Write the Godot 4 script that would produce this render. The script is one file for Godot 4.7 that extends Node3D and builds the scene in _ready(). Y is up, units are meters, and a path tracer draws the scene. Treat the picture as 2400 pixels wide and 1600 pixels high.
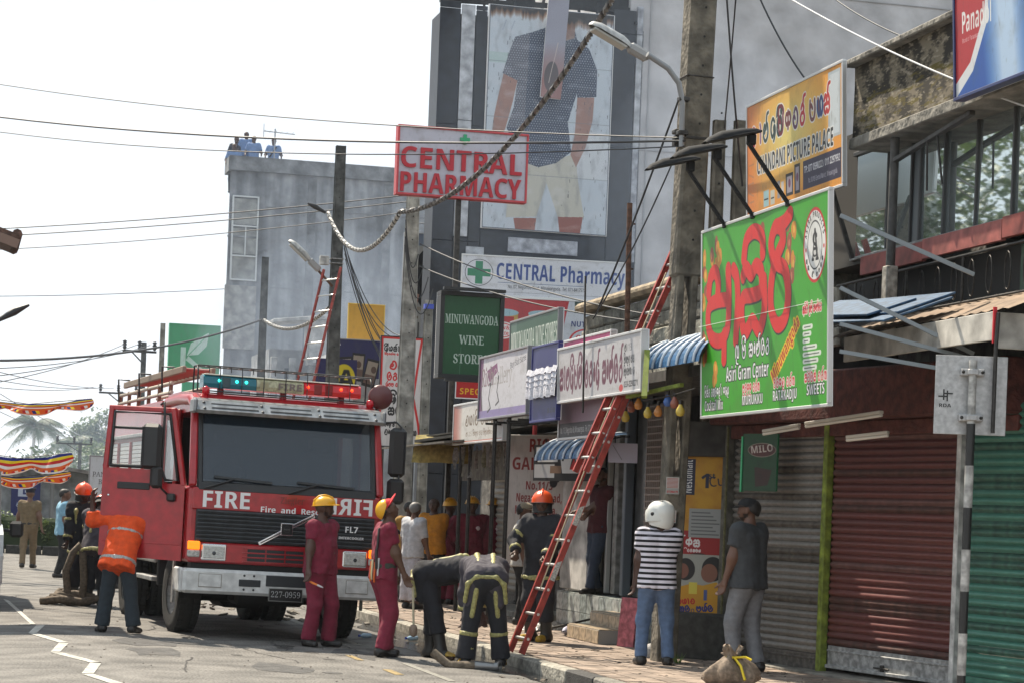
extends Node3D
# ---------- helpers ----------
var MATS := {}
var TAKEN := {}
var TEX := {}
var noise := FastNoiseLite.new()

func V(x, y, z) -> Vector3: return Vector3(x, y, z)

func numbered(n: String) -> String:
	TAKEN[n] = TAKEN.get(n, 0) + 1
	return n if TAKEN[n] == 1 else "%s_%03d" % [n, TAKEN[n] - 1]

func tag(o, label, category, group = "") -> Node3D:
	o.set_meta("label", label); o.set_meta("category", category)
	if group: o.set_meta("group", group)
	return o

func thing(called: String, label: String, category: String, at := Vector3.ZERO, turn := 0.0, group := "") -> Node3D:
	var o := Node3D.new()
	o.name = numbered(called); add_child(o)
	o.position = at; o.rotation.y = turn
	return tag(o, label, category, group)

# mesh builder ------------------------------------------------------------
class G:
	var st := SurfaceTool.new()
	func _init(): st.begin(Mesh.PRIMITIVE_TRIANGLES)
	func tri(a, b, c, sg := -1):
		st.set_smooth_group(sg)
		st.add_vertex(a); st.add_vertex(b); st.add_vertex(c)
	func quad(a, b, c, d, sg := -1):
		tri(a, b, c, sg); tri(a, c, d, sg)
	func otri(a: Vector3, b: Vector3, c: Vector3, ctr: Vector3):
		if (b - a).cross(c - a).dot(a - ctr) > 0.0: tri(a, c, b)
		else: tri(a, b, c)
	func oquad(a, b, c, d, ctr):
		otri(a, b, c, ctr); otri(a, c, d, ctr)
	func box(x: Transform3D, s: Vector3, bv := 0.0) -> G:
		var h := s * 0.5
		var ctr := x.origin
		if bv <= 0.0:
			for ax in 3:
				for sg in [-1.0, 1.0]:
					var p := []
					for k in [[-1, -1], [1, -1], [1, 1], [-1, 1]]:
						var v := Vector3.ZERO
						v[ax] = sg * h[ax]; v[(ax + 1) % 3] = k[0] * h[(ax + 1) % 3]; v[(ax + 2) % 3] = k[1] * h[(ax + 2) % 3]
						p.append(x * v)
					oquad(p[0], p[1], p[2], p[3], ctr)
			return self
		bv = min(bv, min(h.x, min(h.y, h.z)) * 0.9)
		for ax in 3:
			var b1 := (ax + 1) % 3
			var b2 := (ax + 2) % 3
			for sg in [-1.0, 1.0]:
				var p := []
				for k in [[-1, -1], [1, -1], [1, 1], [-1, 1]]:
					var v := Vector3.ZERO
					v[ax] = sg * h[ax]; v[b1] = k[0] * (h[b1] - bv); v[b2] = k[1] * (h[b2] - bv)
					p.append(x * v)
				oquad(p[0], p[1], p[2], p[3], ctr)
				for s2 in [-1.0, 1.0]:
					var q := []
					for e in [[0, -1], [0, 1], [1, 1], [1, -1]]:
						var v := Vector3.ZERO
						v[b2] = e[1] * (h[b2] - bv)
						v[ax] = sg * (h[ax] - (bv if e[0] else 0.0)); v[b1] = s2 * (h[b1] - (0.0 if e[0] else bv))
						q.append(x * v)
					oquad(q[0], q[1], q[2], q[3], ctr)
		for sx in [-1.0, 1.0]:
			for sy in [-1.0, 1.0]:
				for sz in [-1.0, 1.0]:
					otri(x * Vector3(sx * h.x, sy * (h.y - bv), sz * (h.z - bv)), x * Vector3(sx * (h.x - bv), sy * h.y, sz * (h.z - bv)), x * Vector3(sx * (h.x - bv), sy * (h.y - bv), sz * h.z), ctr)
		return self
	func bx(cx, cy, cz, sx, sy, sz, bv := 0.0) -> G:
		return box(Transform3D(Basis(), Vector3(cx, cy, cz)), Vector3(sx, sy, sz), bv)
	func bar(a: Vector3, b: Vector3, w: float, d: float, bv := 0.0, up := Vector3.UP) -> G:
		var y := (b - a).normalized()
		var x := y.cross(up)
		if x.length() < 0.01: x = y.cross(Vector3.RIGHT)
		x = x.normalized()
		return box(Transform3D(Basis(x, y, x.cross(y)), (a + b) * 0.5), Vector3(w, (b - a).length(), d), bv)
	func tube(pts: Array, r, n := 8, cap := true) -> G:
		var rings := []
		var up := Vector3.UP
		for i in pts.size():
			var d: Vector3 = (pts[min(i + 1, pts.size() - 1)] - pts[max(i - 1, 0)]).normalized()
			if i == 0 and absf(d.dot(up)) > 0.95: up = Vector3.RIGHT
			var x := (up - d * d.dot(up)).normalized()
			up = x
			var y := d.cross(x)
			var rr: float = r[i] if r is Array else r
			var ring := []
			for k in n:
				var a := TAU * k / n
				ring.append(pts[i] + (x * cos(a) + y * sin(a)) * rr)
			rings.append(ring)
		for i in pts.size() - 1:
			for k in n:
				var k2 := (k + 1) % n
				quad(rings[i][k], rings[i + 1][k], rings[i + 1][k2], rings[i][k2], 1 if n > 4 else -1)
		if cap:
			for k in range(1, n - 1):
				tri(rings[0][0], rings[0][k], rings[0][k + 1])
				var e = rings[-1]
				tri(e[0], e[k + 1], e[k])
		return self
	func lathe(prof: Array, n := 16, x := Transform3D(), squash := Vector3.ONE) -> G:
		for i in prof.size() - 1:
			for k in n:
				var q := []
				for e in [[i, k], [i + 1, k], [i + 1, k + 1], [i, k + 1]]:
					var a: float = TAU * e[1] / n
					q.append(x * (Vector3(cos(a) * prof[e[0]][0], prof[e[0]][1], sin(a) * prof[e[0]][0]) * squash))
				if prof[i][0] < 1e-5: tri(q[0], q[1], q[2], 1)
				elif prof[i + 1][0] < 1e-5: tri(q[0], q[1], q[3], 1)
				else: quad(q[0], q[1], q[2], q[3], 1)
		return self
	func extr(poly: PackedVector2Array, d: float, x := Transform3D()) -> G:
		if Geometry2D.is_polygon_clockwise(poly): poly.reverse()
		var t := Geometry2D.triangulate_polygon(poly)
		var f := func(i, z): return x * Vector3(poly[i].x, poly[i].y, z)
		for i in range(0, t.size(), 3):
			var a := poly[t[i]]; var b := poly[t[i + 1]]; var c := poly[t[i + 2]]
			var ccw := (b - a).cross(c - a) > 0.0
			var o := [t[i], t[i + 2], t[i + 1]] if ccw else [t[i], t[i + 1], t[i + 2]]
			tri(f.call(o[0], d * 0.5), f.call(o[1], d * 0.5), f.call(o[2], d * 0.5))
			tri(f.call(o[0], -d * 0.5), f.call(o[2], -d * 0.5), f.call(o[1], -d * 0.5))
		for i in poly.size():
			var j := (i + 1) % poly.size()
			quad(f.call(i, -d * 0.5), f.call(i, d * 0.5), f.call(j, d * 0.5), f.call(j, -d * 0.5))
		return self
	func done() -> ArrayMesh:
		st.generate_normals()
		return st.commit()

func obj(called: String, g, m: Material, parent: Node = null) -> MeshInstance3D:
	var o := MeshInstance3D.new()
	o.mesh = g.done() if g is G else g
	o.material_override = m
	if parent == null or parent == self:
		o.name = numbered(called); add_child(o)
	else:
		o.name = called; parent.add_child(o, true)
	return o

func struct(called: String, g, m: Material) -> MeshInstance3D:
	var o := obj(called, g, m)
	o.set_meta("kind", "structure")
	return o

func put(called, mesh, m, parent, at: Vector3, b := Basis()) -> MeshInstance3D:
	var o := obj(called, mesh, m, parent)
	o.transform = Transform3D(b, at)
	return o

# shared textures (neutral, multiplied by each material's own colour) ------------
func ntex(key: String, freq: float, lo: float, hi: float, oct := 4, normal := false, strength := 4.0, sz := 256, typ := FastNoiseLite.TYPE_SIMPLEX_SMOOTH) -> NoiseTexture2D:
	if TEX.has(key): return TEX[key]
	var n := FastNoiseLite.new()
	n.noise_type = typ; n.frequency = freq; n.fractal_octaves = oct; n.seed = key.hash() % 1000
	var t := NoiseTexture2D.new()
	t.width = sz; t.height = sz; t.seamless = true; t.noise = n
	if normal: t.as_normal_map = true; t.bump_strength = strength
	else:
		var g := Gradient.new()
		g.set_color(0, Color(lo, lo, lo)); g.set_color(1, Color(hi, hi, hi))
		t.color_ramp = g
	TEX[key] = t
	return t

func tx(kind: String) -> Texture2D:
	match kind:
		"mottle": return ntex("mottle", 0.012, 0.62, 1.0, 5)
		"stain": return ntex("stain", 0.02, 0.58, 1.0, 5)
		"grain": return ntex("grain", 0.15, 0.55, 1.0, 3)
		"cloth": return ntex("cloth", 0.03, 0.8, 1.0, 4)
		"bump": return ntex("bump", 0.06, 0, 1, 4, true, 3.0)
		"fine": return ntex("fine", 0.25, 0, 1, 3, true, 5.0)
		"dent": return ntex("dent", 0.012, 0, 1, 3, true, 2.0)
		"streak": 
			if not TEX.has("streak"):
				var im := Image.create(256, 256, false, Image.FORMAT_RGB8)
				var n := FastNoiseLite.new(); n.seed = 5; n.frequency = 0.03; n.fractal_octaves = 4
				for y in 256:
					for x in 256:
						var a := TAU * x / 256.0
						var v := 0.78 + 0.3 * n.get_noise_3d(cos(a) * 60.0, sin(a) * 60.0, 8.0 * sin(TAU * y / 256.0)) + 0.28 * n.get_noise_3d(cos(a) * 41.0 + 99.0, sin(a) * 41.0, 41.0 * sin(TAU * y / 256.0))
						v = clampf(v, 0.3, 1.0)
						im.set_pixel(x, y, Color(v, v, v))
				TEX["streak"] = ImageTexture.create_from_image(im)
			return TEX["streak"]
	return null

func mat(key: String, col := Color.GRAY, rough := 0.75, metal := 0.0, tex := "", scale := 1.0, nrm := "", ns := 1.0, world := false) -> StandardMaterial3D:
	if MATS.has(key): return MATS[key]
	var m := StandardMaterial3D.new()
	m.albedo_color = col.linear_to_srgb()
	m.roughness = rough; m.metallic = metal
	if tex or nrm:
		m.uv1_triplanar = true; m.uv1_world_triplanar = world
		m.uv1_scale = Vector3(scale, scale, scale)
	if tex: m.albedo_texture = tx(tex)
	if nrm:
		m.normal_enabled = true; m.normal_texture = tx(nrm); m.normal_scale = ns
	MATS[key] = m
	return m

func C(r: float, g: float, b: float) -> Color: return Color(r, g, b)
# ---------- printing: lettering, pictures and posters drawn into images ----------
class Pic:
	var im: Image
	var w: int
	var h: int
	static var fonts := {}
	func _init(ww: int, hh: int, bg: Color):
		w = ww; h = hh
		im = Image.create(w, h, false, Image.FORMAT_RGB8)
		im.fill(bg)
	func dot(x: int, y: int, c: Color, a: float):
		if x < 0 or y < 0 or x >= w or y >= h or a <= 0.003: return
		im.set_pixel(x, y, im.get_pixel(x, y).lerp(c, minf(a, 1.0)))
	func rect(x, y, ww, hh, c: Color): im.fill_rect(Rect2i(int(x), int(y), int(ww), int(hh)), c)
	func frame(t, c: Color):
		rect(0, 0, w, t, c); rect(0, h - t, w, t, c); rect(0, 0, t, h, c); rect(w - t, 0, t, h, c)
	func oval(cx, cy, rx, ry, c: Color, ring := 0.0, al := 1.0):
		for y in range(max(0, int(cy - ry - 1)), min(h, int(cy + ry + 2))):
			for x in range(max(0, int(cx - rx - 1)), min(w, int(cx + rx + 2))):
				var d := Vector2((x + 0.5 - cx) / rx, (y + 0.5 - cy) / ry).length()
				var a := clampf((1.0 - d) * minf(rx, ry) + 0.5, 0, 1)
				if ring > 0.0: a *= clampf((d - 1.0) * minf(rx, ry) + ring + 0.5, 0, 1)
				dot(x, y, c, a * al)
	func poly(p: Array, c: Color, al := 1.0):
		var pp := PackedVector2Array(p)
		var r := Rect2(pp[0], Vector2.ZERO)
		for q in pp: r = r.expand(q)
		for y in range(max(0, int(r.position.y)), min(h, int(r.end.y) + 1)):
			var xs := []
			for i in pp.size():
				var a := pp[i]; var b := pp[(i + 1) % pp.size()]
				if (a.y <= y + 0.5) != (b.y <= y + 0.5): xs.append(a.x + (y + 0.5 - a.y) / (b.y - a.y) * (b.x - a.x))
			xs.sort()
			for k in range(0, xs.size() - 1, 2):
				for x in range(max(0, int(xs[k])), min(w, int(xs[k + 1]) + 1)):
					dot(x, y, c, clampf(minf(x + 1 - xs[k], xs[k + 1] - x), 0, 1) * al)
	func line(pts: Array, t: float, c: Color):
		for i in pts.size() - 1:
			var a: Vector2 = pts[i]; var b: Vector2 = pts[i + 1]
			var ab := b - a
			var l2 := maxf(ab.length_squared(), 1e-4)
			for y in range(max(0, int(min(a.y, b.y) - t)), min(h, int(max(a.y, b.y) + t) + 2)):
				for x in range(max(0, int(min(a.x, b.x) - t)), min(w, int(max(a.x, b.x) + t) + 2)):
					var p := Vector2(x + 0.5, y + 0.5)
					var d := (p - a - ab * clampf((p - a).dot(ab) / l2, 0, 1)).length()
					dot(x, y, c, clampf(t * 0.5 - d + 0.5, 0, 1))
	func font(f: String) -> Font:
		if not fonts.has(f):
			var s := SystemFont.new()
			s.font_names = PackedStringArray(["Droid Serif" if f[0] == "s" else "Droid Sans"])
			s.font_weight = 700 if f[-1] == "b" else 400
			fonts[f] = s
		return fonts[f]
	# text with cap height hh at (x, y = baseline); ww > 0 fits the width; turn tilts the line; fat grows the strokes
	func text(s: String, x: float, y: float, hh: float, c: Color, f := "nb", ww := 0.0, turn := 0.0, fat := 0.0, mirror := false):
		var ts := TextServerManager.get_primary_interface()
		var rid: RID = font(f).get_rids()[0]
		var sz := Vector2i(64, 0)
		var adv := 0.0
		var gl := []
		for ch in s:
			var gi := ts.font_get_glyph_index(rid, 64, ch.unicode_at(0), 0)
			ts.font_render_glyph(rid, sz, gi)
			gl.append([gi, adv])
			adv += ts.font_get_glyph_advance(rid, 64, gi).x
		var sy := hh / 46.0
		var sx := (ww / adv) if ww > 0.0 else sy
		var ca := cos(turn); var sa := sin(turn)
		for g in gl:
			var gs: Vector2 = ts.font_get_glyph_size(rid, sz, g[0])
			if gs.x < 1: continue
			var uv: Rect2 = ts.font_get_glyph_uv_rect(rid, sz, g[0])
			var at: Image = ts.font_get_texture_image(rid, sz, ts.font_get_glyph_texture_idx(rid, sz, g[0]))
			var off: Vector2 = ts.font_get_glyph_offset(rid, sz, g[0])
			var gx: float = g[1] + off.x
			var r := Rect2(Vector2(x, y), Vector2.ZERO)
			var first := true
			for k in [Vector2(-1, -1), Vector2(gs.x + 1, -1), Vector2(-1, gs.y + 1), gs + Vector2.ONE]:
				var lx: float = (gx + k.x) * sx
				if mirror: lx = adv * sx - lx
				var ly: float = (off.y + k.y) * sy
				var p := Vector2(x + lx * ca - ly * sa, y + lx * sa + ly * ca)
				if first: r = Rect2(p, Vector2.ZERO); first = false
				else: r = r.expand(p)
			for py in range(max(0, int(r.position.y - fat)), min(h, int(r.end.y + fat) + 1)):
				for px in range(max(0, int(r.position.x - fat)), min(w, int(r.end.x + fat) + 1)):
					var a := 0.0
					var offs := [Vector2.ZERO] if fat <= 0.0 else [Vector2.ZERO, Vector2(fat, 0), Vector2(-fat, 0), Vector2(0, fat), Vector2(0, -fat), Vector2(fat, fat) * 0.7, Vector2(-fat, fat) * 0.7, Vector2(fat, -fat) * 0.7, Vector2(-fat, -fat) * 0.7]
					for o in offs:
						var dx: float = px + 0.5 + o.x - x; var dy: float = py + 0.5 + o.y - y
						var lx := dx * ca + dy * sa
						if mirror: lx = adv * sx - lx
						var u := lx / sx - gx
						var v := (-dx * sa + dy * ca) / sy - off.y
						# box filter over the footprint of one pixel
						var ss := 0.0
						for q in [[-0.25, -0.25], [0.25, -0.25], [-0.25, 0.25], [0.25, 0.25]]:
							var ix := int(floor(u + q[0] / sx)); var iy := int(floor(v + q[1] / sy))
							if ix >= 0 and iy >= 0 and ix < int(gs.x) and iy < int(gs.y):
								ss += at.get_pixel(int(uv.position.x) + ix, int(uv.position.y) + iy).a
						a = maxf(a, ss * 0.25)
					dot(px, py, c, a)
	# round Sinhala letters as strokes ------------------------------------------
	const SI := {
		"t": [[.72, .3, .5, .06, .2, .22, .12, .6, .32, .95, .68, .95, .88, .65, .76, .42, .5, .44, .48, .68]],
		"n": [[.1, .45, .26, .25, .4, .42, .28, .6, .12, .5, .1, .75, .3, .97, .6, .95, .85, .7, .8, .3, .6, .2, .55, .45]],
		"s": [[.12, .4, .3, .2, .46, .36, .48, .5, .52, .34, .7, .2, .88, .4, .84, .56, .5, .58, .16, .62, .14, .84, .34, .97, .5, .82, .66, .97, .88, .84, .88, .62]],
		"k": [[.5, .12, .5, .9], [.5, .3, .24, .22, .1, .5, .28, .72, .5, .6, .72, .72, .9, .5, .76, .22, .5, .3]],
		"r": [[.3, .3, .5, .12, .72, .28, .62, .48, .38, .5, .18, .7, .3, .95, .6, .97, .82, .75, .7, .5]],
		"p": [[.15, .15, .12, .6, .3, .95, .68, .95, .88, .6, .84, .15], [.12, .5, .3, .34, .5, .5]],
		"m": [[.2, .2, .12, .65, .34, .97, .66, .95, .88, .65, .78, .25, .58, .3, .56, .52, .4, .48, .24, .3]],
		"g": [[.14, .9, .12, .45, .34, .18, .54, .45, .52, .9], [.52, .5, .7, .2, .9, .45, .84, .9, .62, .9]],
		"y": [[.16, .25, .12, .6, .3, .92, .5, .7, .5, .4, .62, .2, .84, .35, .86, .75, .66, .95, .48, .8]],
		"v": [[.3, .32, .5, .15, .76, .28, .88, .6, .7, .95, .34, .95, .14, .65, .28, .46, .46, .6]],
		"d": [[.74, .3, .48, .14, .2, .35, .14, .7, .36, .96, .62, .8, .6, .55, .78, .5, .86, .75, .76, .97, .6, 1.15]],
		"l": [[.12, .3, .12, .7, .34, .95, .54, .7, .5, .4, .7, .18, .9, .42, .84, .8, .64, .95, .58, .72]],
		"j": [[.2, .55, .36, .4, .5, .55, .36, .72, .2, .6, .14, .85, .4, .98, .7, .95, .9, .6, .76, .22, .5, .15, .42, .28]],
		"a": [[.14, .3, .34, .18, .44, .4, .26, .5], [.14, .52, .12, .8, .34, .97, .52, .82, .52, .3, .68, .18, .82, .3, .84, .9, .84, 1.2]],
		"A": [[.3, .12, .5, .25, .56, .55, .52, .95]],
		"i": [[.05, .1, .2, -.22, .6, -.26, .9, -.08, .92, .12]],
		"I": [[.05, .1, .2, -.24, .6, -.28, .92, -.1, .8, .06, .72, -.08]],
		"u": [[.3, 1.0, .36, 1.25, .7, 1.3]],
		"e": [[.6, .55, .4, .42, .3, .62, .5, .8, .72, .66, .7, .35, .5, .2]],
		"h": [[.6, .1, .7, -.2, .95, -.26]]}
	static func curve(a: Array) -> Array:
		var p := []
		for i in range(0, a.size(), 2): p.append(Vector2(a[i], a[i + 1]))
		if p.size() < 3: return p
		var out := []
		for i in p.size() - 1:
			for k in 5:
				out.append((p[i] as Vector2).cubic_interpolate(p[i + 1], p[max(i - 1, 0)], p[min(i + 2, p.size() - 1)], k / 5.0))
		out.append(p[-1])
		return out
	# marks i I u h sit on the letter before them; A and e stand by themselves, narrow
	func sinhala(s: String, x: float, y: float, hh: float, c: Color, t: float, wx := 0.8, turn := 0.0):
		var cx := 0.0
		var lw := 1.0
		for ch in s:
			if ch == " ": cx += 0.5; continue
			if not SI.has(ch):
				text(ch, x + cx * hh * wx, y, hh * .9, c, "n", hh * .55, turn); cx += .75 / wx; continue
			var mark: bool = ch in "iIuh"
			if not mark: lw = 0.5 if ch in "Ae" else 1.0
			var ox := (cx - lw - 0.1) if mark else cx
			for stroke in SI[ch]:
				var pts := []
				for q in curve(stroke):
					var lx: float = (ox + q.x * lw) * hh * wx
					var ly: float = (q.y - 1.0) * hh
					pts.append(Vector2(x + lx * cos(turn) - ly * sin(turn), y + lx * sin(turn) + ly * cos(turn)))
				line(pts, t, c)
			if not mark: cx += lw + 0.1
	func flip_x(): im.flip_x()
	func noise(amount: float, seed_: int, fx := 0.02, fy := 0.02, thr := 0.0, c := Color.BLACK):
		var n := FastNoiseLite.new(); n.seed = seed_; n.frequency = 1.0; n.fractal_octaves = 4
		for y in h:
			for x in w:
				var v := n.get_noise_2d(x * fx, y * fy) - thr
				if v > 0.0: dot(x, y, c, v * amount)

func sign_mat(p: Pic, rough := 0.45, sheen := 0.0) -> StandardMaterial3D:
	var m := StandardMaterial3D.new()
	m.albedo_texture = ImageTexture.create_from_image(p.im)
	m.albedo_color = Color(.86, .86, .86)
	m.roughness = rough
	m.texture_repeat = false
	if sheen > 0.0: m.clearcoat_enabled = true; m.clearcoat = sheen; m.clearcoat_roughness = 0.25
	return m

# flat printed face of w x h metres, centre at origin, facing +z; bow bends it a little out of plane
func face(w: float, h: float, nx := 1, ny := 1, bow := 0.0, wav := 0.0) -> ArrayMesh:
	var st := SurfaceTool.new()
	st.begin(Mesh.PRIMITIVE_TRIANGLES)
	st.set_smooth_group(1)
	var pt := func(i, j):
		var u: float = float(i) / nx; var v: float = float(j) / ny
		var z := bow * sin(PI * u) * sin(PI * v) + wav * noise.get_noise_2d(u * w * 60.0 + w * 31.0, v * h * 60.0)
		st.set_uv(Vector2(u, 1.0 - v)); st.add_vertex(Vector3((u - 0.5) * w, (v - 0.5) * h, z))
	for i in nx:
		for j in ny:
			for e in [[0, 0], [0, 1], [1, 1], [0, 0], [1, 1], [1, 0]]: pt.call(i + e[0], j + e[1])
	st.generate_normals()
	return st.commit()
# ---------- scene ----------
func _ready():
	# camera
	var cam := Camera3D.new()
	cam.name = "camera"
	var near := 0.1
	cam.set_frustum(near * 1600.0 / 5200.0, Vector2(0, near * 404.0 / 5200.0), near, 900.0)
	cam.transform = Transform3D(Basis(Vector3.UP, deg_to_rad(-14.2)) * Basis(Vector3.BACK, deg_to_rad(2.2)), V(0, 1.62, 0))
	add_child(cam)
	# sky and air
	var we := WorldEnvironment.new()
	we.name = "environment"
	var env := Environment.new()
	env.background_mode = Environment.BG_SKY
	var sm := ProceduralSkyMaterial.new()
	sm.sky_top_color = Color(0.80, 0.855, 0.90); sm.sky_horizon_color = Color(0.945, 0.95, 0.955); sm.sky_curve = 0.16
	sm.ground_bottom_color = Color(0.35, 0.34, 0.32); sm.ground_horizon_color = Color(0.8, 0.8, 0.8)
	sm.sun_angle_max = 0.0
	var sky := Sky.new()
	sky.sky_material = sm
	env.sky = sky
	env.background_energy_multiplier = 0.8
	env.tonemap_mode = Environment.TONE_MAPPER_LINEAR
	env.tonemap_exposure = 1.85
	env.fog_enabled = true
	env.fog_density = 0.0002
	env.fog_light_color = Color(0.93, 0.96, 0.98)
	env.volumetric_fog_enabled = true; env.volumetric_fog_density = 0.0
	env.sdfgi_enabled = true; env.ssao_enabled = true; env.ssil_enabled = true
	we.environment = env
	add_child(we)
	# sun: high, far down the street and a little to the left
	var sun := DirectionalLight3D.new()
	sun.name = "sun"
	sun.light_energy = 1.6
	sun.light_color = Color(1.0, 0.95, 0.87)
	sun.light_angular_distance = 0.6
	sun.shadow_enabled = true
	add_child(sun)
	sun.look_at_from_position(Vector3.ZERO, V(0.218, -0.809, 0.547))
	noise.seed = 11; noise.frequency = 0.02; noise.fractal_octaves = 3
	build_ground()
	build_right_block()
	build_tower()
	build_signs()
	build_background()
	build_poles()
	build_truck()
	build_vehicles()
	build_people()
	build_details()

func road_y(x: float) -> float:
	if x >= 6.2: return 0.04 + 0.012 * (x - 6.2)
	return -0.02 * absf(x - 1.2)

func build_ground():
	var asphalt := mat("asphalt", C(.20, .187, .17), 0.85, 0, "mottle", 0.35, "fine", 0.6, true)
	var g := G.new()
	g.quad(V(-300, -0.5, 60), V(-300, -0.5, -500), V(300, -0.5, -500), V(300, -0.5, 60))
	struct("ground", g, mat("earth", C(.2, .18, .14), 0.95, 0, "mottle", 0.1, "bump", 1, true))
	g = G.new()
	var xs := [-7.0, -4.0, -1.0, 1.2, 2.4, 3.6, 4.8, 6.2]
	var zz := 12.0
	while zz > -64.0:
		var z2: float = zz - 4.0
		for i in xs.size() - 1:
			var a: float = xs[i]; var b: float = xs[i + 1]
			g.quad(V(a, road_y(a), zz), V(a, road_y(a), z2), V(b, -0.02 * absf(b - 1.2), z2), V(b, -0.02 * absf(b - 1.2), zz), 1)
		zz = z2
	struct("road", g, asphalt)
	# the road goes on to the left behind the hedge bend
	g = G.new()
	g.quad(V(-60, -0.06, -52), V(-60, -0.06, -64), V(-6.9, -0.06, -64), V(-6.9, -0.06, -52))
	struct("side_road", g, asphalt)
	# zigzag line
	var paint := mat("road_paint", C(.62, .60, .54), 0.8, 0, "stain", 1.6, "", 1, true)
	g = G.new()
	for p in [[[0.84, -35.33], [0.91, -34.92], [1.09, -28.55], [1.03, -28.52]], [[1.09, -28.34], [1.20, -28.39], [1.04, -26.80], [0.94, -26.76]],
			[[0.94, -26.68], [1.04, -26.72], [1.33, -25.17], [1.22, -25.05]], [[1.21, -24.98], [1.32, -25.01], [1.16, -23.58], [1.06, -23.55]],
			[[1.06, -23.47], [1.17, -23.50], [1.49, -22.25], [1.39, -22.16]], [[1.38, -22.12], [1.49, -22.12], [1.33, -20.74], [1.22, -20.72]],
			[[1.22, -20.64], [1.33, -20.70], [1.64, -19.3], [1.53, -19.2]], [[1.53, -19.12], [1.64, -19.16], [1.48, -17.8], [1.37, -17.75]],
			[[1.37, -17.7], [1.48, -17.74], [1.8, -16.4], [1.69, -16.3]], [[0.87, -28.60], [1.03, -28.67], [1.06, -28.53], [0.90, -28.47]]]:
		var q := []
		for k in p: q.append(V(k[0], road_y(k[0]) + 0.006, k[1]))
		g.quad(q[0], q[1], q[2], q[3], 1)
	var zl := struct("road_marking", g, paint)
	# worn edge lines near the kerb
	g = G.new()
	for s in [[4.86, -14.0, -21.2, .09], [4.88, -21.6, -24.0, .08], [4.9, -27.0, -33.0, .1]]:
		g.quad(V(s[0], road_y(s[0]) + .005, s[1]), V(s[0], road_y(s[0]) + .005, s[2]), V(s[0] + s[3], road_y(s[0] + s[3]) + .005, s[2]), V(s[0] + s[3], road_y(s[0] + s[3]) + .005, s[1]))
	struct("road_marking", g, mat("worn_paint", C(.36, .345, .30), 0.85, 0, "stain", 2.5, "", 1, true))
	g = G.new()
	for s in [[4.45, -22.2, -22.9, .1], [4.42, -24.2, -25.0, .08], [4.5, -20.2, -20.6, .1]]:
		g.quad(V(s[0], road_y(s[0]) + .005, s[1]), V(s[0], road_y(s[0]) + .005, s[2]), V(s[0] + s[3], road_y(s[0] + s[3]) + .005, s[2]), V(s[0] + s[3], road_y(s[0] + s[3]) + .005, s[1]))
	struct("road_marking", g, mat("yellow_paint", C(.42, .30, .12), 0.85, 0, "stain", 2.5, "", 1, true))
	# repaired patches and cracks in the asphalt
	g = G.new()
	var rng := RandomNumberGenerator.new(); rng.seed = 4
	for i in 5:
		var pc := Vector2(rng.randf_range(1.6, 4.6), rng.randf_range(-17, -27))
		var ring := []
		for k in 9:
			var a := TAU * k / 9
			ring.append(pc + Vector2(cos(a) * rng.randf_range(.15, .4), sin(a) * rng.randf_range(.4, 1.1)))
		for k in 9:
			var a: Vector2 = ring[k]; var b: Vector2 = ring[(k + 1) % 9]
			g.tri(V(pc.x, road_y(pc.x) + .003, pc.y), V(a.x, road_y(a.x) + .003, a.y), V(b.x, road_y(b.x) + .003, b.y))
	struct("road_patch", g, mat("patch", C(.125, .12, .115), 0.9, 0, "mottle", 1.5, "fine", .8, true))
	# cracks and oil drips
	g = G.new()
	for i in 9:
		var q := Vector2(rng.randf_range(1.3, 5.4), rng.randf_range(-16, -30))
		var dr := Vector2(rng.randf_range(-.3, .3), -1.0)
		for k in 9:
			var q2 := q + dr * rng.randf_range(.12, .3) + Vector2(rng.randf_range(-.07, .07), 0)
			var wd := rng.randf_range(.006, .014)
			g.quad(V(q.x - wd, road_y(q.x) + .0045, q.y), V(q2.x - wd, road_y(q2.x) + .0045, q2.y), V(q2.x + wd, road_y(q2.x) + .0045, q2.y), V(q.x + wd, road_y(q.x) + .0045, q.y))
			q = q2
	struct("road_crack", g, mat("crack", C(.045, .042, .04), .95))
	g = G.new()
	for i in 26:
		var q := Vector2(rng.randf_range(2.2, 5.2), rng.randf_range(-18, -31)); var rr := rng.randf_range(.03, .14)
		for k in 8: g.tri(V(q.x, road_y(q.x) + .0038, q.y), V(q.x + cos(TAU * k / 8) * rr, road_y(q.x + cos(TAU * k / 8) * rr) + .0038, q.y + sin(TAU * k / 8) * rr * 1.4), V(q.x + cos(TAU * (k + 1) / 8) * rr, road_y(q.x + cos(TAU * (k + 1) / 8) * rr) + .0038, q.y + sin(TAU * (k + 1) / 8) * rr * 1.4))
	struct("oil_stain", g, mat("oil", C(.07, .066, .06), .6, 0, "stain", 3.0, "", 1, true))
	# water running in the gutter
	g = G.new()
	var last := []
	for i in 60:
		var z := -16.0 - i * 0.3
		var wv := 0.42 + 0.3 * noise.get_noise_1d(z * 22.0) + (0.25 if z < -24.0 and z > -28.5 else 0.0)
		var cur := [V(6.19, road_y(6.18) + .006, z), V(6.19 - maxf(wv, .08), road_y(6.19 - maxf(wv, .08)) + .006, z)]
		if last: g.quad(last[1], cur[1], cur[0], last[0], 1)
		last = cur
	struct("gutter_water", g, mat("wet", C(.045, .045, .045), 0.08, 0, "mottle", 2.0, "bump", 0.35, true))
	# kerb of separate painted stones
	var stone := G.new().bx(0, 0, 0, .17, .3, .985, .02).done()
	var kerb := Node3D.new()
	kerb.name = "kerb"; kerb.set_meta("kind", "structure"); add_child(kerb)
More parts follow.
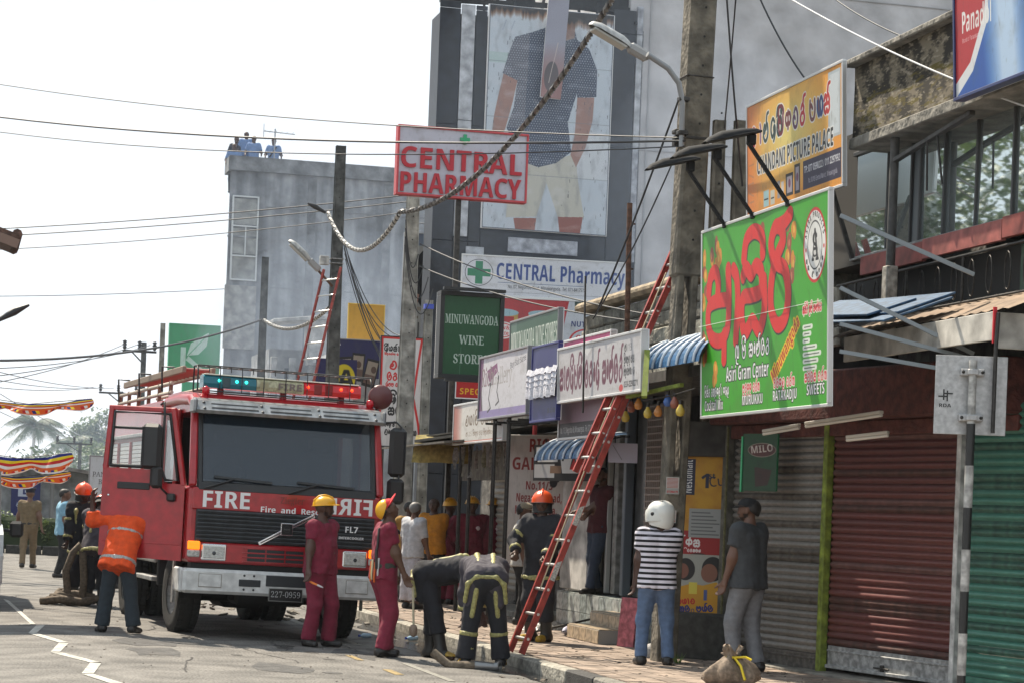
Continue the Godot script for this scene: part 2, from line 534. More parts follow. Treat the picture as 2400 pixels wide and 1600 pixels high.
	var km := [mat("kerb_pale", C(.46, .43, .36), .85, 0, "stain", 1.2, "bump", .8, true), mat("kerb_grey", C(.3, .28, .24), .9, 0, "stain", 1.5, "bump", .8, true), mat("kerb_black", C(.05, .048, .045), .8, 0, "mottle", 2.0, "bump", .8, true)]
	for i in 46:
		var k: int = 2 if i % 5 == 2 and i > 5 else (1 if (i * 7) % 3 == 0 else 0)
		put("kerb_stone", stone, km[k], kerb, V(6.285 + rng.randf_range(-.008, .008), -0.108 + rng.randf_range(-.006, .006), -14.5 - i * 1.0), Basis(Vector3.UP, rng.randf_range(-.008, .008)))
	# pavement: a bed with small worn paving blocks on it
	g = G.new()
	g.quad(V(6.37, .025, 0), V(6.37, .025, -64), V(13, .1, -64), V(13, .1, 0))
	struct("pavement", g, mat("pave_bed", C(.3, .25, .2), .92, 0, "stain", 0.8, "bump", .6, true))
	g = G.new()
	for j in 90:
		for i in 13:
			if rng.randf() < 0.025: continue
			var x := 6.48 + i * 0.205
			var z := -15.0 - j * 0.255 - (0.12 if i % 2 else 0.0)
			g.bx(x, road_y(x) - .022 + rng.randf_range(-.004, .004), z, .198, .05, .247)
	var pv := obj("paving_blocks", g, mat("paver", C(.40, .31, .245), .9, 0, "stain", .45, "bump", .5, true))
	pv.set_meta("kind", "stuff"); tag(pv, "small worn reddish paving blocks covering the pavement", "paving")
	# left side of the street, past the frame
	g = G.new(); g.bx(-7.4, -.05, -20, .8, .3, 70, .02); g.bx(-20, -.06, -20, 24.5, .3, 70)
	struct("far_pavement", g, mat("pave_bed"))

# ---------- shops on the right ----------
const STREET := -PI / 2   # facing the road: local x runs towards the camera, local z out over the pavement

func slat_mesh(w: float, pitch: float) -> ArrayMesh:
	var prof := [Vector2(0, .002), Vector2(.12, .004), Vector2(.3, .02), Vector2(.5, .026), Vector2(.7, .02), Vector2(.86, .006), Vector2(.97, -.004)]
	var g := G.new()
	for i in prof.size() - 1:
		var a: Vector2 = prof[i]; var b: Vector2 = prof[i + 1]
		g.quad(V(0, a.x * pitch, a.y), V(0, b.x * pitch, b.y), V(w, b.x * pitch, b.y), V(w, a.x * pitch, a.y), 1)
	return g.done()

func shutter(root: Node3D, called: String, x0: float, w: float, y0: float, y1: float, z: float, mats: Array, rail_m: Material, pitch := 0.0735) -> Node3D:
	var s := Node3D.new()
	s.name = called; root.add_child(s, true); s.position = V(x0, y0, z)
	var mesh := slat_mesh(w, pitch)
	var rng := RandomNumberGenerator.new(); rng.seed = int(x0 * 100) + 7
	var n := int((y1 - y0 - .24) / pitch)
	for i in n:
		put("slat", mesh, mats[rng.randi() % mats.size()], s, V(0, .24 + i * pitch, rng.randf_range(-.002, .002)), Basis(Vector3.BACK, rng.randf_range(-.0012, .0012)) * Basis(Vector3.RIGHT, rng.randf_range(-.06, .06) if rng.randf() < .8 else .16))
	var g := G.new()
	g.bx(w / 2, .12, .0, w, .23, .03, .006); g.bx(w / 2, .185, .014, w, .02, .03, .004); g.bx(w / 2, .02, .02, w, .035, .05, .004)
	obj("bottom_rail", g, rail_m, s)
	g = G.new()
	g.bx(w * .46, .07, .025, .05, .07, .03, .006); g.tube([V(w * .4, .07, .035), V(w * .52, .07, .035)], .009)
	obj("lock", g, mat("dark_steel", C(.07, .065, .06), .5, .6, "mottle", 3.0), s)
	return s

func moss_pic() -> Pic:
	var p := Pic.new(512, 256, Color(.50, .46, .39))
	var n := FastNoiseLite.new(); n.seed = 3; n.frequency = .01; n.fractal_octaves = 5
	var k := FastNoiseLite.new(); k.seed = 8; k.frequency = .02; k.fractal_octaves = 4
	for y in 256:
		for x in 512:
			var grime := n.get_noise_2d(x * 2.6, y * .8) + .35 * k.get_noise_2d(x * 6.0, y * 4.0)
			p.dot(x, y, Color(.16, .14, .11), clampf(grime * 2.2 + .42, 0, .93))
			var mo := k.get_noise_2d(x * 1.3 + 50, y * 1.6) + .4 * n.get_noise_2d(x * 9, y * 9)
			if y > 110: p.dot(x, y, Color(.38, .33, .10), clampf((mo - .12) * 4.0, 0, .85))
			var pale := k.get_noise_2d(x * 3.1 + 900, y * 2.2)
			p.dot(x, y, Color(.66, .62, .55), clampf((pale - .28) * 5.0, 0, .7))
	return p

func build_right_block():
	var steel := mat("dark_steel", C(.07, .065, .06), .5, .6, "mottle", 3.0)
	var conc := mat("old_concrete", C(.30, .28, .24), .92, 0, "stain", .55, "bump", .8)
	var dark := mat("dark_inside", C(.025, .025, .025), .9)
	# -- corner building with the shutters
	var b := thing("shop_building", "weathered two storey shop building with mossy parapet and three roller shutters", "building", V(8.95, 0, -21.8), STREET)
	var wall := G.new()
	wall.bx(3.2, 3.05, -4.2, 9.0, 5.0, 6.6)       # mass behind (local z negative is into the plot)
	obj("wall", wall, mat("plaster_dark", C(.19, .18, .165), .92, 0, "stain", .6, "bump", .6), b)
	# parapet with slab edge, moss on its face
	var par := Node3D.new(); par.name = "parapet"; b.add_child(par); par.position = V(3.95, 5.88, .3)
	obj("coping", G.new().bx(0, .39, -.06, 6.1, .06, .32, .012), conc, par)
	obj("upstand", G.new().bx(0, 0, -.1, 6.0, .72, .16), mat("plaster_dark"), par)
	put("mossy_face", face(6.0, .72, 24, 4, 0, .01), sign_mat(moss_pic(), .95), par, V(0, 0, -.014))
	obj("slab", G.new().bx(0, -.42, -.6, 6.0, .11, 1.25, .01), conc, par)
	# window band
	var win := Node3D.new(); win.name = "window_band"; b.add_child(win); win.position = V(0, 4.42, -.1)
	var glass := mat("mirror_glass", C(.62, .69, .69), .02, .9)
	var xs := [.2, 1.04, 1.61, 1.82, 2.36, 3.05, 3.78, 4.5, 5.3]
	for i in xs.size() - 1:
		var w: float = xs[i + 1] - xs[i]
		put("pane", G.new().bx(0, 0, 0, w - .035, 1.06, .012).done(), glass if i != 2 else mat("dusty_panel", C(.09, .1, .105), .4), win, V((xs[i] + xs[i + 1]) / 2, .53, 0), Basis(Vector3.UP, .012 * sin(i * 2.7)) * Basis(Vector3.RIGHT, .01 * cos(i * 1.9)))
		obj("mullion", G.new().bx(xs[i + 1], .53, .01, .03, 1.1, .05, .005), mat("frame_dark", C(.05, .05, .05), .5, .3), win)
	obj("frame_rail", G.new().bx(2.75, -.012, .01, 5.2, .035, .06, .005), mat("frame_grey", C(.32, .33, .32), .5, .3, "mottle", 2), win)
	obj("frame_rail", G.new().bx(2.75, 1.085, .01, 5.2, .045, .06, .005), mat("frame_dark"), win)
	var band := mat("red_band", C(.33, .075, .06), .6, 0, "mottle", 1.2)
	obj("band_panel", G.new().bx(1.35, 4.29, -.02, 1.5, .19, .05, .004), band, b)
	obj("band_panel", G.new().bx(2.97, 4.30, .0, 1.66, .19, .05, .004), mat("red_band_b", C(.42, .12, .10), .6, 0, "mottle", 1.2), b)
	obj("band_panel", G.new().bx(4.9, 4.31, .02, 2.1, .19, .05, .004), band, b)
	# balcony recess below the windows with its wire scroll railing
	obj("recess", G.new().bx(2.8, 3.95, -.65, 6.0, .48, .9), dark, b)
	obj("recess_glass", G.new().bx(4.6, 3.97, -.18, 1.6, .42, .012), mat("green_glass", C(.10, .16, .12), .1, .3), b)
	var rail := Node3D.new(); rail.name = "balcony_railing"; b.add_child(rail); rail.position = V(.3, 3.72, .0)
	obj("handrail", G.new().tube([V(-.3, .42, 0), V(4.6, .44, 0)], .016, 6), steel, rail)
	obj("base_rail", G.new().tube([V(-.3, .0, 0), V(4.6, .0, 0)], .012, 6), steel, rail)
	for i in 13:
		var ring := []
		for k in 13:
			var a := TAU * k / 12
			ring.append(V(i * .36 + .06 * cos(a), .21 + .17 * sin(a), 0))
		obj("scroll", G.new().tube(ring, .007, 5, false), steel, rail)
	for i in 4: obj("baluster", G.new().tube([V(.2 + i * 1.25, 0, 0), V(.2 + i * 1.25, .43, 0)], .013, 6), steel, rail)
	# round post carrying the slab, on its stub
	obj("post", G.new().tube([V(1.81, 4.16, .2), V(1.81, 5.45, .2)], .045, 10), mat("sooty_pipe", C(.09, .085, .08), .7, 0, "mottle", 3.0), b)
	obj("post_stub", G.new().bx(1.81, 3.85, .2, .12, .62, .12, .01), mat("stub", C(.48, .44, .38), .9, 0, "stain", 2.0), b)
	# dark soffit behind the picture-shop board
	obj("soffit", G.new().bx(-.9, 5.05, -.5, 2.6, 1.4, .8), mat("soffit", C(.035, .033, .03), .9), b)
	# shutters stand 10 degrees off the road
	var sh := Node3D.new(); sh.name = "shopfront"; b.add_child(sh); sh.rotation.y = deg_to_rad(10.3)
	var red := mat("beam_red", C(.16, .045, .035), .8, 0, "stain", 1.3, "bump", .6)
	obj("lintel", G.new().bx(.55, 2.98, .12, 5.4, .52, .3, .02), red, sh)
	obj("lintel", G.new().bx(.55, 2.64, .02, 5.4, .15, .12, .01), red, sh)
	var sg := [mat("slat_grey_a", C(.29, .27, .245), .5, .35, "cloth", 1.1, "dent", .5), mat("slat_grey_b", C(.255, .235, .21), .55, .35, "cloth", 1.1, "dent", .5), mat("slat_grey_c", C(.31, .29, .265), .5, .35, "cloth", 1.1, "dent", .5)]
	var sr := [mat("slat_red_a", C(.145, .044, .038), .42, .1, "cloth", 1.1, "dent", .5), mat("slat_red_b", C(.13, .04, .036), .45, .1, "cloth", 1.1, "dent", .5), mat("slat_red_c", C(.155, .048, .042), .42, .1, "cloth", 1.1, "dent", .5)]
	var sn := [mat("slat_green_a", C(.07, .22, .165), .35, .1, "cloth", 1.1, "dent", .5), mat("slat_green_b", C(.062, .195, .145), .4, .1, "cloth", 1.1, "dent", .5)]
	sg.append(mat("slat_grey_d", C(.17, .145, .12), .65, .2, "stain", 1.6)); sr.append(mat("slat_red_d", C(.11, .045, .035), .6, .1, "stain", 1.4)); sr.append(mat("slat_red_e", C(.17, .075, .065), .55, .1, "mottle", 1.6)); sn.append(mat("slat_green_c", C(.055, .15, .11), .5, .1, "stain", 1.5))
	var galv := mat("galvanised", C(.50, .50, .49), .5, .35, "stain", 1.8, "dent", .4)
	var s1 := shutter(sh, "shutter", -1.95, 1.95, .03, 2.7, 0, sg, mat("rail_rust", C(.18, .16, .14), .6, .3, "stain", 2.0))
	s1.set_meta("label", "grey brown roller shutter behind the man in grey")
	var s2 := shutter(sh, "shutter", .12, 2.24, .14, 2.7, .01, sr, galv)
	s2.set_meta("label", "dark red roller shutter with pale bottom rail")
	var s3 := shutter(sh, "shutter", 2.46, 3.2, .02, 2.9, .03, sn, mat("slat_green_b"))
	s3.set_meta("label", "sea green roller shutter at the right edge")
	obj("green_post", G.new().bx(.04, 1.36, .05, .085, 2.66, .09, .008), mat("lime_paint", C(.27, .34, .04), .7, 0, "stain", 1.5), sh)
	obj("white_post", G.new().bx(2.40, 1.36, .07, .07, 2.7, .08, .008), mat("white_paint", C(.66, .66, .64), .6, 0, "stain", 1.0), sh)
	obj("shop_sill", G.new().bx(1.6, .02, .06, 6.0, .16, .36, .01), conc, sh)
	obj("edge_pillar", G.new().bx(-2.03, 1.6, .0, .14, 3.2, .2, .01), mat("pillar_paint", C(.16, .15, .125), .85, 0, "stain", 1.2, "bump", .6), sh)
	obj("edge_trim", G.new().bx(-1.975, 1.35, .11, .03, 2.7, .02, .004), mat("worn_trim", C(.20, .19, .08), .8, 0, "stain", 4.0), sh)
	# sheet awning over the shutters
	var aw := thing("sheet_awning", "dusty brown sheet awning with pale stained fascia above the shutters", "awning", V(9.35, .15, -18.6), STREET)
	var g := G.new()
	for i in 40:
		var x0 := -2.2 + i * .1
		for k in 2:
			var za := .004 + .014 * (i % 2); var zb := .004 + .014 * ((i + 1) % 2)
			g.quad(V(x0, 3.32 + za, .93), V(x0, 3.86 + za, -.4), V(x0 + .1, 3.86 + zb, -.4), V(x0 + .1, 3.32 + zb, .93))
			break
	obj("roof_sheet", g, mat("brown_sheet", C(.36, .25, .165), .8, 0, "stain", .7, "bump", .6), aw)
	obj("fascia", G.new().bx(-.05, 3.2, .92, 3.24, .24, .03, .004), mat("fascia_paint", C(.66, .63, .57), .7, 0, "mottle", .8), aw)
	obj("end_board", G.new().bx(1.585, 3.16, .62, .04, .3, .6, .004), mat("fascia_paint"), aw)
	obj("edge_strip", G.new().bx(1.60, 3.2, .95, .02, .3, .03), mat("strip_red", C(.5, .02, .03), .5), aw)
	obj("gutter_pipe", G.new().tube([V(1.62, 3.3, .93), V(1.64, 3.0, .95), V(1.64, 2.3, .95)], .018, 8), steel, aw)
	for i in 3: obj("rafter", G.new().bar(V(-1.4 + i * 1.3, 3.26, .85), V(-1.4 + i * 1.3, 3.72, -.3), .05, .08), steel, aw)
	obj("ridge_mortar", G.new().tube([V(.2, 3.88, -.35), V(.9, 3.92, -.3), V(1.6, 3.91, -.36), V(2.0, 3.9, -.3)], [.05, .09, .07, .05], 7), conc, aw)
	# blue sheets lying on the awning beside the green board
	var bs := tag(obj("blue_sheet_stack", G.new().box(Transform3D(Basis(Vector3.UP, 0) * Basis(Vector3.FORWARD, 0), V(0, 0, 0)), V(.7, .02, 2.6), .004).box(Transform3D(Basis(Vector3.UP, .06), V(.05, .026, .1)), V(.6, .02, 2.3), .004).box(Transform3D(Basis(Vector3.UP, -.04), V(-.03, .05, -.1)), V(.5, .02, 2.0), .004), mat("blue_sheet", C(.06, .14, .26), .5, .1, "stain", 1.5)), "stack of blue roofing sheets on the awning behind the green board", "roofing sheets")
	bs.transform = Transform3D(Basis(Vector3.RIGHT, .06) * Basis(Vector3.BACK, .36), V(8.3, 3.66, -19.6))
	# corner bracket frame for the green board
	# -- middle shop: tiled plinth, white pillar, folded grille, dark doorway
	var m := thing("doorway_shop", "shop with white pillar, tiled plinth and open dark doorway", "building", V(8.6, .06, -27.6), STREET)
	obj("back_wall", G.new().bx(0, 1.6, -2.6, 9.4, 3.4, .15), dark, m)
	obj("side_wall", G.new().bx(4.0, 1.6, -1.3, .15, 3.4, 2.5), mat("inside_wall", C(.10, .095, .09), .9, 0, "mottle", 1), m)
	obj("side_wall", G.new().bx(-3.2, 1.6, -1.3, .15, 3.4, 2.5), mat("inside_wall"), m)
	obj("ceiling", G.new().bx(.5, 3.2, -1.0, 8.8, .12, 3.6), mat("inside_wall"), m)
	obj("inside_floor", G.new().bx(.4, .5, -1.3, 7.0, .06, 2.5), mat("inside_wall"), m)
	var wp := mat("white_wall", C(.72, .70, .66), .8, 0, "mottle", .7)
	obj("pillar", G.new().bx(-2.0, 1.9, .1, 1.35, 2.7, .22, .012), wp, m)
	obj("pillar", G.new().bx(-.63, 1.9, -.05, .16, 2.7, .2, .012), mat("frame_grey"), m)
	obj("steel_post", G.new().bx(-.98, 1.9, .02, .07, 2.7, .07, .008), mat("galv_post", C(.42, .43, .42), .5, .4), m)
	obj("door_jamb", G.new().bx(-.15, 1.95, .02, .12, 2.8, .12, .01), mat("jamb_blue", C(.10, .12, .145), .45, .3), m)
	obj("door_leaf", G.new().bx(.22, 1.95, -.08, .58, 2.8, .05, .006), mat("leaf_grey", C(.15, .16, .16), .3, .4, "mottle", 1.0), m)
	var gr := Node3D.new(); gr.name = "folding_grille"; m.add_child(gr); gr.position = V(.58, .62, .02)
	for i in 9: obj("grille_bar", G.new().bx(.03 + i * .075, 1.2, 0, .02, 2.4, .02), mat("grille_paint", C(.32, .27, .24), .6, .3), gr)
	for j in 28: obj("grille_strip", G.new().bx(.33, .05 + j * .086, .012, .66, .022, .008), mat("grille_paint"), gr)
	obj("grille_back", G.new().bx(.33, 1.2, -.04, .68, 2.4, .02), mat("leaf_grey"), gr)
	# tiled plinth: each glazed tile by itself
	var tiles := Node3D.new(); tiles.name = "plinth"; m.add_child(tiles)
	obj("plinth_core", G.new().bx(-.4, .25, -.18, 4.6, .5, .8), mat("grout", C(.25, .24, .22), .9), tiles)
	var tm := [mat("tile_a", C(.55, .58, .56), .2, 0, "mottle", 2.0), mat("tile_b", C(.50, .55, .52), .22, 0, "mottle", 2.0), mat("tile_c", C(.44, .50, .48), .25, 0, "stain", 2.0)]
	var tile := G.new().bx(0, 0, 0, .292, .242, .012, .003).done()
	for i in 15:
		for j in 2: put("tile", tile, tm[(i * 5 + j * 3) % 3], tiles, V(-2.55 + i * .3, .127 + j * .25, .228))
	var top_tile := G.new().bx(0, 0, 0, .292, .012, .292, .003).done()
	for i in 15: put("tile", top_tile, tm[(i * 2) % 3], tiles, V(-2.55 + i * .3, .508, .08))
	# cream tiled steps
	var st := Node3D.new(); st.name = "steps"; m.add_child(st); st.position = V(.35, 0, .23)
	var cream := [mat("cream_tile_a", C(.60, .46, .30), .35, 0, "mottle", 2.5), mat("cream_tile_b", C(.55, .43, .29), .35, 0, "stain", 2.5)]
	for k in 2:
		obj("step_core", G.new().bx(.45, .09 + k * .17, .46 - k * .3, 1.4, .17, .3), mat("grout"), st)
		for i in 5:
			put("tile", G.new().bx(0, 0, 0, .272, .16, .012, .003).done(), cream[(i + k) % 2], st, V(-.11 + i * .28, .09 + k * .17, .616 - k * .3))
			put("tile", G.new().bx(0, 0, 0, .272, .012, .29, .003).done(), cream[(i + k + 1) % 2], st, V(-.11 + i * .28, .181 + k * .17, .46 - k * .3))
	# upper masonry wall of the older house, mossy with courses
	var o := thing("masonry_wall", "old blackened masonry balcony wall behind the shop boards", "wall", V(9.0, 3.3, -27.2), STREET)
	obj("core", G.new().bx(0, .65, -1.2, 9.6, 1.3, 2.2), mat("masonry", C(.27, .25, .20), .95, 0, "stain", .8, "bump", 1.0), o)
	var rng := RandomNumberGenerator.new(); rng.seed = 21
	var mm := [mat("masonry"), mat("masonry_b", C(.36, .34, .28), .95, 0, "stain", 1.1, "bump", 1.0), mat("masonry_c", C(.20, .19, .16), .95, 0, "stain", .9, "bump", 1.0)]
	var blk := G.new().bx(0, 0, 0, .78, .205, .06, .02).done()
	for j in 6:
		for i in 12:
			put("masonry_block", blk, mm[rng.randi() % 3], o, V(-4.4 + i * .8 + (.4 if j % 2 else 0.0), .12 + j * .215, -.08 + rng.randf_range(-.012, .012)))
	obj("coping", G.new().bx(0, 1.42, -.1, 9.6, .14, .34, .05), mat("coping_tan", C(.42, .33, .22), .9, 0, "stain", .9, "bump", .8), o)
	obj("upper_room", G.new().bx(1.6, 1.7, -1.6, 2.2, .7, 1.2), mat("pink_wall", C(.5, .3, .28), .8, 0, "mottle", 1.0), o)
	obj("lower_wall", G.new().bx(1.0, -.2, -.5, 8.0, .9, .8), mat("soot_wall", C(.07, .065, .06), .95, 0, "mottle", 1), o)
	# -- shop with the pale roller door farther along
	var f := thing("shuttered_shop", "shop with closed pale roller door behind the overall crew", "building", V(8.9, .06, -34.6), STREET)
	obj("wall", G.new().bx(0, 2.0, -2.0, 7.4, 4.0, 3.6), mat("plaster_dark"), f)
	var sp := [mat("slat_pale_a", C(.40, .37, .32), .5, .2, "cloth", 1.1, "dent", .4), mat("slat_pale_b", C(.34, .31, .27), .55, .2, "cloth", 1.1, "dent", .4)]
	shutter(f, "shutter", -2.2, 3.7, .05, 2.5, -.1, sp, mat("rail_rust"), .1)
	obj("guide_rail", G.new().bx(-.2, 1.3, -.04, .05, 2.6, .05), steel, f)
	obj("floor_step", G.new().bx(0, .05, .25, 6.5, .1, .8, .01), conc, f)
	obj("hood", G.new().box(Transform3D(Basis(Vector3.RIGHT, .12), V(-.4, 2.72, .8)), V(5.2, .03, 2.0)), mat("hood_sheet", C(.20, .18, .15), .8, 0, "stain", 1.0), f)
	obj("hood_face", G.new().bx(-.4, 2.35, .4, 4.2, .5, .05), mat("hood_sheet"), f)
	obj("red_pole", G.new().tube([V(2.6, 0, .5), V(2.6, 3.0, .5)], .035, 8), mat("red_pole_paint", C(.35, .02, .02), .5), f)
	obj("black_pole", G.new().tube([V(.55, 0, 1.15), V(.55, 3.0, 1.15)], .03, 8), steel, f)
	obj("black_pole", G.new().tube([V(1.2, 0, 1.15), V(1.2, 3.0, 1.15)], .03, 8), steel, f)
# ---------- boards, banners and posters ----------
const WHITE := Color(.93, .93, .92)
const INK := Color(.08, .08, .09)
const RED := Color(.82, .10, .10)

func letters(parent: Node3D, s: String, w: float, h: float, depth: float, at: Vector3, m: Material, serif := false, called := "lettering") -> MeshInstance3D:
	var t := TextMesh.new()
	var f := SystemFont.new()
	f.font_names = PackedStringArray(["Droid Serif" if serif else "Droid Sans"]); f.font_weight = 700
	t.font = f; t.text = s; t.font_size = 64; t.depth = 0.02 / .01 * .01; t.pixel_size = .01
	var a := t.get_aabb()
	var o := obj(called, t, m, parent)
	var k := Vector3(w / a.size.x, h / a.size.y, depth / maxf(a.size.z, .001))
	o.transform = Transform3D(Basis().scaled(k), at - (a.position + a.size * .5) * k)
	return o

# a framed board: printed face towards local +z, tray behind, four frame bars
func board(called: String, label: String, at: Vector3, turn: float, w: float, h: float, p: Pic, frame_m: Material, category := "sign", depth := .06, tilt := 0.0, fw := .03, bow := .006, group := "") -> Node3D:
	var t := thing(called, label, category, at, turn, group)
	t.rotation = Vector3(tilt, turn, 0)
	p.noise(.35, called.hash() % 500, 6.0 / p.w, 3.0 / p.h, .12, Color(.42, .39, .34)); p.noise(.6, called.hash() % 300, 40.0 / p.w, 6.0 / p.h, .34, Color(.3, .27, .23))
	put("printed_face", face(w - fw, h - fw, 8, 5, 0, bow), sign_mat(p, .5, .08), t, V(0, 0, 0))
	obj("back_tray", G.new().bx(0, 0, -depth * .5 - .012, w - .01, h - .01, depth), mat("tray", C(.28, .28, .28), .6, .3), t)
	for s in [-1, 1]:
		obj("frame_bar", G.new().bx(s * (w / 2 - fw / 2), 0, -depth * .4, fw, h - 2 * fw - .004, depth + .012, .004), frame_m, t)
		obj("frame_bar", G.new().bx(0, s * (h / 2 - fw / 2), -depth * .4, w, fw, depth + .012, .004), frame_m, t)
	return t

func sheet(called: String, label: String, at: Vector3, turn: float, w: float, h: float, p: Pic, category := "poster", wav := .004, group := "") -> MeshInstance3D:
	var o := obj(called, face(w, h, 6, 8, 0, wav), sign_mat(p, .6))
	o.position = at; o.rotation.y = turn
	tag(o, label, category, group)
	return o

func asiri_pic() -> Pic:
	var p := Pic.new(720, 405, Color(.25, .66, .12))
	var rng := RandomNumberGenerator.new(); rng.seed = 3
	for k in [[14, 60], [22, 95], [30, 130], [10, 160], [96, 40], [110, 70], [88, 88], [14, 240], [22, 275], [90, 300], [84, 330], [505, 40], [520, 75], [540, 60], [515, 110], [545, 120], [372, 40], [60, 60], [532, 150]]:
		for j in 2:
			var nut := rng.randf() < .5
			p.oval(k[0] + rng.randf_range(-8, 8), k[1] + rng.randf_range(-8, 8), rng.randf_range(9, 15), rng.randf_range(12, 20), Color(.86, .56, .14) if nut else Color(.62, .30, .18))
			p.oval(k[0] + rng.randf_range(-4, 4), k[1] + rng.randf_range(-6, 6), 5, 8, Color(.95, .72, .28) if nut else Color(.78, .46, .32))
	var big := [[40, 130, 50, 96, 78, 86, 96, 112, 92, 148], [152, 88, 156, 150, 150, 212, 112, 236, 60, 226, 38, 192, 46, 158, 92, 150, 150, 152], [132, 225, 132, 276],
		[182, 92, 200, 112, 206, 160, 198, 240], [236, 112, 252, 97, 278, 112, 302, 97, 330, 112, 330, 150, 285, 156, 236, 158, 230, 200, 250, 230, 286, 208, 320, 230, 347, 192, 346, 130],
		[240, 76, 252, 38, 292, 25, 332, 42, 336, 76], [396, 100, 380, 62, 400, 32, 430, 36, 440, 62, 410, 92, 386, 130, 381, 190, 412, 227, 452, 216, 467, 170, 452, 122, 416, 106], [420, 30, 448, 26, 474, 14]]
	for pass_ in 2:
		for s in big:
			var pts := []
			for q in Pic.curve(s): pts.append(q * Vector2(1.1, 1.0) + Vector2(0, 9) + (Vector2(2.5, 2.5) if pass_ == 0 else Vector2.ZERO))
			p.line(pts, 35.0 if pass_ == 0 else 32.0, Color(.12, .16, .05) if pass_ == 0 else Color(.88, .10, .07))
	for k in 2:
		var c := Color.BLACK if k == 0 else Color.WHITE
		var t := 8.0 if k == 0 else 4.0
		p.sinhala("gu mI senhtr", 215, 290, 34, c, t, .72)
		p.sinhala("mishr ratkju hA kdlu", 22, 362, 20, c, t * .55, .55)
		p.text("Asiri Gram Center", 160, 334, 30, c, "nb", 250, 0, 2.0 if k == 0 else 0.0)
		p.text("Cocktail Mix", 22, 392, 22, c, "nb", 118, 0, 1.6 if k == 0 else 0.0)
		p.text("MURUKKU", 255, 388, 20, c, "nb", 122, 0, 1.6 if k == 0 else 0.0)
		p.text("RATAKADJU", 432, 386, 20, c, "nb", 130, 0, 1.6 if k == 0 else 0.0)
		p.text("SWEETS", 612, 382, 20, c, "nb", 92, 0, 1.6 if k == 0 else 0.0)
		p.text("Minuwangoda", 437, 352, 27, Color(.98, .82, .08) if k == 0 else Color(.75, .12, .06), "nb", 178, -.66, 4.0 if k == 0 else 0.0)
	for k in 2:
		var c := Color.WHITE if k == 0 else Color(.84, .1, .1)
		var t := 6.0 if k == 0 else 2.5
		p.sinhala("murukuku vrhg", 258, 362, 20, c, t, .62)
		p.sinhala("rtkju vrhg", 436, 360, 20, c, t, .7)
		p.sinhala("svitsh vrhg", 600, 357, 20, c, t, .7)
		p.sinhala("asiri gumI senhtr", 590, 226, 17, c, t * .9, .5)
	for i in 7:
		var s: String = ["tI mgy", "gpAnd", "pAsl", "sdpnt 033", "0777 123 456", "mirigm pAr", "www svits"][i]
		p.line([Vector2(596, 252 + i * 13), Vector2(596 + s.length() * 7, 252 + i * 13)], 10, Color(.9, .93, .88))
		p.line([Vector2(600, 252 + i * 13), Vector2(590 + s.length() * 7, 252 + i * 13)], 2, Color(.3, .35, .3))
	# round emblem
	p.oval(650, 98, 57, 72, RED); p.oval(650, 98, 52, 66, WHITE); p.oval(650, 98, 36, 47, INK, 2.0)
	p.text("A", 634, 128, 62, INK, "sb", 34); p.text("S", 636, 121, 46, INK, "s", 30)
	var ring := "ASIRI PRODUCTS"
	for i in ring.length():
		var a := -PI + .35 + (PI - .7) * i / (ring.length() - 1)
		p.text(ring[i], 650 + 42 * cos(a) - 4 * cos(a + PI / 2), 98 + 54 * sin(a) - 4 * sin(a + PI / 2), 10, INK, "nb", 7, a + PI / 2)
	for i in 9:
		var a := PI - .5 - (PI - 1.0) * i / 8.0
		p.sinhala("asirInmdyt"[i], 650 + 44 * cos(a) - 5, 98 + 57 * sin(a) + 5, 9, INK, 1.6, .8)
	for s in [-1, 1]: p.oval(650 + s * 44, 104, 3, 4, RED)
	return p

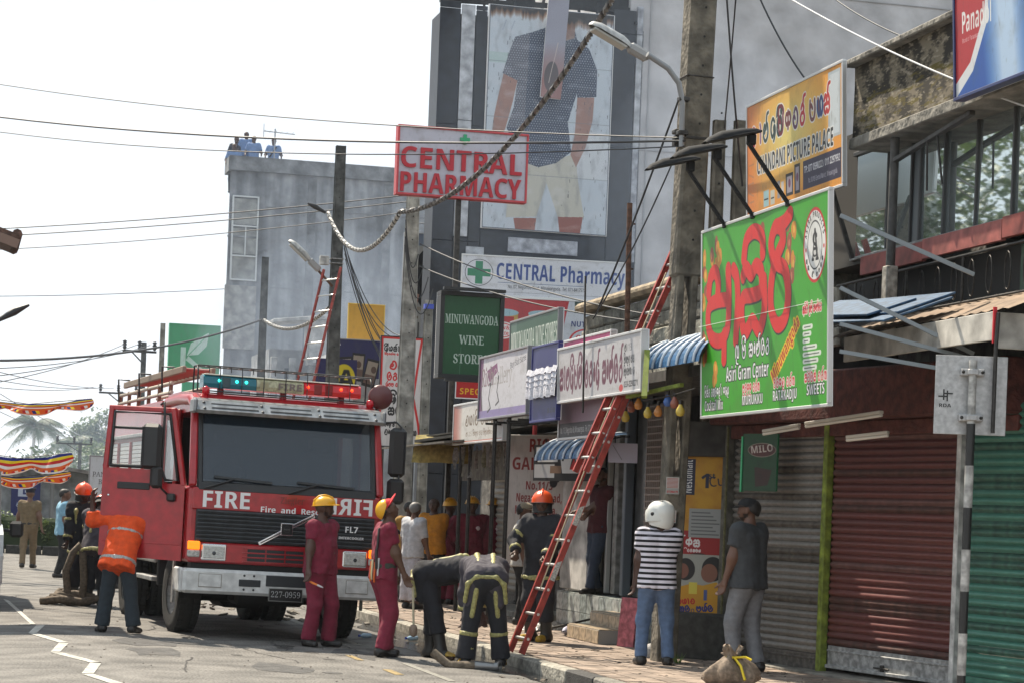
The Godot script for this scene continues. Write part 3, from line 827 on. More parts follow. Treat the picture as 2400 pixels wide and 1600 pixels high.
func chandani_pic() -> Pic:
	var p := Pic.new(520, 240, Color(.93, .62, .20))
	for y in 240:
		for x in 520:
			var d := Vector2((x - 240) / 260.0, (y - 90) / 130.0).length()
			p.dot(x, y, Color(.93, .87, .52), clampf(1.05 - d, 0, .9))
			if x < 90: p.dot(x, y, Color(.93, .45, .15), (90 - x) / 130.0)
	p.rect(448, 10, 62, 130, Color(.72, .76, .78)); p.rect(456, 16, 46, 118, Color(.82, .85, .86))
	var cols := [Color(.72, .14, .16), Color(.55, .30, .50), Color(.10, .22, .20), Color(.08, .20, .18), Color(.45, .05, .16), Color(.42, .12, .12), Color(.36, .16, .30), Color(.75, .08, .14), Color(.45, .2, .2), Color(.14, .25, .5), Color(.75, .12, .1), Color(.7, .1, .1)]
	var xs := [22, 62, 96, 138, 182, 222, 262, 300, 352, 390, 424, 462]
	for pass_ in 2:
		for i in 12:
			p.sinhala(["v", "A", "nh", "dnI", "pi", "k", "v", "rh", "pe", "l", "s", "h"][i], xs[i] + (10 if i == 1 else 0), 92 - i * .4, 46, WHITE if pass_ == 0 else cols[i], 13.0 if pass_ == 0 else 7.5, .72)
	p.text("CHANDANI PICTURE PALACE", 60, 156, 36, WHITE, "nb", 415, 0, 3.0)
	p.text("CHANDANI PICTURE PALACE", 60, 156, 36, INK, "nb", 415)
	p.rect(318, 165, 194, 58, Color(.16, .13, .25))
	p.text("TP: 077 0590222 / 011 2297992", 324, 190, 14, WHITE, "nb", 182)
	p.text("No.10/18, Central Market, Minuwangoda.", 345, 212, 10, WHITE, "n", 150)
	for k in [[225, 178, 40, 46], [272, 165, 30, 60]]:
		p.rect(k[0], k[1], k[2], k[3], Color(.1, .09, .09)); p.rect(k[0] + 6, k[1] + 6, k[2] - 12, k[3] - 12, Color(.66, .62, .66)); p.oval(k[0] + k[2] / 2, k[1] + k[3] * .45, 6, 9, Color(.45, .22, .35))
	for k in [[98, 196, 30, 34, Color(.65, .8, .82)], [138, 200, 24, 30, Color(.8, .8, .75)], [178, 186, 16, 36, Color(.62, .6, .6)], [200, 190, 14, 40, Color(.85, .82, .8)]]:
		p.rect(k[0], k[1], k[2], k[3], k[4]); p.rect(k[0] + 3, k[1] + k[3] / 2, k[2] - 6, 3, INK)
	for i in 5: p.line([Vector2(14, 130 + i * 20), Vector2(40, 130 + i * 20 + (i % 2) * 8)], 4, Color(.80, .52, .28))
	return p

func shirt_pic() -> Pic:
	var p := Pic.new(340, 560, Color(.80, .84, .88))
	var f := func(a: Array) -> Array:
		var o := []
		for i in range(0, a.size(), 2): o.append(Vector2((a[i] - 435) / 985.0 * 340, (a[i + 1] - 70) / 1614.0 * 560))
		return o
	var skin := Color(.66, .50, .45)
	p.rect(0, 118, 110, 26, Color(.74, .82, .82)); p.rect(250, 300, 90, 120, Color(.86, .88, .90))
	p.poly(f.call([620, 950, 720, 1120, 900, 1190, 1150, 1100, 1180, 1300, 1240, 1560, 1030, 1570, 930, 1330, 860, 1580, 620, 1600, 640, 1250]), Color(.80, .79, .74))
	p.poly(f.call([680, 1600, 860, 1590, 850, 1690, 700, 1690]), Color(.62, .38, .32)); p.poly(f.call([1030, 1570, 1230, 1560, 1210, 1690, 1050, 1690]), Color(.60, .34, .28))
	p.poly(f.call([560, 560, 672, 600, 640, 760, 590, 960, 570, 1010, 488, 1000, 496, 880, 530, 700]), skin)
	p.poly(f.call([1150, 690, 1285, 680, 1278, 850, 1230, 1050, 1160, 1200, 1112, 1110, 1140, 960]), skin)
	p.poly(f.call([885, 200, 1100, 180, 1130, 270, 1230, 330, 1300, 480, 1300, 675, 1150, 690, 1145, 660, 1080, 880, 1118, 1090, 1000, 1180, 860, 1220, 740, 1190, 660, 1080, 600, 950, 650, 800, 672, 605, 552, 560, 600, 400, 640, 290, 760, 250]), Color(.20, .24, .34))
	p.poly(f.call([600, 400, 640, 290, 755, 255, 740, 950, 600, 950, 650, 800, 672, 605, 552, 560]), Color(.42, .42, .46), .8)
	var shirt := p.im.duplicate() as Image
	for i in 40:
		for j in 70:
			var x := 40 + i * 7 + (j % 2) * 3; var y := 50 + j * 6
			if x < 338 and y < 420 and shirt.get_pixel(x, y).b < .5 and shirt.get_pixel(x, y).r < .46: p.oval(x, y, 1.3, 1.3, Color(.72, .76, .80))
	p.poly(f.call([980, 70, 1110, 70, 1110, 260, 1000, 300]), Color(.62, .48, .42))
	p.text("/ /", 34, 62, 26, Color(.70, .74, .80), "n", 36)
	# scorched upper edge and flakes
	var n := FastNoiseLite.new(); n.seed = 2; n.frequency = .03
	for x in 340:
		var e := 14.0 + 12.0 * n.get_noise_1d(x * 2.0) + (16.0 if x > 210 and x < 320 else 0.0)
		for y in 70:
			p.dot(x, y, Color(.42, .26, .15), clampf((e + 14 - y) / 16.0, 0, .85))
			p.dot(x, y, Color(.10, .08, .07), clampf((e - y) / 8.0, 0, .95))
	var rng := RandomNumberGenerator.new(); rng.seed = 9
	for i in 150:
		var q := Vector2(rng.randf_range(0, 340), rng.randf_range(20, 555))
		p.line([q, q + Vector2(rng.randf_range(-1, 1), rng.randf_range(2, 9))], rng.randf_range(.6, 1.3), Color(.25, .25, .27))
	p.noise(.5, 12, .03, .012, .05, Color(.45, .45, .48)); p.noise(.5, 14, .012, .03, .1, Color(.9, .9, .92))
	for y in [140, 280, 420]: p.line([Vector2(0, y), Vector2(340, y)], 1, Color(.5, .52, .55))
	p.frame(2, Color(.3, .33, .38))
	return p

func build_tower():
	var t := thing("tower_building", "tall shop building clad in black and white panels with burnt upper edge", "building", V(13.5, 0, -46.0))
	var navy := [mat("clad_a", C(.018, .022, .033), .45, .2, "mottle", .8), mat("clad_b", C(.022, .027, .038), .5, .2, "stain", .7), mat("clad_c", C(.015, .019, .028), .45, .2, "mottle", .9)]
	var pale := [mat("clad_white", C(.50, .52, .58), .55, .1, "stain", .8), mat("clad_white_b", C(.56, .58, .62), .55, .1, "mottle", .9)]
	var wallm := mat("tower_wall", C(.56, .55, .56), .85, 0, "cloth", .12, "bump", .2)
	obj("wall", G.new().bx(6.2, 8.6, -4.0, 12.4, 17.4, 10.4), wallm, t)
	obj("facade_core", G.new().bx(-1.9, 5.9, .8, 4.4, 12.0, .8), navy[0], t)
	obj("wall_joint", G.new().bx(.45, 8.5, 1.22, .03, 17.0, .02).bx(5.0, 9.4, 1.215, 10, .02, .015).bx(5.0, 13.0, 1.215, 10, .02, .015), mat("joint", C(.33, .33, .34), .9), t)
	var rng := RandomNumberGenerator.new(); rng.seed = 5
	# cladding strips, panel by panel: [x0, x1, y0, y1, kind]
	for s in [[-4.12, -3.67, 0, 12.15, 0], [-3.66, -3.36, 7.3, 12.1, 1], [-3.66, -3.36, 0, 7.28, 0], [-3.35, -3.1, 0, 12.1, 0], [-.38, .12, 7.0, 12.3, 0], [.13, .27, 7.0, 12.4, 1], [-3.09, -.4, 6.96, 7.46, 0], [-3.09, .2, 0, 4.8, 0]]:
		var y: float = s[2]
		while y < s[3] - .05:
			var y2: float = minf(y + (2.4 if s[1] - s[0] < 1 else .5 if s[2] > 5 else 1.6), s[3])
			put("cladding_panel", G.new().bx(0, 0, 0, s[1] - s[0] - .012, y2 - y - .012, .05, .006).done(), (navy if s[4] == 0 else pale)[rng.randi() % (3 if s[4] == 0 else 2)], t, V((s[0] + s[1]) / 2, (y + y2) / 2, 1.24 + rng.randf_range(0, .008)))
			y = y2
	put("cladding_panel", G.new().bx(0, 0, 0, 1.5, .3, .04, .004).done(), pale[0], t, V(-1.75, 7.2, 1.3))
	put("cladding_panel", G.new().bx(0, 0, 0, .38, .16, .04, .004).done(), pale[1], t, V(-3.2, 7.02, 1.3))
	# burnt roof truss above
	var soot := mat("soot", C(.02, .02, .02), .95, 0, "mottle", 2)
	for i in 12: obj("burnt_strut", G.new().bar(V(-3.1 + i * .29, 12.0, .9 + .2 * (i % 3)), V(-3.0 + i * .29 + rng.randf_range(-.2, .2), 12.9, .7), .05, .05), soot, t)
	obj("burnt_beam", G.new().bar(V(-4.1, 12.18, 1.1), V(.2, 12.34, 1.1), .08, .1), soot, t)
	obj("burnt_panel", G.new().box(Transform3D(Basis(Vector3.BACK, -.06), V(-.7, 12.75, 1.0)), V(1.9, 1.0, .06)).box(Transform3D(Basis(Vector3.BACK, .3), V(-2.4, 12.6, .9)), V(.6, .8, .05)), soot, t)
	# the large printed panel and its hanging torn strip
	var bb := thing("fashion_billboard", "tall scorched billboard of a man in dotted navy shirt and beige trousers", "billboard", V(11.76, 9.82, -44.66))
	put("printed_face", face(2.68, 4.62, 10, 16, 0, .012), sign_mat(shirt_pic(), .5), bb, V(0, 0, 0))
	obj("backing", G.new().bx(0, 0, -.04, 2.72, 4.64, .05), mat("tray"), bb)
	var strip := Pic.new(64, 200, Color(.62, .62, .68))
	for y in 200:
		for x in 64:
			strip.dot(x, y, Color(.62, .40, .36), clampf((y - 90) / 90.0, 0, .8))
	strip.oval(28, 158, 22, 30, Color(.2, .19, .2), 0, .7); strip.line([Vector2(40, 90), Vector2(22, 170)], 2, Color(.8, .75, .72))
	var sg := thing("torn_panel_strip", "torn greyish panel strip hanging over the billboard", "panel", V(11.78, 11.3, -44.45))
	put("strip_face", face(.44, 2.1, 4, 12, 0, .05), sign_mat(strip, .5), sg, V(0, 0, .02), Basis(Vector3.BACK, -.05))
	obj("strip_back", G.new().box(Transform3D(Basis(Vector3.BACK, -.05), V(0, 0, -.035)), V(.44, 2.1, .02)), mat("tray"), sg)

func build_signs():
	var alu := mat("alu_frame", C(.58, .58, .57), .4, .6)
	var grey_frame := mat("grey_frame", C(.22, .22, .23), .5, .4)
	var redf := mat("red_frame", C(.45, .05, .06), .5)
	var steel := mat("dark_steel")
	# CENTRAL PHARMACY box sign on its post
	var cp := Pic.new(128, 64, Color(.80, .80, .85)); cp.noise(.25, 4, .05, .05, .1, Color(.6, .6, .65))
	var t := board("pharmacy_box_sign", "white box sign with red raised CENTRAL PHARMACY letters and green cross", V(8.28, 7.57, -37.1), .0, 2.3, 1.19, cp, redf, "sign", .2, 0, .035, 0)
	var rl := mat("red_letter", C(.40, .018, .03), .6)
	letters(t, "CENTRAL", 2.12, .36, .04, V(-.02, .05, .02), rl)
	letters(t, "PHARMACY", 2.12, .34, .04, V(-.02, -.37, .02), rl)
	obj("cross", G.new().bx(.02, .42, .02, .17, .055, .03).bx(.02, .42, .021, .055, .17, .032), mat("green_letter", C(.02, .30, .13), .45), t)
	obj("post", G.new().bx(-.02 - .0, -3.6, -.14, .09, 6.0, .09, .01), steel, t)
	# wall sign of the same shop
	var p := Pic.new(640, 160, Color(.88, .89, .91))
	p.oval(66, 70, 54, 54, INK, 2.0); p.rect(52, 24, 28, 92, Color(.02, .52, .34)); p.rect(22, 55, 88, 30, Color(.02, .52, .34))
	p.text("CENTRAL Pharmacy", 130, 92, 64, Color(.06, .22, .55), "nb", 500)
	p.line([Vector2(140, 106), Vector2(470, 106)], 2, Color(.3, .4, .55)); p.text("No. 07, Negombo Road, Minuwangoda.  Tel: 071-8417572", 178, 128, 14, INK, "n", 300)
	p.line([Vector2(0, 144), Vector2(640, 144)], 1.5, Color(.55, .57, .6))
	t = board("pharmacy_wall_sign", "white wall sign with blue CENTRAL Pharmacy lettering and circled green cross", V(11.72, 6.5, -44.3), deg_to_rad(-6), 3.5, .84, p, alu, "sign", .08)
	# infant formula panel underneath
	p = Pic.new(512, 256, Color(.72, .05, .06))
	for k in [[30, 60], [170, 60]]:
		p.rect(k[0], k[1] - 8, 104, 190, Color(.78, .62, .2)); p.rect(k[0] + 14, k[1] + 10, 76, 180, Color(.70, .06, .05)); p.oval(k[0] + 52, k[1] - 4, 54, 14, Color(.62, .76, .8))
		p.oval(k[0] + 52, k[1] + 62, 44, 32, WHITE); p.oval(k[0] + 52, k[1] + 62, 38, 27, RED, 3.0); p.text("Cow&", k[0] + 28, k[1] + 60, 15, RED, "sb", 48); p.text("Gate", k[0] + 34, k[1] + 80, 15, RED, "sb", 40)
	p.poly([Vector2(310, 0), Vector2(512, 0), Vector2(512, 256), Vector2(300, 256), Vector2(290, 120)], Color(.80, .82, .85)); p.poly([Vector2(330, 0), Vector2(480, 0), Vector2(470, 40), Vector2(330, 45)], Color(.05, .22, .14))
	p.text("NUTRICIA", 318, 96, 20, Color(.10, .14, .4), "nb", 120); p.oval(376, 150, 62, 48, RED, 5.0); p.text("Cow&", 336, 152, 26, RED, "sb", 80); p.text("Gate", 346, 182, 26, RED, "sb", 64)
	t = board("formula_panel", "red and white product panel with tins and a heart logo below the pharmacy wall sign", V(11.9, 5.35, -44.2), deg_to_rad(-6), 3.1, 1.45, p, alu)
	p = Pic.new(128, 64, Color(.74, .05, .05)); p.text("SPECIAL", 12, 52, 16, Color(.95, .75, .1), "nb", 96); p.frame(3, WHITE)
	sheet("red_offer_sign", "small red sign with yellow SPECIAL lettering under the green wine box", V(9.62, 4.0, -41.0), 0, .9, .46, p, "sign")
	# green wine boards
	p = Pic.new(256, 320, Color(.04, .32, .15)); p.noise(.25, 3, .03, .03, .05, Color(.02, .2, .1))
	p.text("MINUWANGODA", 14, 116, 36, Color(.80, .85, .80), "sb", 228); p.text("WINE", 76, 194, 34, Color(.80, .85, .80), "sb", 108); p.text("STORES", 54, 268, 36, Color(.80, .85, .80), "sb", 150)
	p.line([Vector2(86, 206), Vector2(84, 310)], 1.2, Color(.5, .62, .52))
	t = board("wine_box_sign", "dark green MINUWANGODA WINE STORES box sign facing the road", V(8.19, 4.52, -35.56), .0, 1.08, 1.42, p, mat("black_frame", C(.02, .02, .02), .5, .2), "sign", .3, 0, .07)
	obj("light_strip", G.new().bx(0, .74, .12, 1.04, .05, .1), mat("black_frame"), t)
	obj("light_strip", G.new().bx(0, -.74, .12, .9, .05, .1), mat("black_frame"), t)
	p = Pic.new(512, 128, Color(.07, .30, .18)); p.rect(0, 0, 70, 128, Color(.3, .42, .36)); p.text("MINUWANGODA WINE STORES", 10, 66, 42, Color(.86, .88, .84), "sb", 490)
	t = board("wine_side_sign", "long green wine store board seen edge on behind the white gallery sign", V(7.85, 3.98, -30.2), STREET, 2.7, .9, p, grey_frame)
	# shop boards over the pavement
	p = Pic.new(512, 192, Color(.86, .85, .82)); p.rect(0, 0, 96, 192, Color(.70, .42, .36))
	for i in 96: p.rect(i, 0, 1, 192, Color(.70, .42, .36).lerp(Color(.86, .85, .82), clampf((i - 30) / 66.0, 0, 1)))
	p.sinhala("jyAni tredhsh", 130, 110, 58, Color(.45, .36, .25), 7, .62); p.sinhala("nA 25 mIgmuv pAr minuvnhgod", 140, 160, 24, Color(.5, .4, .3), 2.4, .55)
	p.rect(0, 182, 512, 10, Color(.74, .35, .25))
	board("cream_trade_board", "cream and rust trade board beyond the white gallery sign", V(7.42, 2.95, -31.6), STREET, 3.2, .62, p, alu)
	p = Pic.new(512, 220, Color(.84, .84, .86))
	p.poly([Vector2(0, 0), Vector2(40, 0), Vector2(26, 150), Vector2(60, 220), Vector2(0, 220)], Color(.42, .22, .40)); p.rect(0, 190, 512, 30, Color(.58, .52, .72)); p.poly([Vector2(80, 50), Vector2(190, 30), Vector2(200, 60), Vector2(110, 92)], Color(.50, .2, .42))
	p.text("Rich", 18, 104, 62, Color(.34, .3, .3), "sb", 140); p.text("Gallery", 150, 104, 56, Color(.66, .64, .62), "s", 200); p.text("Rich", 22, 102, 62, Color(.62, .5, .55), "s", 130)
	p.text("Buy Suit Saree", 330, 60, 20, INK, "s", 160, -.12)
	for k in [[120, 150], [210, 130]]:
		p.line([Vector2(k[0], k[1] - 40), Vector2(k[0] - 12, k[1]), Vector2(k[0] + 12, k[1] + 34), Vector2(k[0] - 20, k[1] + 46)], 7, Color(.2, .18, .2)); p.oval(k[0], k[1] - 48, 7, 9, Color(.2, .18, .2))
	p.line([Vector2(20, 120), Vector2(34, 180)], 14, Color(.30, .22, .26)); p.noise(.3, 8, .02, .05, .1, Color(.7, .7, .7))
	t = board("gallery_board", "white gallery board with purple swash and sketched figures on thin black legs", V(7.2, 3.37, -29.25), STREET, 2.75, .9, p, grey_frame, "sign", .12)
	for s in [-.55, .25]: obj("leg", G.new().tube([V(s, -.45, -.05), V(s, -3.28, -.05)], .03, 8), steel, t)
	for i in 4: obj("under_slat", G.new().bx(-.9 + i * .6, -.5, -.3, .04, .03, .6), steel, t)
	# blue board wrapped with white cloth
	p = Pic.new(128, 128, Color(.10, .13, .42)); p.noise(.2, 4, .03, .03, .1, Color(.2, .26, .6)); p.text("B.U.M", 84, 116, 8, Color(.03, .04, .16), "nb", 36)
	t = board("blue_board", "plain deep blue board with a white cloth tied round its middle", V(7.2, 3.29, -27.05), STREET, 1.3, .98, p, mat("blue_edge", C(.02, .025, .14), .5), "sign", .05)
	var g := G.new()
	for i in 26:
		var x0 := -.66 + i * .0508
		var za := .05 + .018 * sin(i * 1.9) + .012 * sin(i * .7); var zb := .05 + .018 * sin((i + 1) * 1.9) + .012 * sin((i + 1) * .7)
		var ya := .012 * sin(i * 1.1); var yb := .012 * sin((i + 1) * 1.1)
		for k in 5:
			var v0 := -.2 + k * .075; var v1 := v0 + .075
			g.quad(V(x0, v0 + ya, za), V(x0, v1 + ya, za - .006 * k), V(x0 + .0508, v1 + yb, zb - .006 * k), V(x0 + .0508, v0 + yb, zb), 1)
	tag(obj("cloth_wrap", g, mat("white_cloth", C(.66, .66, .72), .9, 0, "cloth", 2.0, "bump", .5)), "crumpled white cloth tied round the blue board", "cloth").transform = Transform3D(Basis(Vector3.UP, STREET), V(7.19, 3.3, -27.05))
	# shoe shop and trade centre boards
	p = Pic.new(512, 256, Color(.78, .20, .48)); p.rect(0, 216, 512, 40, Color(.16, .16, .17)); p.rect(0, 90, 512, 126, Color(.6, .5, .55))
	p.text("MULTY SHOE PALACE", 24, 70, 46, Color(.93, .78, .08), "nb", 460); p.text("No. 11/3, Negombo Rd, Minuwangoda.  Tel. 071 0000250", 20, 242, 16, WHITE, "n", 380)
	board("shoe_shop_board", "pink shoe shop board with yellow lettering half hidden by the trade centre board", V(7.42, 3.2, -26.0), STREET, 2.2, 1.25, p, alu)
	p = Pic.new(640, 128, Color(.78, .77, .78))
	p.poly([Vector2(180, 0), Vector2(240, 30), Vector2(300, 0)], Color(.88, .88, .88))
	p.sinhala("sAndIpnI tredh senhtrh", 18, 100, 62, Color(.40, .14, .24), 8.5, .50)
	p.sinhala("nA 13", 520, 38, 18, INK, 2.4, .7); p.sinhala("mIgmuv pAr", 516, 64, 18, INK, 2.4, .55); p.sinhala("minuvnhgod", 516, 90, 18, INK, 2.4, .55); p.text("033-2298271", 520, 116, 13, INK, "nb", 100)
	p.oval(500, 116, 14, 8, Color(.85, .25, .25)); p.noise(.35, 6, .015, .06, .12, Color(.92, .92, .92))
	t = board("trade_centre_board", "long pale trade centre board with maroon curly lettering on green brackets", V(7.2, 3.34, -24.7), STREET, 3.45, .68, p, alu, "sign", .07, .02)
	obj("bracket", G.new().bar(V(.9, -.36, -.1), V(2.2, -.28, -.3), .05, .04), mat("lime_paint"), t)
	obj("bracket", G.new().bar(V(1.75, .1, -.05), V(2.15, -.42, .1), .06, .04), mat("lime_paint"), t)
	obj("stay", G.new().tube([V(-.35, 1.1, .06), V(-.35, -.5, .06)], .012, 6), steel, t)
	# the big green sweets board with three flood lamps
	t = board("green_sweets_board", "large bright green sweets board with huge red curly letters and round emblem", V(7.47, 3.65, -20.1), STREET, 3.46, 1.94, asiri_pic(), alu, "sign", .03, deg_to_rad(2.0), .03, .008)
	obj("panel_seam", G.new().bx(-.1, -.02, .011, 3.36, .006, .002), mat("seam", C(.6, .65, .55), .6), t)
	for k in [[1.73, .9, 1.3, .2], [1.73, .1, 1.3, -.5], [1.73, -.3, 1.2, -.55], [1.73, -.6, .8, -.68]]:
		obj("strut", G.new().bar(V(k[0], k[1] * .8, -.1), V(k[0] + .3, k[3], -1.25), .035, .035), mat("strut_grey", C(.22, .25, .27), .5, .4), t)
	for i in 3:
		var x: float = [-1.02, -.22, .72][i]
		var la := thing("board_flood_lamp", ["black sign flood lamp nearest the concrete pole", "middle black sign flood lamp over the green board", "black sign flood lamp in front of the picture palace board"][i], "lamp", V(7.45, 4.62, -20.1 + x), STREET, "flood lamps on the green board")
		obj("arm", G.new().bar(V(0, -.04, .0), V(0, .50, .42), .045, .03, .004), mat("black_paint", C(.008, .008, .009), .9), la)
		obj("foot_clamp", G.new().bx(0, -.02, 0, .09, .06, .06, .008), mat("black_paint"), la)
		g = G.new()
		var rows := [[.30, .01, .02], [.36, .05, .05], [.5, .085, .075], [.7, .095, .085], [.82, .09, .05], [.86, .07, .015]]
		for r in rows.size() - 1:
			var a = rows[r]; var b = rows[r + 1]
			var dy := func(z): return .60 - (z - .36) * .26
			for k in 8:
				var an := PI * k / 8; var an2 := PI * (k + 1) / 8
				g.quad(V(a[1] * cos(an), dy.call(a[0]) + a[2] * sin(an), a[0]), V(a[1] * cos(an2), dy.call(a[0]) + a[2] * sin(an2), a[0]), V(b[1] * cos(an2), dy.call(b[0]) + b[2] * sin(an2), b[0]), V(b[1] * cos(an), dy.call(b[0]) + b[2] * sin(an), b[0]), 1)
		var hd := obj("lamp_hood", g, mat("black_paint"), la)
		obj("rim", G.new().box(Transform3D(Basis(Vector3.RIGHT, .26), V(0, .55, .58)), V(.19, .015, .52), .004), mat("black_paint"), hd)
		obj("knuckle", G.new().bx(0, .54, .40, .07, .1, .08, .01), mat("black_paint"), la)
	# picture palace board
	t = board("picture_palace_board", "orange and yellow picture palace board with colourful curly lettering", V(8.5, 5.65, -22.1), STREET, 2.78, 1.27, chandani_pic(), alu, "sign", .03, deg_to_rad(2.5))
	for s in [-.9, .9]: obj("hanger", G.new().bar(V(s, -.6, -.08), V(s, -1.3, -.3), .04, .04), steel, t)
	# medicine board at the top right corner
	p = Pic.new(512, 300, Color(.08, .32, .66))
	for y in 300:
		for x in 512:
			p.dot(x, y, Color(.80, .88, .96), clampf(1.2 - absf(x - 190 - (y - 150) * .1) / 75.0, 0, .9)); p.dot(x, y, Color(.2, .5, .85), clampf(.8 - absf(x - 380) / 120.0, 0, .5))
	p.poly([Vector2(0, 0), Vector2(90, 20), Vector2(132, 90), Vector2(128, 160), Vector2(70, 255), Vector2(0, 300)], Color(.88, .89, .9)); p.poly([Vector2(0, 30), Vector2(85, 40), Vector2(120, 100), Vector2(112, 150), Vector2(60, 235), Vector2(0, 270)], Color(.72, .09, .12))
	p.text("Panadol", 26, 170, 44, WHITE, "nb", 116); p.text("Brand of Paracetamol", 30, 190, 9, WHITE, "n", 70)
	board("medicine_board", "blue and red medicine board with white Panadol lettering above the windows", V(8.42, 6.05, -16.75), STREET, 2.6, 1.3, p, mat("navy_frame", C(.03, .04, .12), .4, .2), "sign", .1, deg_to_rad(3))
	# pavement level: gallery panel, posters
	p = Pic.new(192, 320, Color(.80, .77, .74))
	p.text("RICH", 60, 40, 32, Color(.55, .14, .12), "nb", 90); p.text("GALLERY", 10, 84, 30, Color(.55, .14, .12), "nb", 172); p.text("No.11/3", 54, 132, 20, Color(.55, .16, .14), "nb", 84); p.text("Negambo Road,", 26, 162, 20, Color(.55, .16, .14), "nb", 142); p.text("Minuwangoda.", 24, 192, 20, Color(.55, .16, .14), "nb", 130)
	p.oval(140, 112, 12, 14, INK); p.oval(152, 104, 7, 9, INK); p.line([Vector2(112, 10), Vector2(140, 110)], 5, INK); p.noise(.3, 5, .03, .02, .1, Color(.5, .48, .45))
	t = board("gallery_address_panel", "tall cream RICH GALLERY address panel beside the red pole", V(8.15, 1.82, -30.7), deg_to_rad(-52), 1.15, 1.9, p, mat("cream_edge", C(.5, .48, .44), .7), "sign", .05, 0, .02)
	p = Pic.new(256, 96, Color(.05, .05, .055)); p.rect(10, 6, 90, 40, WHITE); p.text("AVAILABLE", 12, 36, 16, INK, "nb", 86); p.poly([Vector2(110, 30), Vector2(250, 24), Vector2(250, 76), Vector2(120, 76)], WHITE); p.text("An", 150, 66, 36, INK, "nb", 60); p.poly([Vector2(150, 66), Vector2(166, 34), Vector2(176, 66)], RED); p.rect(4, 52, 84, 36, Color(.8, .8, .8)); p.rect(70, 56, 46, 20, Color(.55, .42, .32))
	sheet("shop_notice_strip", "black strip of shop notices under the small blue awning", V(8.1, 2.35, -29.2), deg_to_rad(-75), 1.7, .5, p, "sign")
	build_posters()

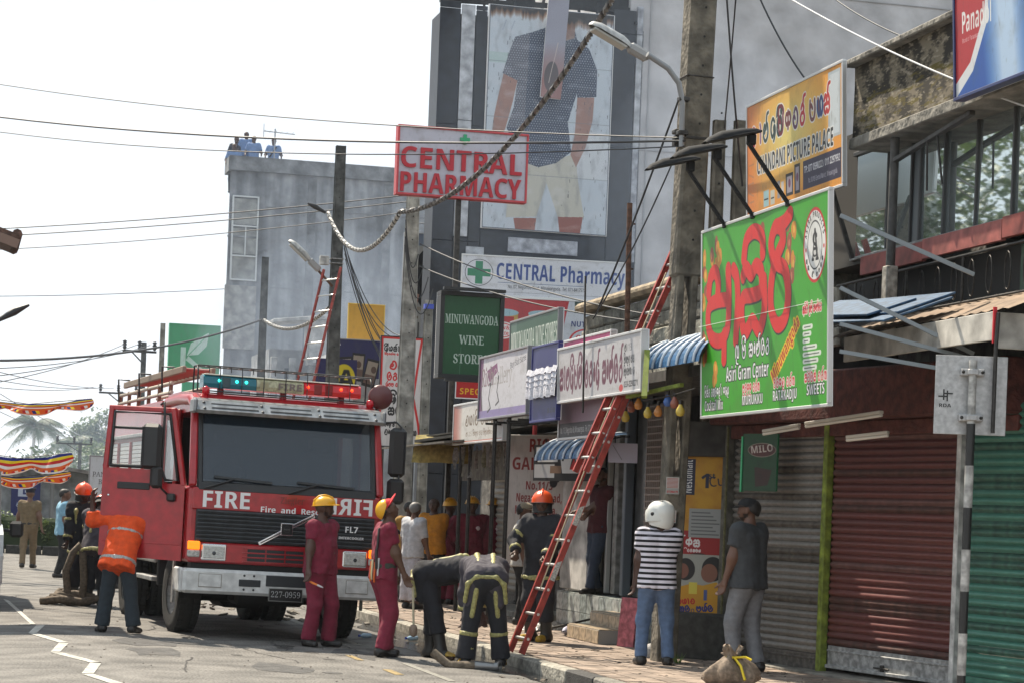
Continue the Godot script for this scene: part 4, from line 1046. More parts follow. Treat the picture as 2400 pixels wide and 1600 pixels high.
func build_posters():
	# stall with pasted posters, left of the grey shutter
	var t := thing("poster_stall", "narrow grimy stall front with pasted posters and a low dark counter", "stall", V(8.36, .06, -24.0), deg_to_rad(-44))
	obj("panel", G.new().bx(.0, 1.35, -.06, .98, 2.6, .06), mat("stall_board", C(.24, .23, .21), .85, 0, "stain", 1.2), t)
	obj("counter", G.new().bx(.05, .26, .16, .95, .52, .36, .015), mat("counter_dark", C(.05, .05, .045), .8, 0, "stain", 1.5), t)
	obj("frame_post", G.new().bx(.52, 1.4, -.02, .05, 2.7, .08, .008), mat("pillar_paint"), t)
	obj("frame_post", G.new().bx(-.52, 1.4, .0, .07, 2.7, .1, .008), mat("pillar_paint"), t)
	obj("header", G.new().bx(0, 2.5, .0, 1.1, .4, .12, .008), mat("soot_wall"), t)
	var tn := deg_to_rad(-44)
	var b := Basis(Vector3.UP, tn)
	var at := func(x, y, z): return V(8.36, .06, -24.0) + b * V(x, y, z)
	var p := Pic.new(180, 300, Color(.80, .60, .10))
	for y in 300:
		for x in 180: p.dot(x, y, Color(.62, .36, .06), clampf(absf(x - 90) / 160.0 + noise.get_noise_2d(x, y) * .3, 0, .7))
	p.rect(26, 40, 34, 110, Color(.08, .10, .22)); p.text("Nestomalt", 52, 146, 22, WHITE, "nb", 104, -PI / 2); p.text("1", 74, 128, 44, Color(.10, .12, .25), "nb"); p.text("st", 96, 98, 16, Color(.10, .12, .25), "nb"); p.text("Cup", 100, 124, 30, Color(.10, .12, .25), "n", 66, -.15)
	p.oval(90, 10, 84, 16, Color(.86, .62, .2)); p.sinhala("lI", 130, 262, 30, Color(.1, .14, .4), 6, .8)
	sheet("malt_drink_poster", "tall yellow malt drink poster with a dark name strip", at.call(-.02, 1.86, .0), tn, .82, 1.12, p)
	p = Pic.new(96, 72, Color(.62, .63, .62)); for i in 7: p.line([Vector2(8, 10 + i * 9), Vector2(60 + (i * 37) % 28, 10 + i * 9)], 2.5, Color(.35, .36, .36))
	sheet("grey_notice", "grey printed notice pasted over the yellow malt poster", at.call(0, 1.54, .012), tn, .42, .33, p)
	p = Pic.new(144, 100, Color(.62, .06, .07)); p.sinhala("hkhs", 40, 44, 24, WHITE, 4, .7); p.sinhala("ivrstl", 44, 58, 9, WHITE, 1.6, .7)
	p.poly([Vector2(20, 66), Vector2(124, 66), Vector2(140, 100), Vector2(4, 100)], WHITE); p.oval(72, 80, 32, 20, Color(.24, .05, .05)); p.oval(72, 80, 22, 12, Color(.45, .1, .1))
	sheet("red_sweet_poster", "small red and white poster with a dark oval under the malt poster", at.call(-.08, 1.24, .004), tn, .74, .42, p)
	p = Pic.new(200, 240, Color(.66, .66, .62)); p.poly([Vector2(0, 130), Vector2(80, 100), Vector2(200, 120), Vector2(196, 236), Vector2(0, 240)], Color(.84, .60, .10))
	p.oval(60, 52, 28, 38, Color(.10, .07, .06)); p.oval(52, 58, 18, 26, Color(.52, .32, .25)); p.oval(140, 48, 32, 42, Color(.08, .06, .05)); p.oval(130, 62, 24, 32, Color(.55, .36, .28)); p.poly([Vector2(100, 110), Vector2(150, 92), Vector2(190, 120), Vector2(180, 150), Vector2(110, 150)], Color(.84, .62, .12))
	p.rect(72, 96, 24, 40, Color(.9, .82, .3)); p.rect(116, 120, 10, 36, Color(.3, .36, .6))
	p.sinhala("me vlAv", 8, 176, 20, Color(.78, .12, .1), 3.5, .7, -.08); p.sinhala("nestomlht", 20, 202, 22, Color(.12, .16, .5), 4, .7, -.08); p.sinhala("vlAvi", 70, 226, 18, Color(.78, .12, .1), 3.5, .7, -.08)
	sheet("couple_malt_poster", "lower malt poster with two printed faces and a yellow banner", at.call(-.06, .78, .006), tn, .86, .62 + .18, p)
	p = Pic.new(96, 120, Color(.70, .70, .68)); p.rect(0, 0, 96, 78, Color(.82, .8, .78))
	for i in 8: p.line([Vector2(8, 10 + i * 9), Vector2(86, 10 + i * 9)], 3, Color(.72, .2, .2))
	p.text("0773904179", 8, 110, 14, RED, "nb", 80)
	for k in [[7.66, 2.0, -23.165, .15, "red and white handbill on the big concrete pole"], [7.66, 1.66, -23.165, .11, "pale handbill on the big concrete pole above the helmeted man"], [6.98, 1.55, -39.0, .2, "red handbill on the pole beside the truck mirror"]]:
		sheet("handbill", k[4], V(k[0], k[1], k[2] + .02), 0, k[3], k[3] * 1.25, p, "handbill", .002)
	# hanging chocolate-drink packet sign before the grey shutter
	p = Pic.new(110, 190, Color(.05, .26, .12)); p.oval(62, 54, 46, 24, Color(.55, .5, .45)); p.oval(62, 54, 43, 21, Color(.32, .10, .10)); p.text("MILO", 26, 66, 24, Color(.8, .76, .72), "nb", 74, -.12)
	p.poly([Vector2(40, 110), Vector2(96, 120), Vector2(84, 170), Vector2(44, 176)], Color(.22, .10, .06)); p.noise(.5, 5, .03, .03, .1, Color(.02, .06, .03))
	var mm := thing("hanging_packet_sign", "dark green hanging packet sign with a pale oval before the grey shutter", "sign", V(8.45, 2.28, -22.55), deg_to_rad(-58))
	put("printed_face", face(.46, .62), sign_mat(p, .5), mm, V(0, 0, .022)); obj("body", G.new().bx(0, 0, 0, .46, .62, .04, .006), mat("packet_green", C(.02, .16, .07), .5), mm)
	obj("side_strip", G.new().bx(-.235, -.02, .01, .02, .6, .05), mat("bright_green", C(.05, .36, .16), .5), mm)
# ---------- background ----------
func leaf_mass(g: G, ctr: Vector3, rad: Vector3, n: int, size: float, rng: RandomNumberGenerator, clumps := 26):
	var cs := []
	for i in clumps:
		var d := V(rng.randfn(), rng.randfn(), rng.randfn()).normalized() * pow(rng.randf(), .33)
		cs.append([ctr + d * rad * .8, rng.randf_range(.25, .45)])
	for i in n:
		var c = cs[rng.randi() % clumps]
		var p: Vector3 = c[0] + V(rng.randfn(), rng.randfn() * .7, rng.randfn()) * rad * c[1] * .5
		var b := Basis.from_euler(V(rng.randf_range(-.9, .9), rng.randf() * TAU, rng.randf_range(-.9, .9)))
		var l := size * rng.randf_range(.6, 1.3)
		g.tri(p, p + b * V(l * .35, 0, l * .5), p + b * V(0, 0, l)); g.tri(p, p + b * V(0, 0, l), p + b * V(-l * .35, .03, l * .5))

func leaf_mat(key: String, c := Color.BLACK) -> StandardMaterial3D:
	if MATS.has(key): return MATS[key]
	var m := mat(key, c, .6)
	m.backlight_enabled = true; m.backlight = (c * .8).linear_to_srgb()
	return m

func broad_tree(called, label, at: Vector3, h: float, rad: Vector3, n: int, size: float, m: Material, seed_: int, group := ""):
	var rng := RandomNumberGenerator.new(); rng.seed = seed_
	var t := thing(called, label, "tree", at, 0, group)
	var g := G.new()
	g.tube([V(0, -.5, 0), V(.1, h * .3, 0), V(-.1, h * .6, .1), V(.1, h * .85, 0)], [h * .03, h * .025, h * .018, h * .006], 8)
	for i in 7:
		var a := i * 2.4
		var y0 := h * (.4 + .06 * i)
		g.tube([V(0, y0, 0), V(cos(a) * rad.x * .4, y0 + h * .08, sin(a) * rad.z * .4), V(cos(a) * rad.x * .85, y0 + h * .17, sin(a) * rad.z * .85)], [h * .012, h * .008, h * .003], 6)
	obj("trunk", g, mat("bark", C(.09, .075, .06), .9, 0, "stain", 1, "bump", 1), t)
	g = G.new()
	leaf_mass(g, V(0, h - rad.y * .9, 0), rad, n, size, rng, 34)
	obj("crown", g, m, t)
	return t

func palm(label, at: Vector3, h: float, r: float, seed_: int):
	var rng := RandomNumberGenerator.new(); rng.seed = seed_
	var t := thing("coconut_palm", label, "palm tree", at, 0, "palms beyond the hedge")
	obj("trunk", G.new().tube([V(0, -.5, 0), V(.2, h * .4, 0), V(.5, h * .8, 0), V(.55, h, 0)], [.22, .17, .14, .12], 8), mat("bark"), t)
	var g := G.new()
	for i in 22:
		var a := i * 2.39996 + rng.randf_range(-.2, .2)
		var lift := rng.randf_range(-.25, 1.15)
		var pts := []
		for k in 9:
			var s := k / 8.0
			pts.append(V(.55 + cos(a) * r * s * cos(lift * (1 - s * .4)), h + r * (sin(lift) * s - .75 * s * s), sin(a) * r * s * cos(lift * (1 - s * .4))))
		g.tube(pts, [.05, .045, .04, .035, .03, .025, .02, .015, .01], 4)
		for k in range(1, 34):
			var s := k / 34.0 * 7.99
			var p: Vector3 = (pts[int(s)] as Vector3).lerp(pts[int(s) + 1], s - int(s))
			var d: Vector3 = (pts[int(s) + 1] - pts[int(s)]).normalized()
			var sd := d.cross(Vector3.UP).normalized()
			var ll := r * .3 * sin(PI * clampf(k / 34.0 + .08, 0, .97))
			for q in [-1.0, 1.0]:
				var e: Vector3 = p + (sd * q * .8 + d * .5 - V(0, .55 + rng.randf() * .3, 0)) * ll
				g.tri(p - d * .05, p + d * .05, e)
	obj("fronds", g, leaf_mat("palm_leaf", C(.055, .085, .04)), t)

func flag(label: String, a: Vector3, b: Vector3, h: float, seed_: int, patches := true):
	var p := Pic.new(512, 96, Color(.85, .35, .12))
	var cols := [Color(.08, .13, .50), Color(.93, .80, .10), Color(.78, .12, .12), Color(.92, .90, .88), Color(.88, .38, .12)]
	for i in 5: p.rect(0, i * 10 if patches else i * 16, 512, 17, cols[i])
	p.rect(0, 50 if patches else 66, 512, 46, cols[4])
	for i in 7:
		for k in 5: p.rect(20 + i * 74 + k * 11, 56 if patches else 78, 11, 24 if patches else 14, cols[(k + 2) % 5])
	p.rect(0, 88, 512, 8, Color(.9, .88, .88))
	var st := SurfaceTool.new(); st.begin(Mesh.PRIMITIVE_TRIANGLES); st.set_smooth_group(1)
	var pt := func(i, j):
		var u: float = i / 40.0; var v: float = j / 6.0
		var q := a.lerp(b, u)
		var hh := h * (.55 + .45 * absf(sin(u * 7.0 + seed_)) * (1.0 if u < .9 else (1.0 - u) * 6.0 + .4))
		q += V(.05 * sin(u * 19 + v * 3), -v * hh - .14 * sin(PI * u), .12 * sin(u * 13 + seed_ + v * 1.4) * (.3 + v))
		st.set_uv(Vector2(u, v)); st.add_vertex(q)
	for i in 40:
		for j in 6:
			for e in [[0, 0], [1, 0], [1, 1], [0, 0], [1, 1], [0, 1]]: pt.call(i + e[0], j + e[1])
	st.generate_normals()
	var m := sign_mat(p, .8); m.backlight_enabled = true; m.backlight = Color(.5, .45, .4); m.cull_mode = BaseMaterial3D.CULL_DISABLED
	var t := thing("flag_bunting", label, "flag", Vector3.ZERO, 0, "flag buntings across the road")
	obj("cloth", st.commit(), m, t)
	obj("cord", G.new().tube([a - (b - a) * .8 + V(0, .15, 0), a, (a + b) * .5 - V(0, .14, 0), b], .008, 5), mat("dark_steel"), t)

func build_background():
	var rng := RandomNumberGenerator.new(); rng.seed = 77
	# grey concrete block with the onlookers on its roof
	var t := thing("concrete_block", "grey unpainted concrete block with people on its flat roof", "building", V(9, 0, -77.4))
	var up := Transform3D(Basis(Vector3.RIGHT, -PI / 2), V(0, 6.8, 0))   # extrude a ground plan upwards
	var cm := mat("raw_concrete", C(.30, .315, .34), .9, 0, "streak", .16, "bump", .5)
	obj("wall", G.new().extr(PackedVector2Array([Vector2(0, 0), Vector2(9, 0), Vector2(11, 10), Vector2(1.5, 10)]), 13.6, up), cm, t)
	obj("parapet", G.new().bx(4.5, 13.45, .05, 9.1, .5, .16).bx(.0, 13.42, -.5, .15, .5, 1.2), mat("raw_concrete_b", C(.24, .25, .265), .9, 0, "stain", .3, "bump", .5), t)
	for y in [3.4, 6.7, 9.2, 12.0]: obj("floor_joint", G.new().bx(5.1, y, .012, 7.6, .035, .02), mat("joint_dark", C(.16, .165, .175), .9), t)
	for x in [2.9, 5.6]: obj("column_edge", G.new().bx(x, 6.6, .014, .3, 13.0, .03, .008), mat("raw_concrete_b"), t)
	obj("render_patch", G.new().bx(.55, 10.9, .03, 1.15, .06, .1), cm, t)
	var wf := Node3D.new(); wf.name = "stair_window"; t.add_child(wf); wf.position = V(.55, 10.85, .06)
	var wfm := mat("pale_frame", C(.5, .52, .53), .5)
	for k in [[-.42, 0, .06, 2.9], [.46, 0, .05, 2.9]]: obj("frame_bar", G.new().bx(k[0], 0, 0, k[2], k[3], .08), wfm, wf)
	for y in [1.45, .42, -.62, -1.45]: obj("frame_bar", G.new().bx(.02, y, .01, .92, .05, .08), wfm, wf)
	obj("frame_bar", G.new().bx(.05, -.1, .01, .04, 1.0, .08), wfm, wf)
	for y in [.93, -.1, -1.03]: obj("pane", G.new().bx(.02, y, -.03, .84, .9, .02), mat("dusty_glass", C(.33, .34, .33), .3, .1, "mottle", .5), wf)
	obj("lower_bay", G.new().bx(.5, 8.1, .04, 1.1, 2.2, .1), mat("bay", C(.40, .395, .38), .9, 0, "stain", .5), t)
	# antenna on the roof
	var an := thing("roof_antenna", "thin television antenna on the concrete block roof", "antenna", V(10.55, 13.7, -77.7))
	obj("mast", G.new().tube([V(0, 0, 0), V(0, 1.1, 0)], .025, 6), mat("thin_metal", C(.3, .31, .33), .5, .4), an)
	obj("boom", G.new().tube([V(-.4, 1.0, 0), V(.7, .96, 0)], .018, 6), mat("thin_metal"), an)
	for i in 6: obj("element", G.new().tube([V(-.38 + i * .2, .99, -.25), V(-.38 + i * .2, .99, .25)], .008, 4), mat("thin_metal"), an)
	obj("element", G.new().tube([V(-.4, .75, 0), V(-.4, 1.25, 0)], .012, 4), mat("thin_metal"), an)
	# small white house in the smoke
	t = thing("white_house", "small white house with flat hood seen through smoke behind the far ladder", "building", V(9.6, 0, -65))
	obj("wall", G.new().bx(.6, 3.1, -2, 2.6, 6.2, 4.0), mat("white_house_wall", C(.45, .46, .47), .85, 0, "stain", .3), t)
	obj("hood", G.new().box(Transform3D(Basis(Vector3.BACK, .13), V(.1, 7.05, .3)), V(1.7, .12, 1.4), .02).bx(.62, 6.4, .2, .5, 1.3, 1.0), mat("hood_white", C(.55, .55, .54), .8, 0, "stain", .5), t)
	for i in 3: obj("column", G.new().bx(-.6 + i * .55, 5.2, .3, .18, 1.5, .2, .02), mat("hood_white"), t)
	obj("window", G.new().bx(-.1, 5.2, .12, .3, .9, .05), mat("dark_glass", C(.03, .035, .04), .2), t)
	obj("banner", G.new().bx(.0, 4.6, .9, 1.1, .9, .03), mat("white_cloth"), t)
	t = thing("grey_lean_to", "low grey rendered wall block beside the white house", "building", V(12.0, 0, -62))
	obj("wall", G.new().bx(0, 2.9, -1, 3.6, 5.8, 3), mat("lean_wall", C(.34, .35, .355), .85, 0, "stain", .3), t)
	obj("coping", G.new().bx(0, 5.86, -1, 3.8, .12, 3.2), mat("lean_coping", C(.45, .45, .45), .8), t)
	# phone shop boards
	var p := Pic.new(200, 190, Color(.14, .14, .36)); p.text("A", 20, 22, 14, WHITE, "nb"); p.rect(0, 130, 200, 60, Color(.62, .62, .64))
	for k in [[28, 62, -.12], [74, 44, .06], [126, 60, .2]]:
		var c := cos(k[2]); var s := sin(k[2])
		var q := func(x, y): return Vector2(k[0] + x * c - y * s, k[1] + x * s + y * c)
		p.poly([q.call(0, 0), q.call(44, 0), q.call(44, 96), q.call(0, 96)], Color(.08, .08, .09)); p.poly([q.call(4, 8), q.call(40, 8), q.call(40, 86), q.call(4, 86)], Color(.62, .57, .52)); p.oval(k[0] + 22, k[1] + 40, 9, 12, Color(.35, .26, .22)); p.poly([q.call(4, 54), q.call(40, 54), q.call(40, 86), q.call(4, 86)], Color(.42, .33, .3))
	board("phone_shop_board", "indigo phone shop board with three printed handsets behind the lamp pole", V(9.7, 5.1, -54.3), 0, 1.5, 1.4, p, mat("grey_frame"))
	p = Pic.new(64, 64, Color(.14, .13, .36)); p.oval(44, 34, 18, 26, Color(.86, .78, .12)); p.text("A", 34, 48, 30, INK, "nb")
	sheet("yellow_oval_sign", "indigo sign with yellow oval letter A low behind the far ladder", V(8.9, 4.75, -53), 0, 1.0, .9, p, "sign")
	p = Pic.new(16, 16, Color(.86, .66, .26))
	var yb := board("yellow_signboard", "blank mustard yellow panel behind the hanging cables", V(10.0, 6.3, -55.3), 0, .95, .95, p, mat("mustard", C(.6, .4, .08), .6))
	obj("support", G.new().bx(0, -2.5, -.2, .5, 5, .1), mat("lean_wall"), yb)
	# poster of a figure in a black jacket on the tower's neighbour
	p = Pic.new(160, 360, Color(.66, .66, .64)); p.rect(0, 0, 160, 40, Color(.5, .55, .62)); p.rect(10, 40, 26, 320, Color(.72, .72, .70)); p.rect(0, 240, 160, 12, Color(.6, .56, .5)); p.rect(0, 270, 60, 8, Color(.5, .46, .4))
	for i in 5: p.rect(4 + i * 14, 290, 4, 70, Color(.12, .12, .13))
	p.poly([Vector2(56, 70), Vector2(80, 44), Vector2(128, 40), Vector2(152, 90), Vector2(156, 220), Vector2(120, 300), Vector2(78, 250), Vector2(44, 205), Vector2(38, 190), Vector2(48, 110)], Color(.06, .06, .08)); p.poly([Vector2(40, 190), Vector2(62, 200), Vector2(44, 280), Vector2(28, 290)], Color(.66, .5, .44)); p.poly([Vector2(72, 260), Vector2(100, 262), Vector2(92, 360), Vector2(66, 360)], Color(.62, .68, .72)); p.oval(128, 170, 12, 20, Color(.6, .45, .38))
	var jb := board("jacket_billboard", "tall billboard of a figure in a black jacket behind the slim poles", V(9.75, 6.4, -47.0), 0, .98, 2.4, p, mat("thin_metal"), "billboard", .08, 0, .02)
	obj("rail", G.new().tube([V(-.5, 1.4, .1), V(.45, 1.4, .1)], .015, 6).tube([V(-.48, 1.4, .1), V(-.48, -1.2, .1)], .015, 6), mat("thin_metal"), jb)
	# vertical banner
	p = Pic.new(160, 420, Color(.86, .85, .84)); p.line([Vector2(4, 0), Vector2(4, 420)], 9, RED); p.line([Vector2(0, 6), Vector2(160, 6)], 8, RED); p.line([Vector2(154, 0), Vector2(140, 120), Vector2(128, 230), Vector2(150, 330), Vector2(160, 410)], 8, RED)
	p.sinhala("dhilshAn", 12, 56, 22, INK, 3.5, .7); p.sinhala("minuvnhgod", 14, 70, 8, RED, 1.5, .9); p.sinhala("jj", 34, 124, 36, RED, 6, .8); p.sinhala("tredhsh", 26, 166, 32, RED, 5, .6); p.sinhala("dhnm vliyd", 22, 190, 16, RED, 2.5, .6); p.sinhala("dirh", 40, 250, 36, INK, 6, .7); p.sinhala("sttI", 34, 300, 36, INK, 6, .7); p.sinhala("rtkju sh svrhnuA", 14, 344, 16, INK, 2.2, .5); p.sinhala("vendsi y kIy", 24, 376, 24, INK, 3.5, .55)
	var vb := board("vertical_banner", "tall white banner with red border and curly red and black letters", V(8.36, 3.9, -42.2), 0, .86, 2.14, p, mat("black_frame"), "banner", .05, 0, .02, .02)
	obj("pole", G.new().tube([V(-.3, -1.0, -.08), V(-.3, -3.9, -.08)], .03, 8).tube([V(.3, -1.0, -.08), V(.3, -3.9, -.08)], .03, 8), mat("dark_steel"), vb)
	# supermarket leaf sign
	p = Pic.new(256, 256, Color(.24, .66, .44)); p.poly([Vector2(60, 200), Vector2(60, 110), Vector2(86, 110), Vector2(86, 200)], Color(.80, .92, .86)); p.poly([Vector2(86, 170), Vector2(170, 230), Vector2(200, 230), Vector2(100, 150)], Color(.78, .9, .84)); p.poly([Vector2(92, 150), Vector2(110, 90), Vector2(190, 40), Vector2(200, 36), Vector2(190, 100), Vector2(150, 142)], Color(.82, .93, .88)); p.line([Vector2(100, 146), Vector2(180, 60)], 4, Color(.4, .75, .56))
	var kb := board("leaf_sign", "tall green sign with a white leaf letter in the hazy distance", V(9.85, 8.05, -95.5), 0, 2.2, 2.3, p, mat("leaf_edge", C(.05, .35, .18), .5), "sign", .3)
	obj("pillar", G.new().bx(0, -4.5, -.2, .9, 6.4, .25), mat("leaf_edge"), kb)
	# bank sign
	p = Pic.new(160, 190, Color(.82, .82, .84)); p.frame(3, Color(.6, .3, .35)); p.oval(80, 40, 20, 18, Color(.6, .12, .2)); p.oval(80, 40, 9, 8, Color(.85, .85, .86)); p.text("PAN ASIA", 14, 94, 22, Color(.3, .28, .3), "s", 134); p.text("BANK", 42, 128, 22, Color(.3, .28, .3), "s", 80); p.text("ATM", 52, 166, 24, Color(.3, .28, .3), "s", 60)
	var pb := board("bank_sign", "pale bank sign with dark red ring beyond the open truck door", V(4.05, 2.2, -60.9), 0, .95, 1.15, p, mat("grey_frame"))
	obj("leg", G.new().tube([V(0, -.5, -.06), V(0, -2.3, -.06)], .04, 8), mat("thin_metal"), pb)
	# low roadside house with blue sign
	t = thing("roadside_house", "low pale house with a blue sign beyond the hedge", "building", V(2.6, 0, -77))
	obj("wall", G.new().bx(0, 1.2, -3, 7.5, 2.6, 6), mat("far_wall", C(.40, .42, .44), .85, 0, "stain", .3), t)
	obj("roof", G.new().box(Transform3D(Basis(Vector3.BACK, -.12), V(-.4, 2.75, -2.6)), V(8.0, .12, 7.4)), mat("far_roof", C(.27, .24, .22), .9, 0, "stain", .5), t)
	obj("post", G.new().tube([V(.7, -.2, .4), V(.7, 2.4, .4)], .07, 8), mat("far_post", C(.24, .24, .24), .8), t)
	p = Pic.new(128, 160, Color(.08, .12, .38)); p.rect(30, 16, 66, 60, Color(.75, .78, .84)); p.text("B", 46, 66, 46, Color(.1, .14, .4), "nb", 36); p.sinhala("rnjnA", 22, 120, 18, Color(.7, .74, .8), 3, .9)
	sheet("blue_house_sign", "dark blue sign on the low house behind the policeman", V(2.4, 1.55, -75.7), 0, .95, 1.2, p, "sign")
	# hedge and black kerb across the bend
	g_hedge(rng)
	# trees
	palm("taller coconut palm left of the truck door", V(6.5, 0, -204), 8.0, 3.3, 3)
	palm("coconut palm half hidden behind the taller one", V(10.9, 0, -224), 7.0, 3.2, 8)
	palm("low coconut palm nearest the leafy tree", V(13.0, 0, -215), 5.4, 3.0, 12)
	broad_tree("leafy_tree", "feathery pale tree beside the palms", V(15.2, 0, -233), 10.5, V(4.2, 3.6, 3), 5000, .5, leaf_mat("far_leaf", C(.085, .12, .05)), 5)
	broad_tree("leafy_tree", "dark low tree under the palms", V(8.2, 0, -180), 5.4, V(4.5, 2.4, 3), 4500, .45, leaf_mat("far_leaf_b", C(.05, .08, .035)), 6)
	broad_tree("leafy_tree", "hazy tree behind the bank sign", V(13.2, 0, -190), 6.6, V(3.6, 2.8, 3), 4500, .45, leaf_mat("far_leaf"), 9)
	# roadside tree past the left edge, mirrored in the shop windows
	broad_tree("street_tree", "spreading roadside tree past the left edge of the street", V(-7.0, 0, -53), 15.5, V(5.0, 6.0, 7.5), 12000, .26, leaf_mat("near_leaf", C(.06, .09, .03)), 15)
	flag("highest striped flag bunting at the left edge", V(.2, 3.48, -43.2), V(2.5, 3.5, -42.7), .22, 1)
	flag("wide middle striped flag bunting at the left edge", V(.2, 2.45, -43.2), V(2.17, 2.46, -42.8), .34, 2, false)
	flag("lowest striped flag bunting above the policeman", V(.2, 2.08, -43.2), V(2.14, 2.11, -42.8), .22, 4)
	# eave of the house on the left
	t = thing("tiled_eave", "brown tiled roof corner poking in at the left edge", "roof", V(.1, 5.2, -31.2))
	obj("roof_slab", G.new().box(Transform3D(Basis(Vector3.BACK, -.32), V(-.5, .22, 0)), V(2.4, .06, 2.0)), mat("eave_tile", C(.16, .09, .065), .85, 0, "stain", 1.5, "bump", 1), t)
	for i in 9: put("edge_tile", G.new().tube([V(0, 0, .18), V(0, 0, -.18)], .07, 8).done(), mat("eave_tile"), t, V(.62, -.12, -.8 + i * .2))
	obj("barge_board", G.new().box(Transform3D(Basis(Vector3.BACK, -.32), V(-.5, .12, 1.0)), V(2.4, .12, .04)), mat("eave_board", C(.2, .13, .1), .8), t)
	t = thing("left_house", "plain house on the left side of the street", "building", V(-4.5, 0, -31.5))
	obj("wall", G.new().bx(0, 2.6, 0, 6.6, 5.4, 5), mat("white_house_wall"), t)

func g_hedge(rng):
	var t := thing("clipped_hedge", "low clipped green hedge behind the policeman", "hedge", V(2.0, 0, -64.0))
	var g := G.new()
	for k in 30: leaf_mass(g, V(-6 + k * .4, .7, rng.randf_range(-.2, .3)), V(.42, .52, .5), 260, .11, rng, 8)
	obj("foliage", g, leaf_mat("hedge_leaf", C(.075, .105, .035)), t)
	obj("core", G.new().bx(-.2, .55, 0, 11.8, .9, .7, .1), mat("hedge_core", C(.03, .045, .018), .95), t)
	var k := Node3D.new(); k.name = "hedge_kerb"; k.set_meta("kind", "structure"); add_child(k)
	var st := G.new().bx(0, 0, 0, .97, .34, .2, .02).done()
	for i in 14: put("kerb_stone", st, mat("kerb_black"), k, V(-5 + i * 1.0, .06, -63.2))

# ---------- poles, wires, lamps, ladders ----------
func wire(called: String, label: String, a: Vector3, b: Vector3, sag: float, r: float, m: Material, group := "overhead wires"):
	var pts := []
	for i in 25:
		var u := i / 24.0
		pts.append(a.lerp(b, u) - V(0, sag * 4 * u * (1 - u), 0))
	tag(obj(called, G.new().tube(pts, r, 5), m), label, "wire", group)

func street_lamp_head(t: Node3D, x: Transform3D, big := 1.0):
	var g := G.new()
	var prof := [[0.0, .0, .02], [.03, .06, .06], [.12, .105, .085], [.4, .105, .09], [.48, .08, .07], [.52, .05, .05]]
	for i in prof.size() - 1:
		var a = prof[i]; var b = prof[i + 1]
		for k in 8:
			var q := []
			for e in [[a, k], [a, k + 1], [b, k + 1], [b, k]]:
				var an: float = PI * e[1] / 8.0
				q.append(x * (V(e[0][1] * cos(an), e[0][2] * sin(an), -e[0][0]) * big))
			g.quad(q[0], q[1], q[2], q[3], 1)
	obj("lamp_cover", g, mat("lamp_white", C(.62, .62, .60), .4, 0, "stain", 2), t)
	obj("lens", G.new().box(x * Transform3D(Basis(), V(0, -.02, -.27) * big), V(.17, .035, .42) * big, .01), mat("lens_grey", C(.32, .31, .28), .25), t)
	obj("gear_box", G.new().box(x * Transform3D(Basis(), V(0, .02, -.63) * big), V(.13, .11, .26) * big, .03), mat("lamp_grey", C(.28, .28, .28), .5, .2), t)

func ladder_mesh(t: Node3D, a: Vector3, b: Vector3, w: Vector3, m: Material, rung_m: Material, step := .3, depth := .062):
	var d := (b - a).normalized()
	var nrm := d.cross(w.normalized()).normalized()
	for s in [-.5, .5]:
		var y := d; var zz := w.normalized(); var x := nrm
		obj("rail", G.new().box(Transform3D(Basis(x, y, zz), (a + b) * .5 + w * s), V(depth, (b - a).length(), .022), .004).box(Transform3D(Basis(x, y, zz), (a + b) * .5 + w * s * .955 + nrm * depth * .48), V(.008, (b - a).length(), .045), .002).box(Transform3D(Basis(x, y, zz), (a + b) * .5 + w * s * .955 - nrm * depth * .48), V(.008, (b - a).length(), .045), .002), m, t)
	var n := int((b - a).length() / step)
	for i in n:
		var c := a + d * (step * (i + .6))
		obj("rung", G.new().tube([c - w * .53, c + w * .53], .017, 8), rung_m, t)

func conc_pole(called, label, at: Vector3, h: float, w0: float, w1: float, d: float, m: Material, holes := true) -> Node3D:
	var t := thing(called, label, "pole", at, 0, "concrete utility poles")
	var g := G.new()
	var c := .02
	var ring := func(y, w, dd):
		var o := []
		for k in [[-1, -1, 0], [-1, -1, 1], [-1, 1, 1], [-1, 1, 0], [1, 1, 0], [1, 1, 1], [1, -1, 1], [1, -1, 0]]:
			o.append(V(k[0] * (w / 2 - (c if k[2] else 0.0)), y, k[1] * (dd / 2 - (0.0 if k[2] else c))))
		return o
	var a: Array = ring.call(-.3, w0, d); var b: Array = ring.call(h, w1, d * w1 / w0)
	for k in 8: g.quad(a[k], b[k], b[(k + 1) % 8], a[(k + 1) % 8])
	for k in range(1, 7): g.tri(b[0], b[k + 1], b[k])
	obj("shaft", g, m, t)
	if holes:
		var hm := mat("hole", C(.01, .01, .01), .9)
		for i in int(h / .42):
			var y := .6 + i * .42
			obj("bolt_hole", G.new().tube([V(0, y, d * .5 * lerpf(1, w1 / w0, y / h) - .004), V(0, y, d * .5 * lerpf(1, w1 / w0, y / h) + .002)], .013, 6), hm, t)
	return t

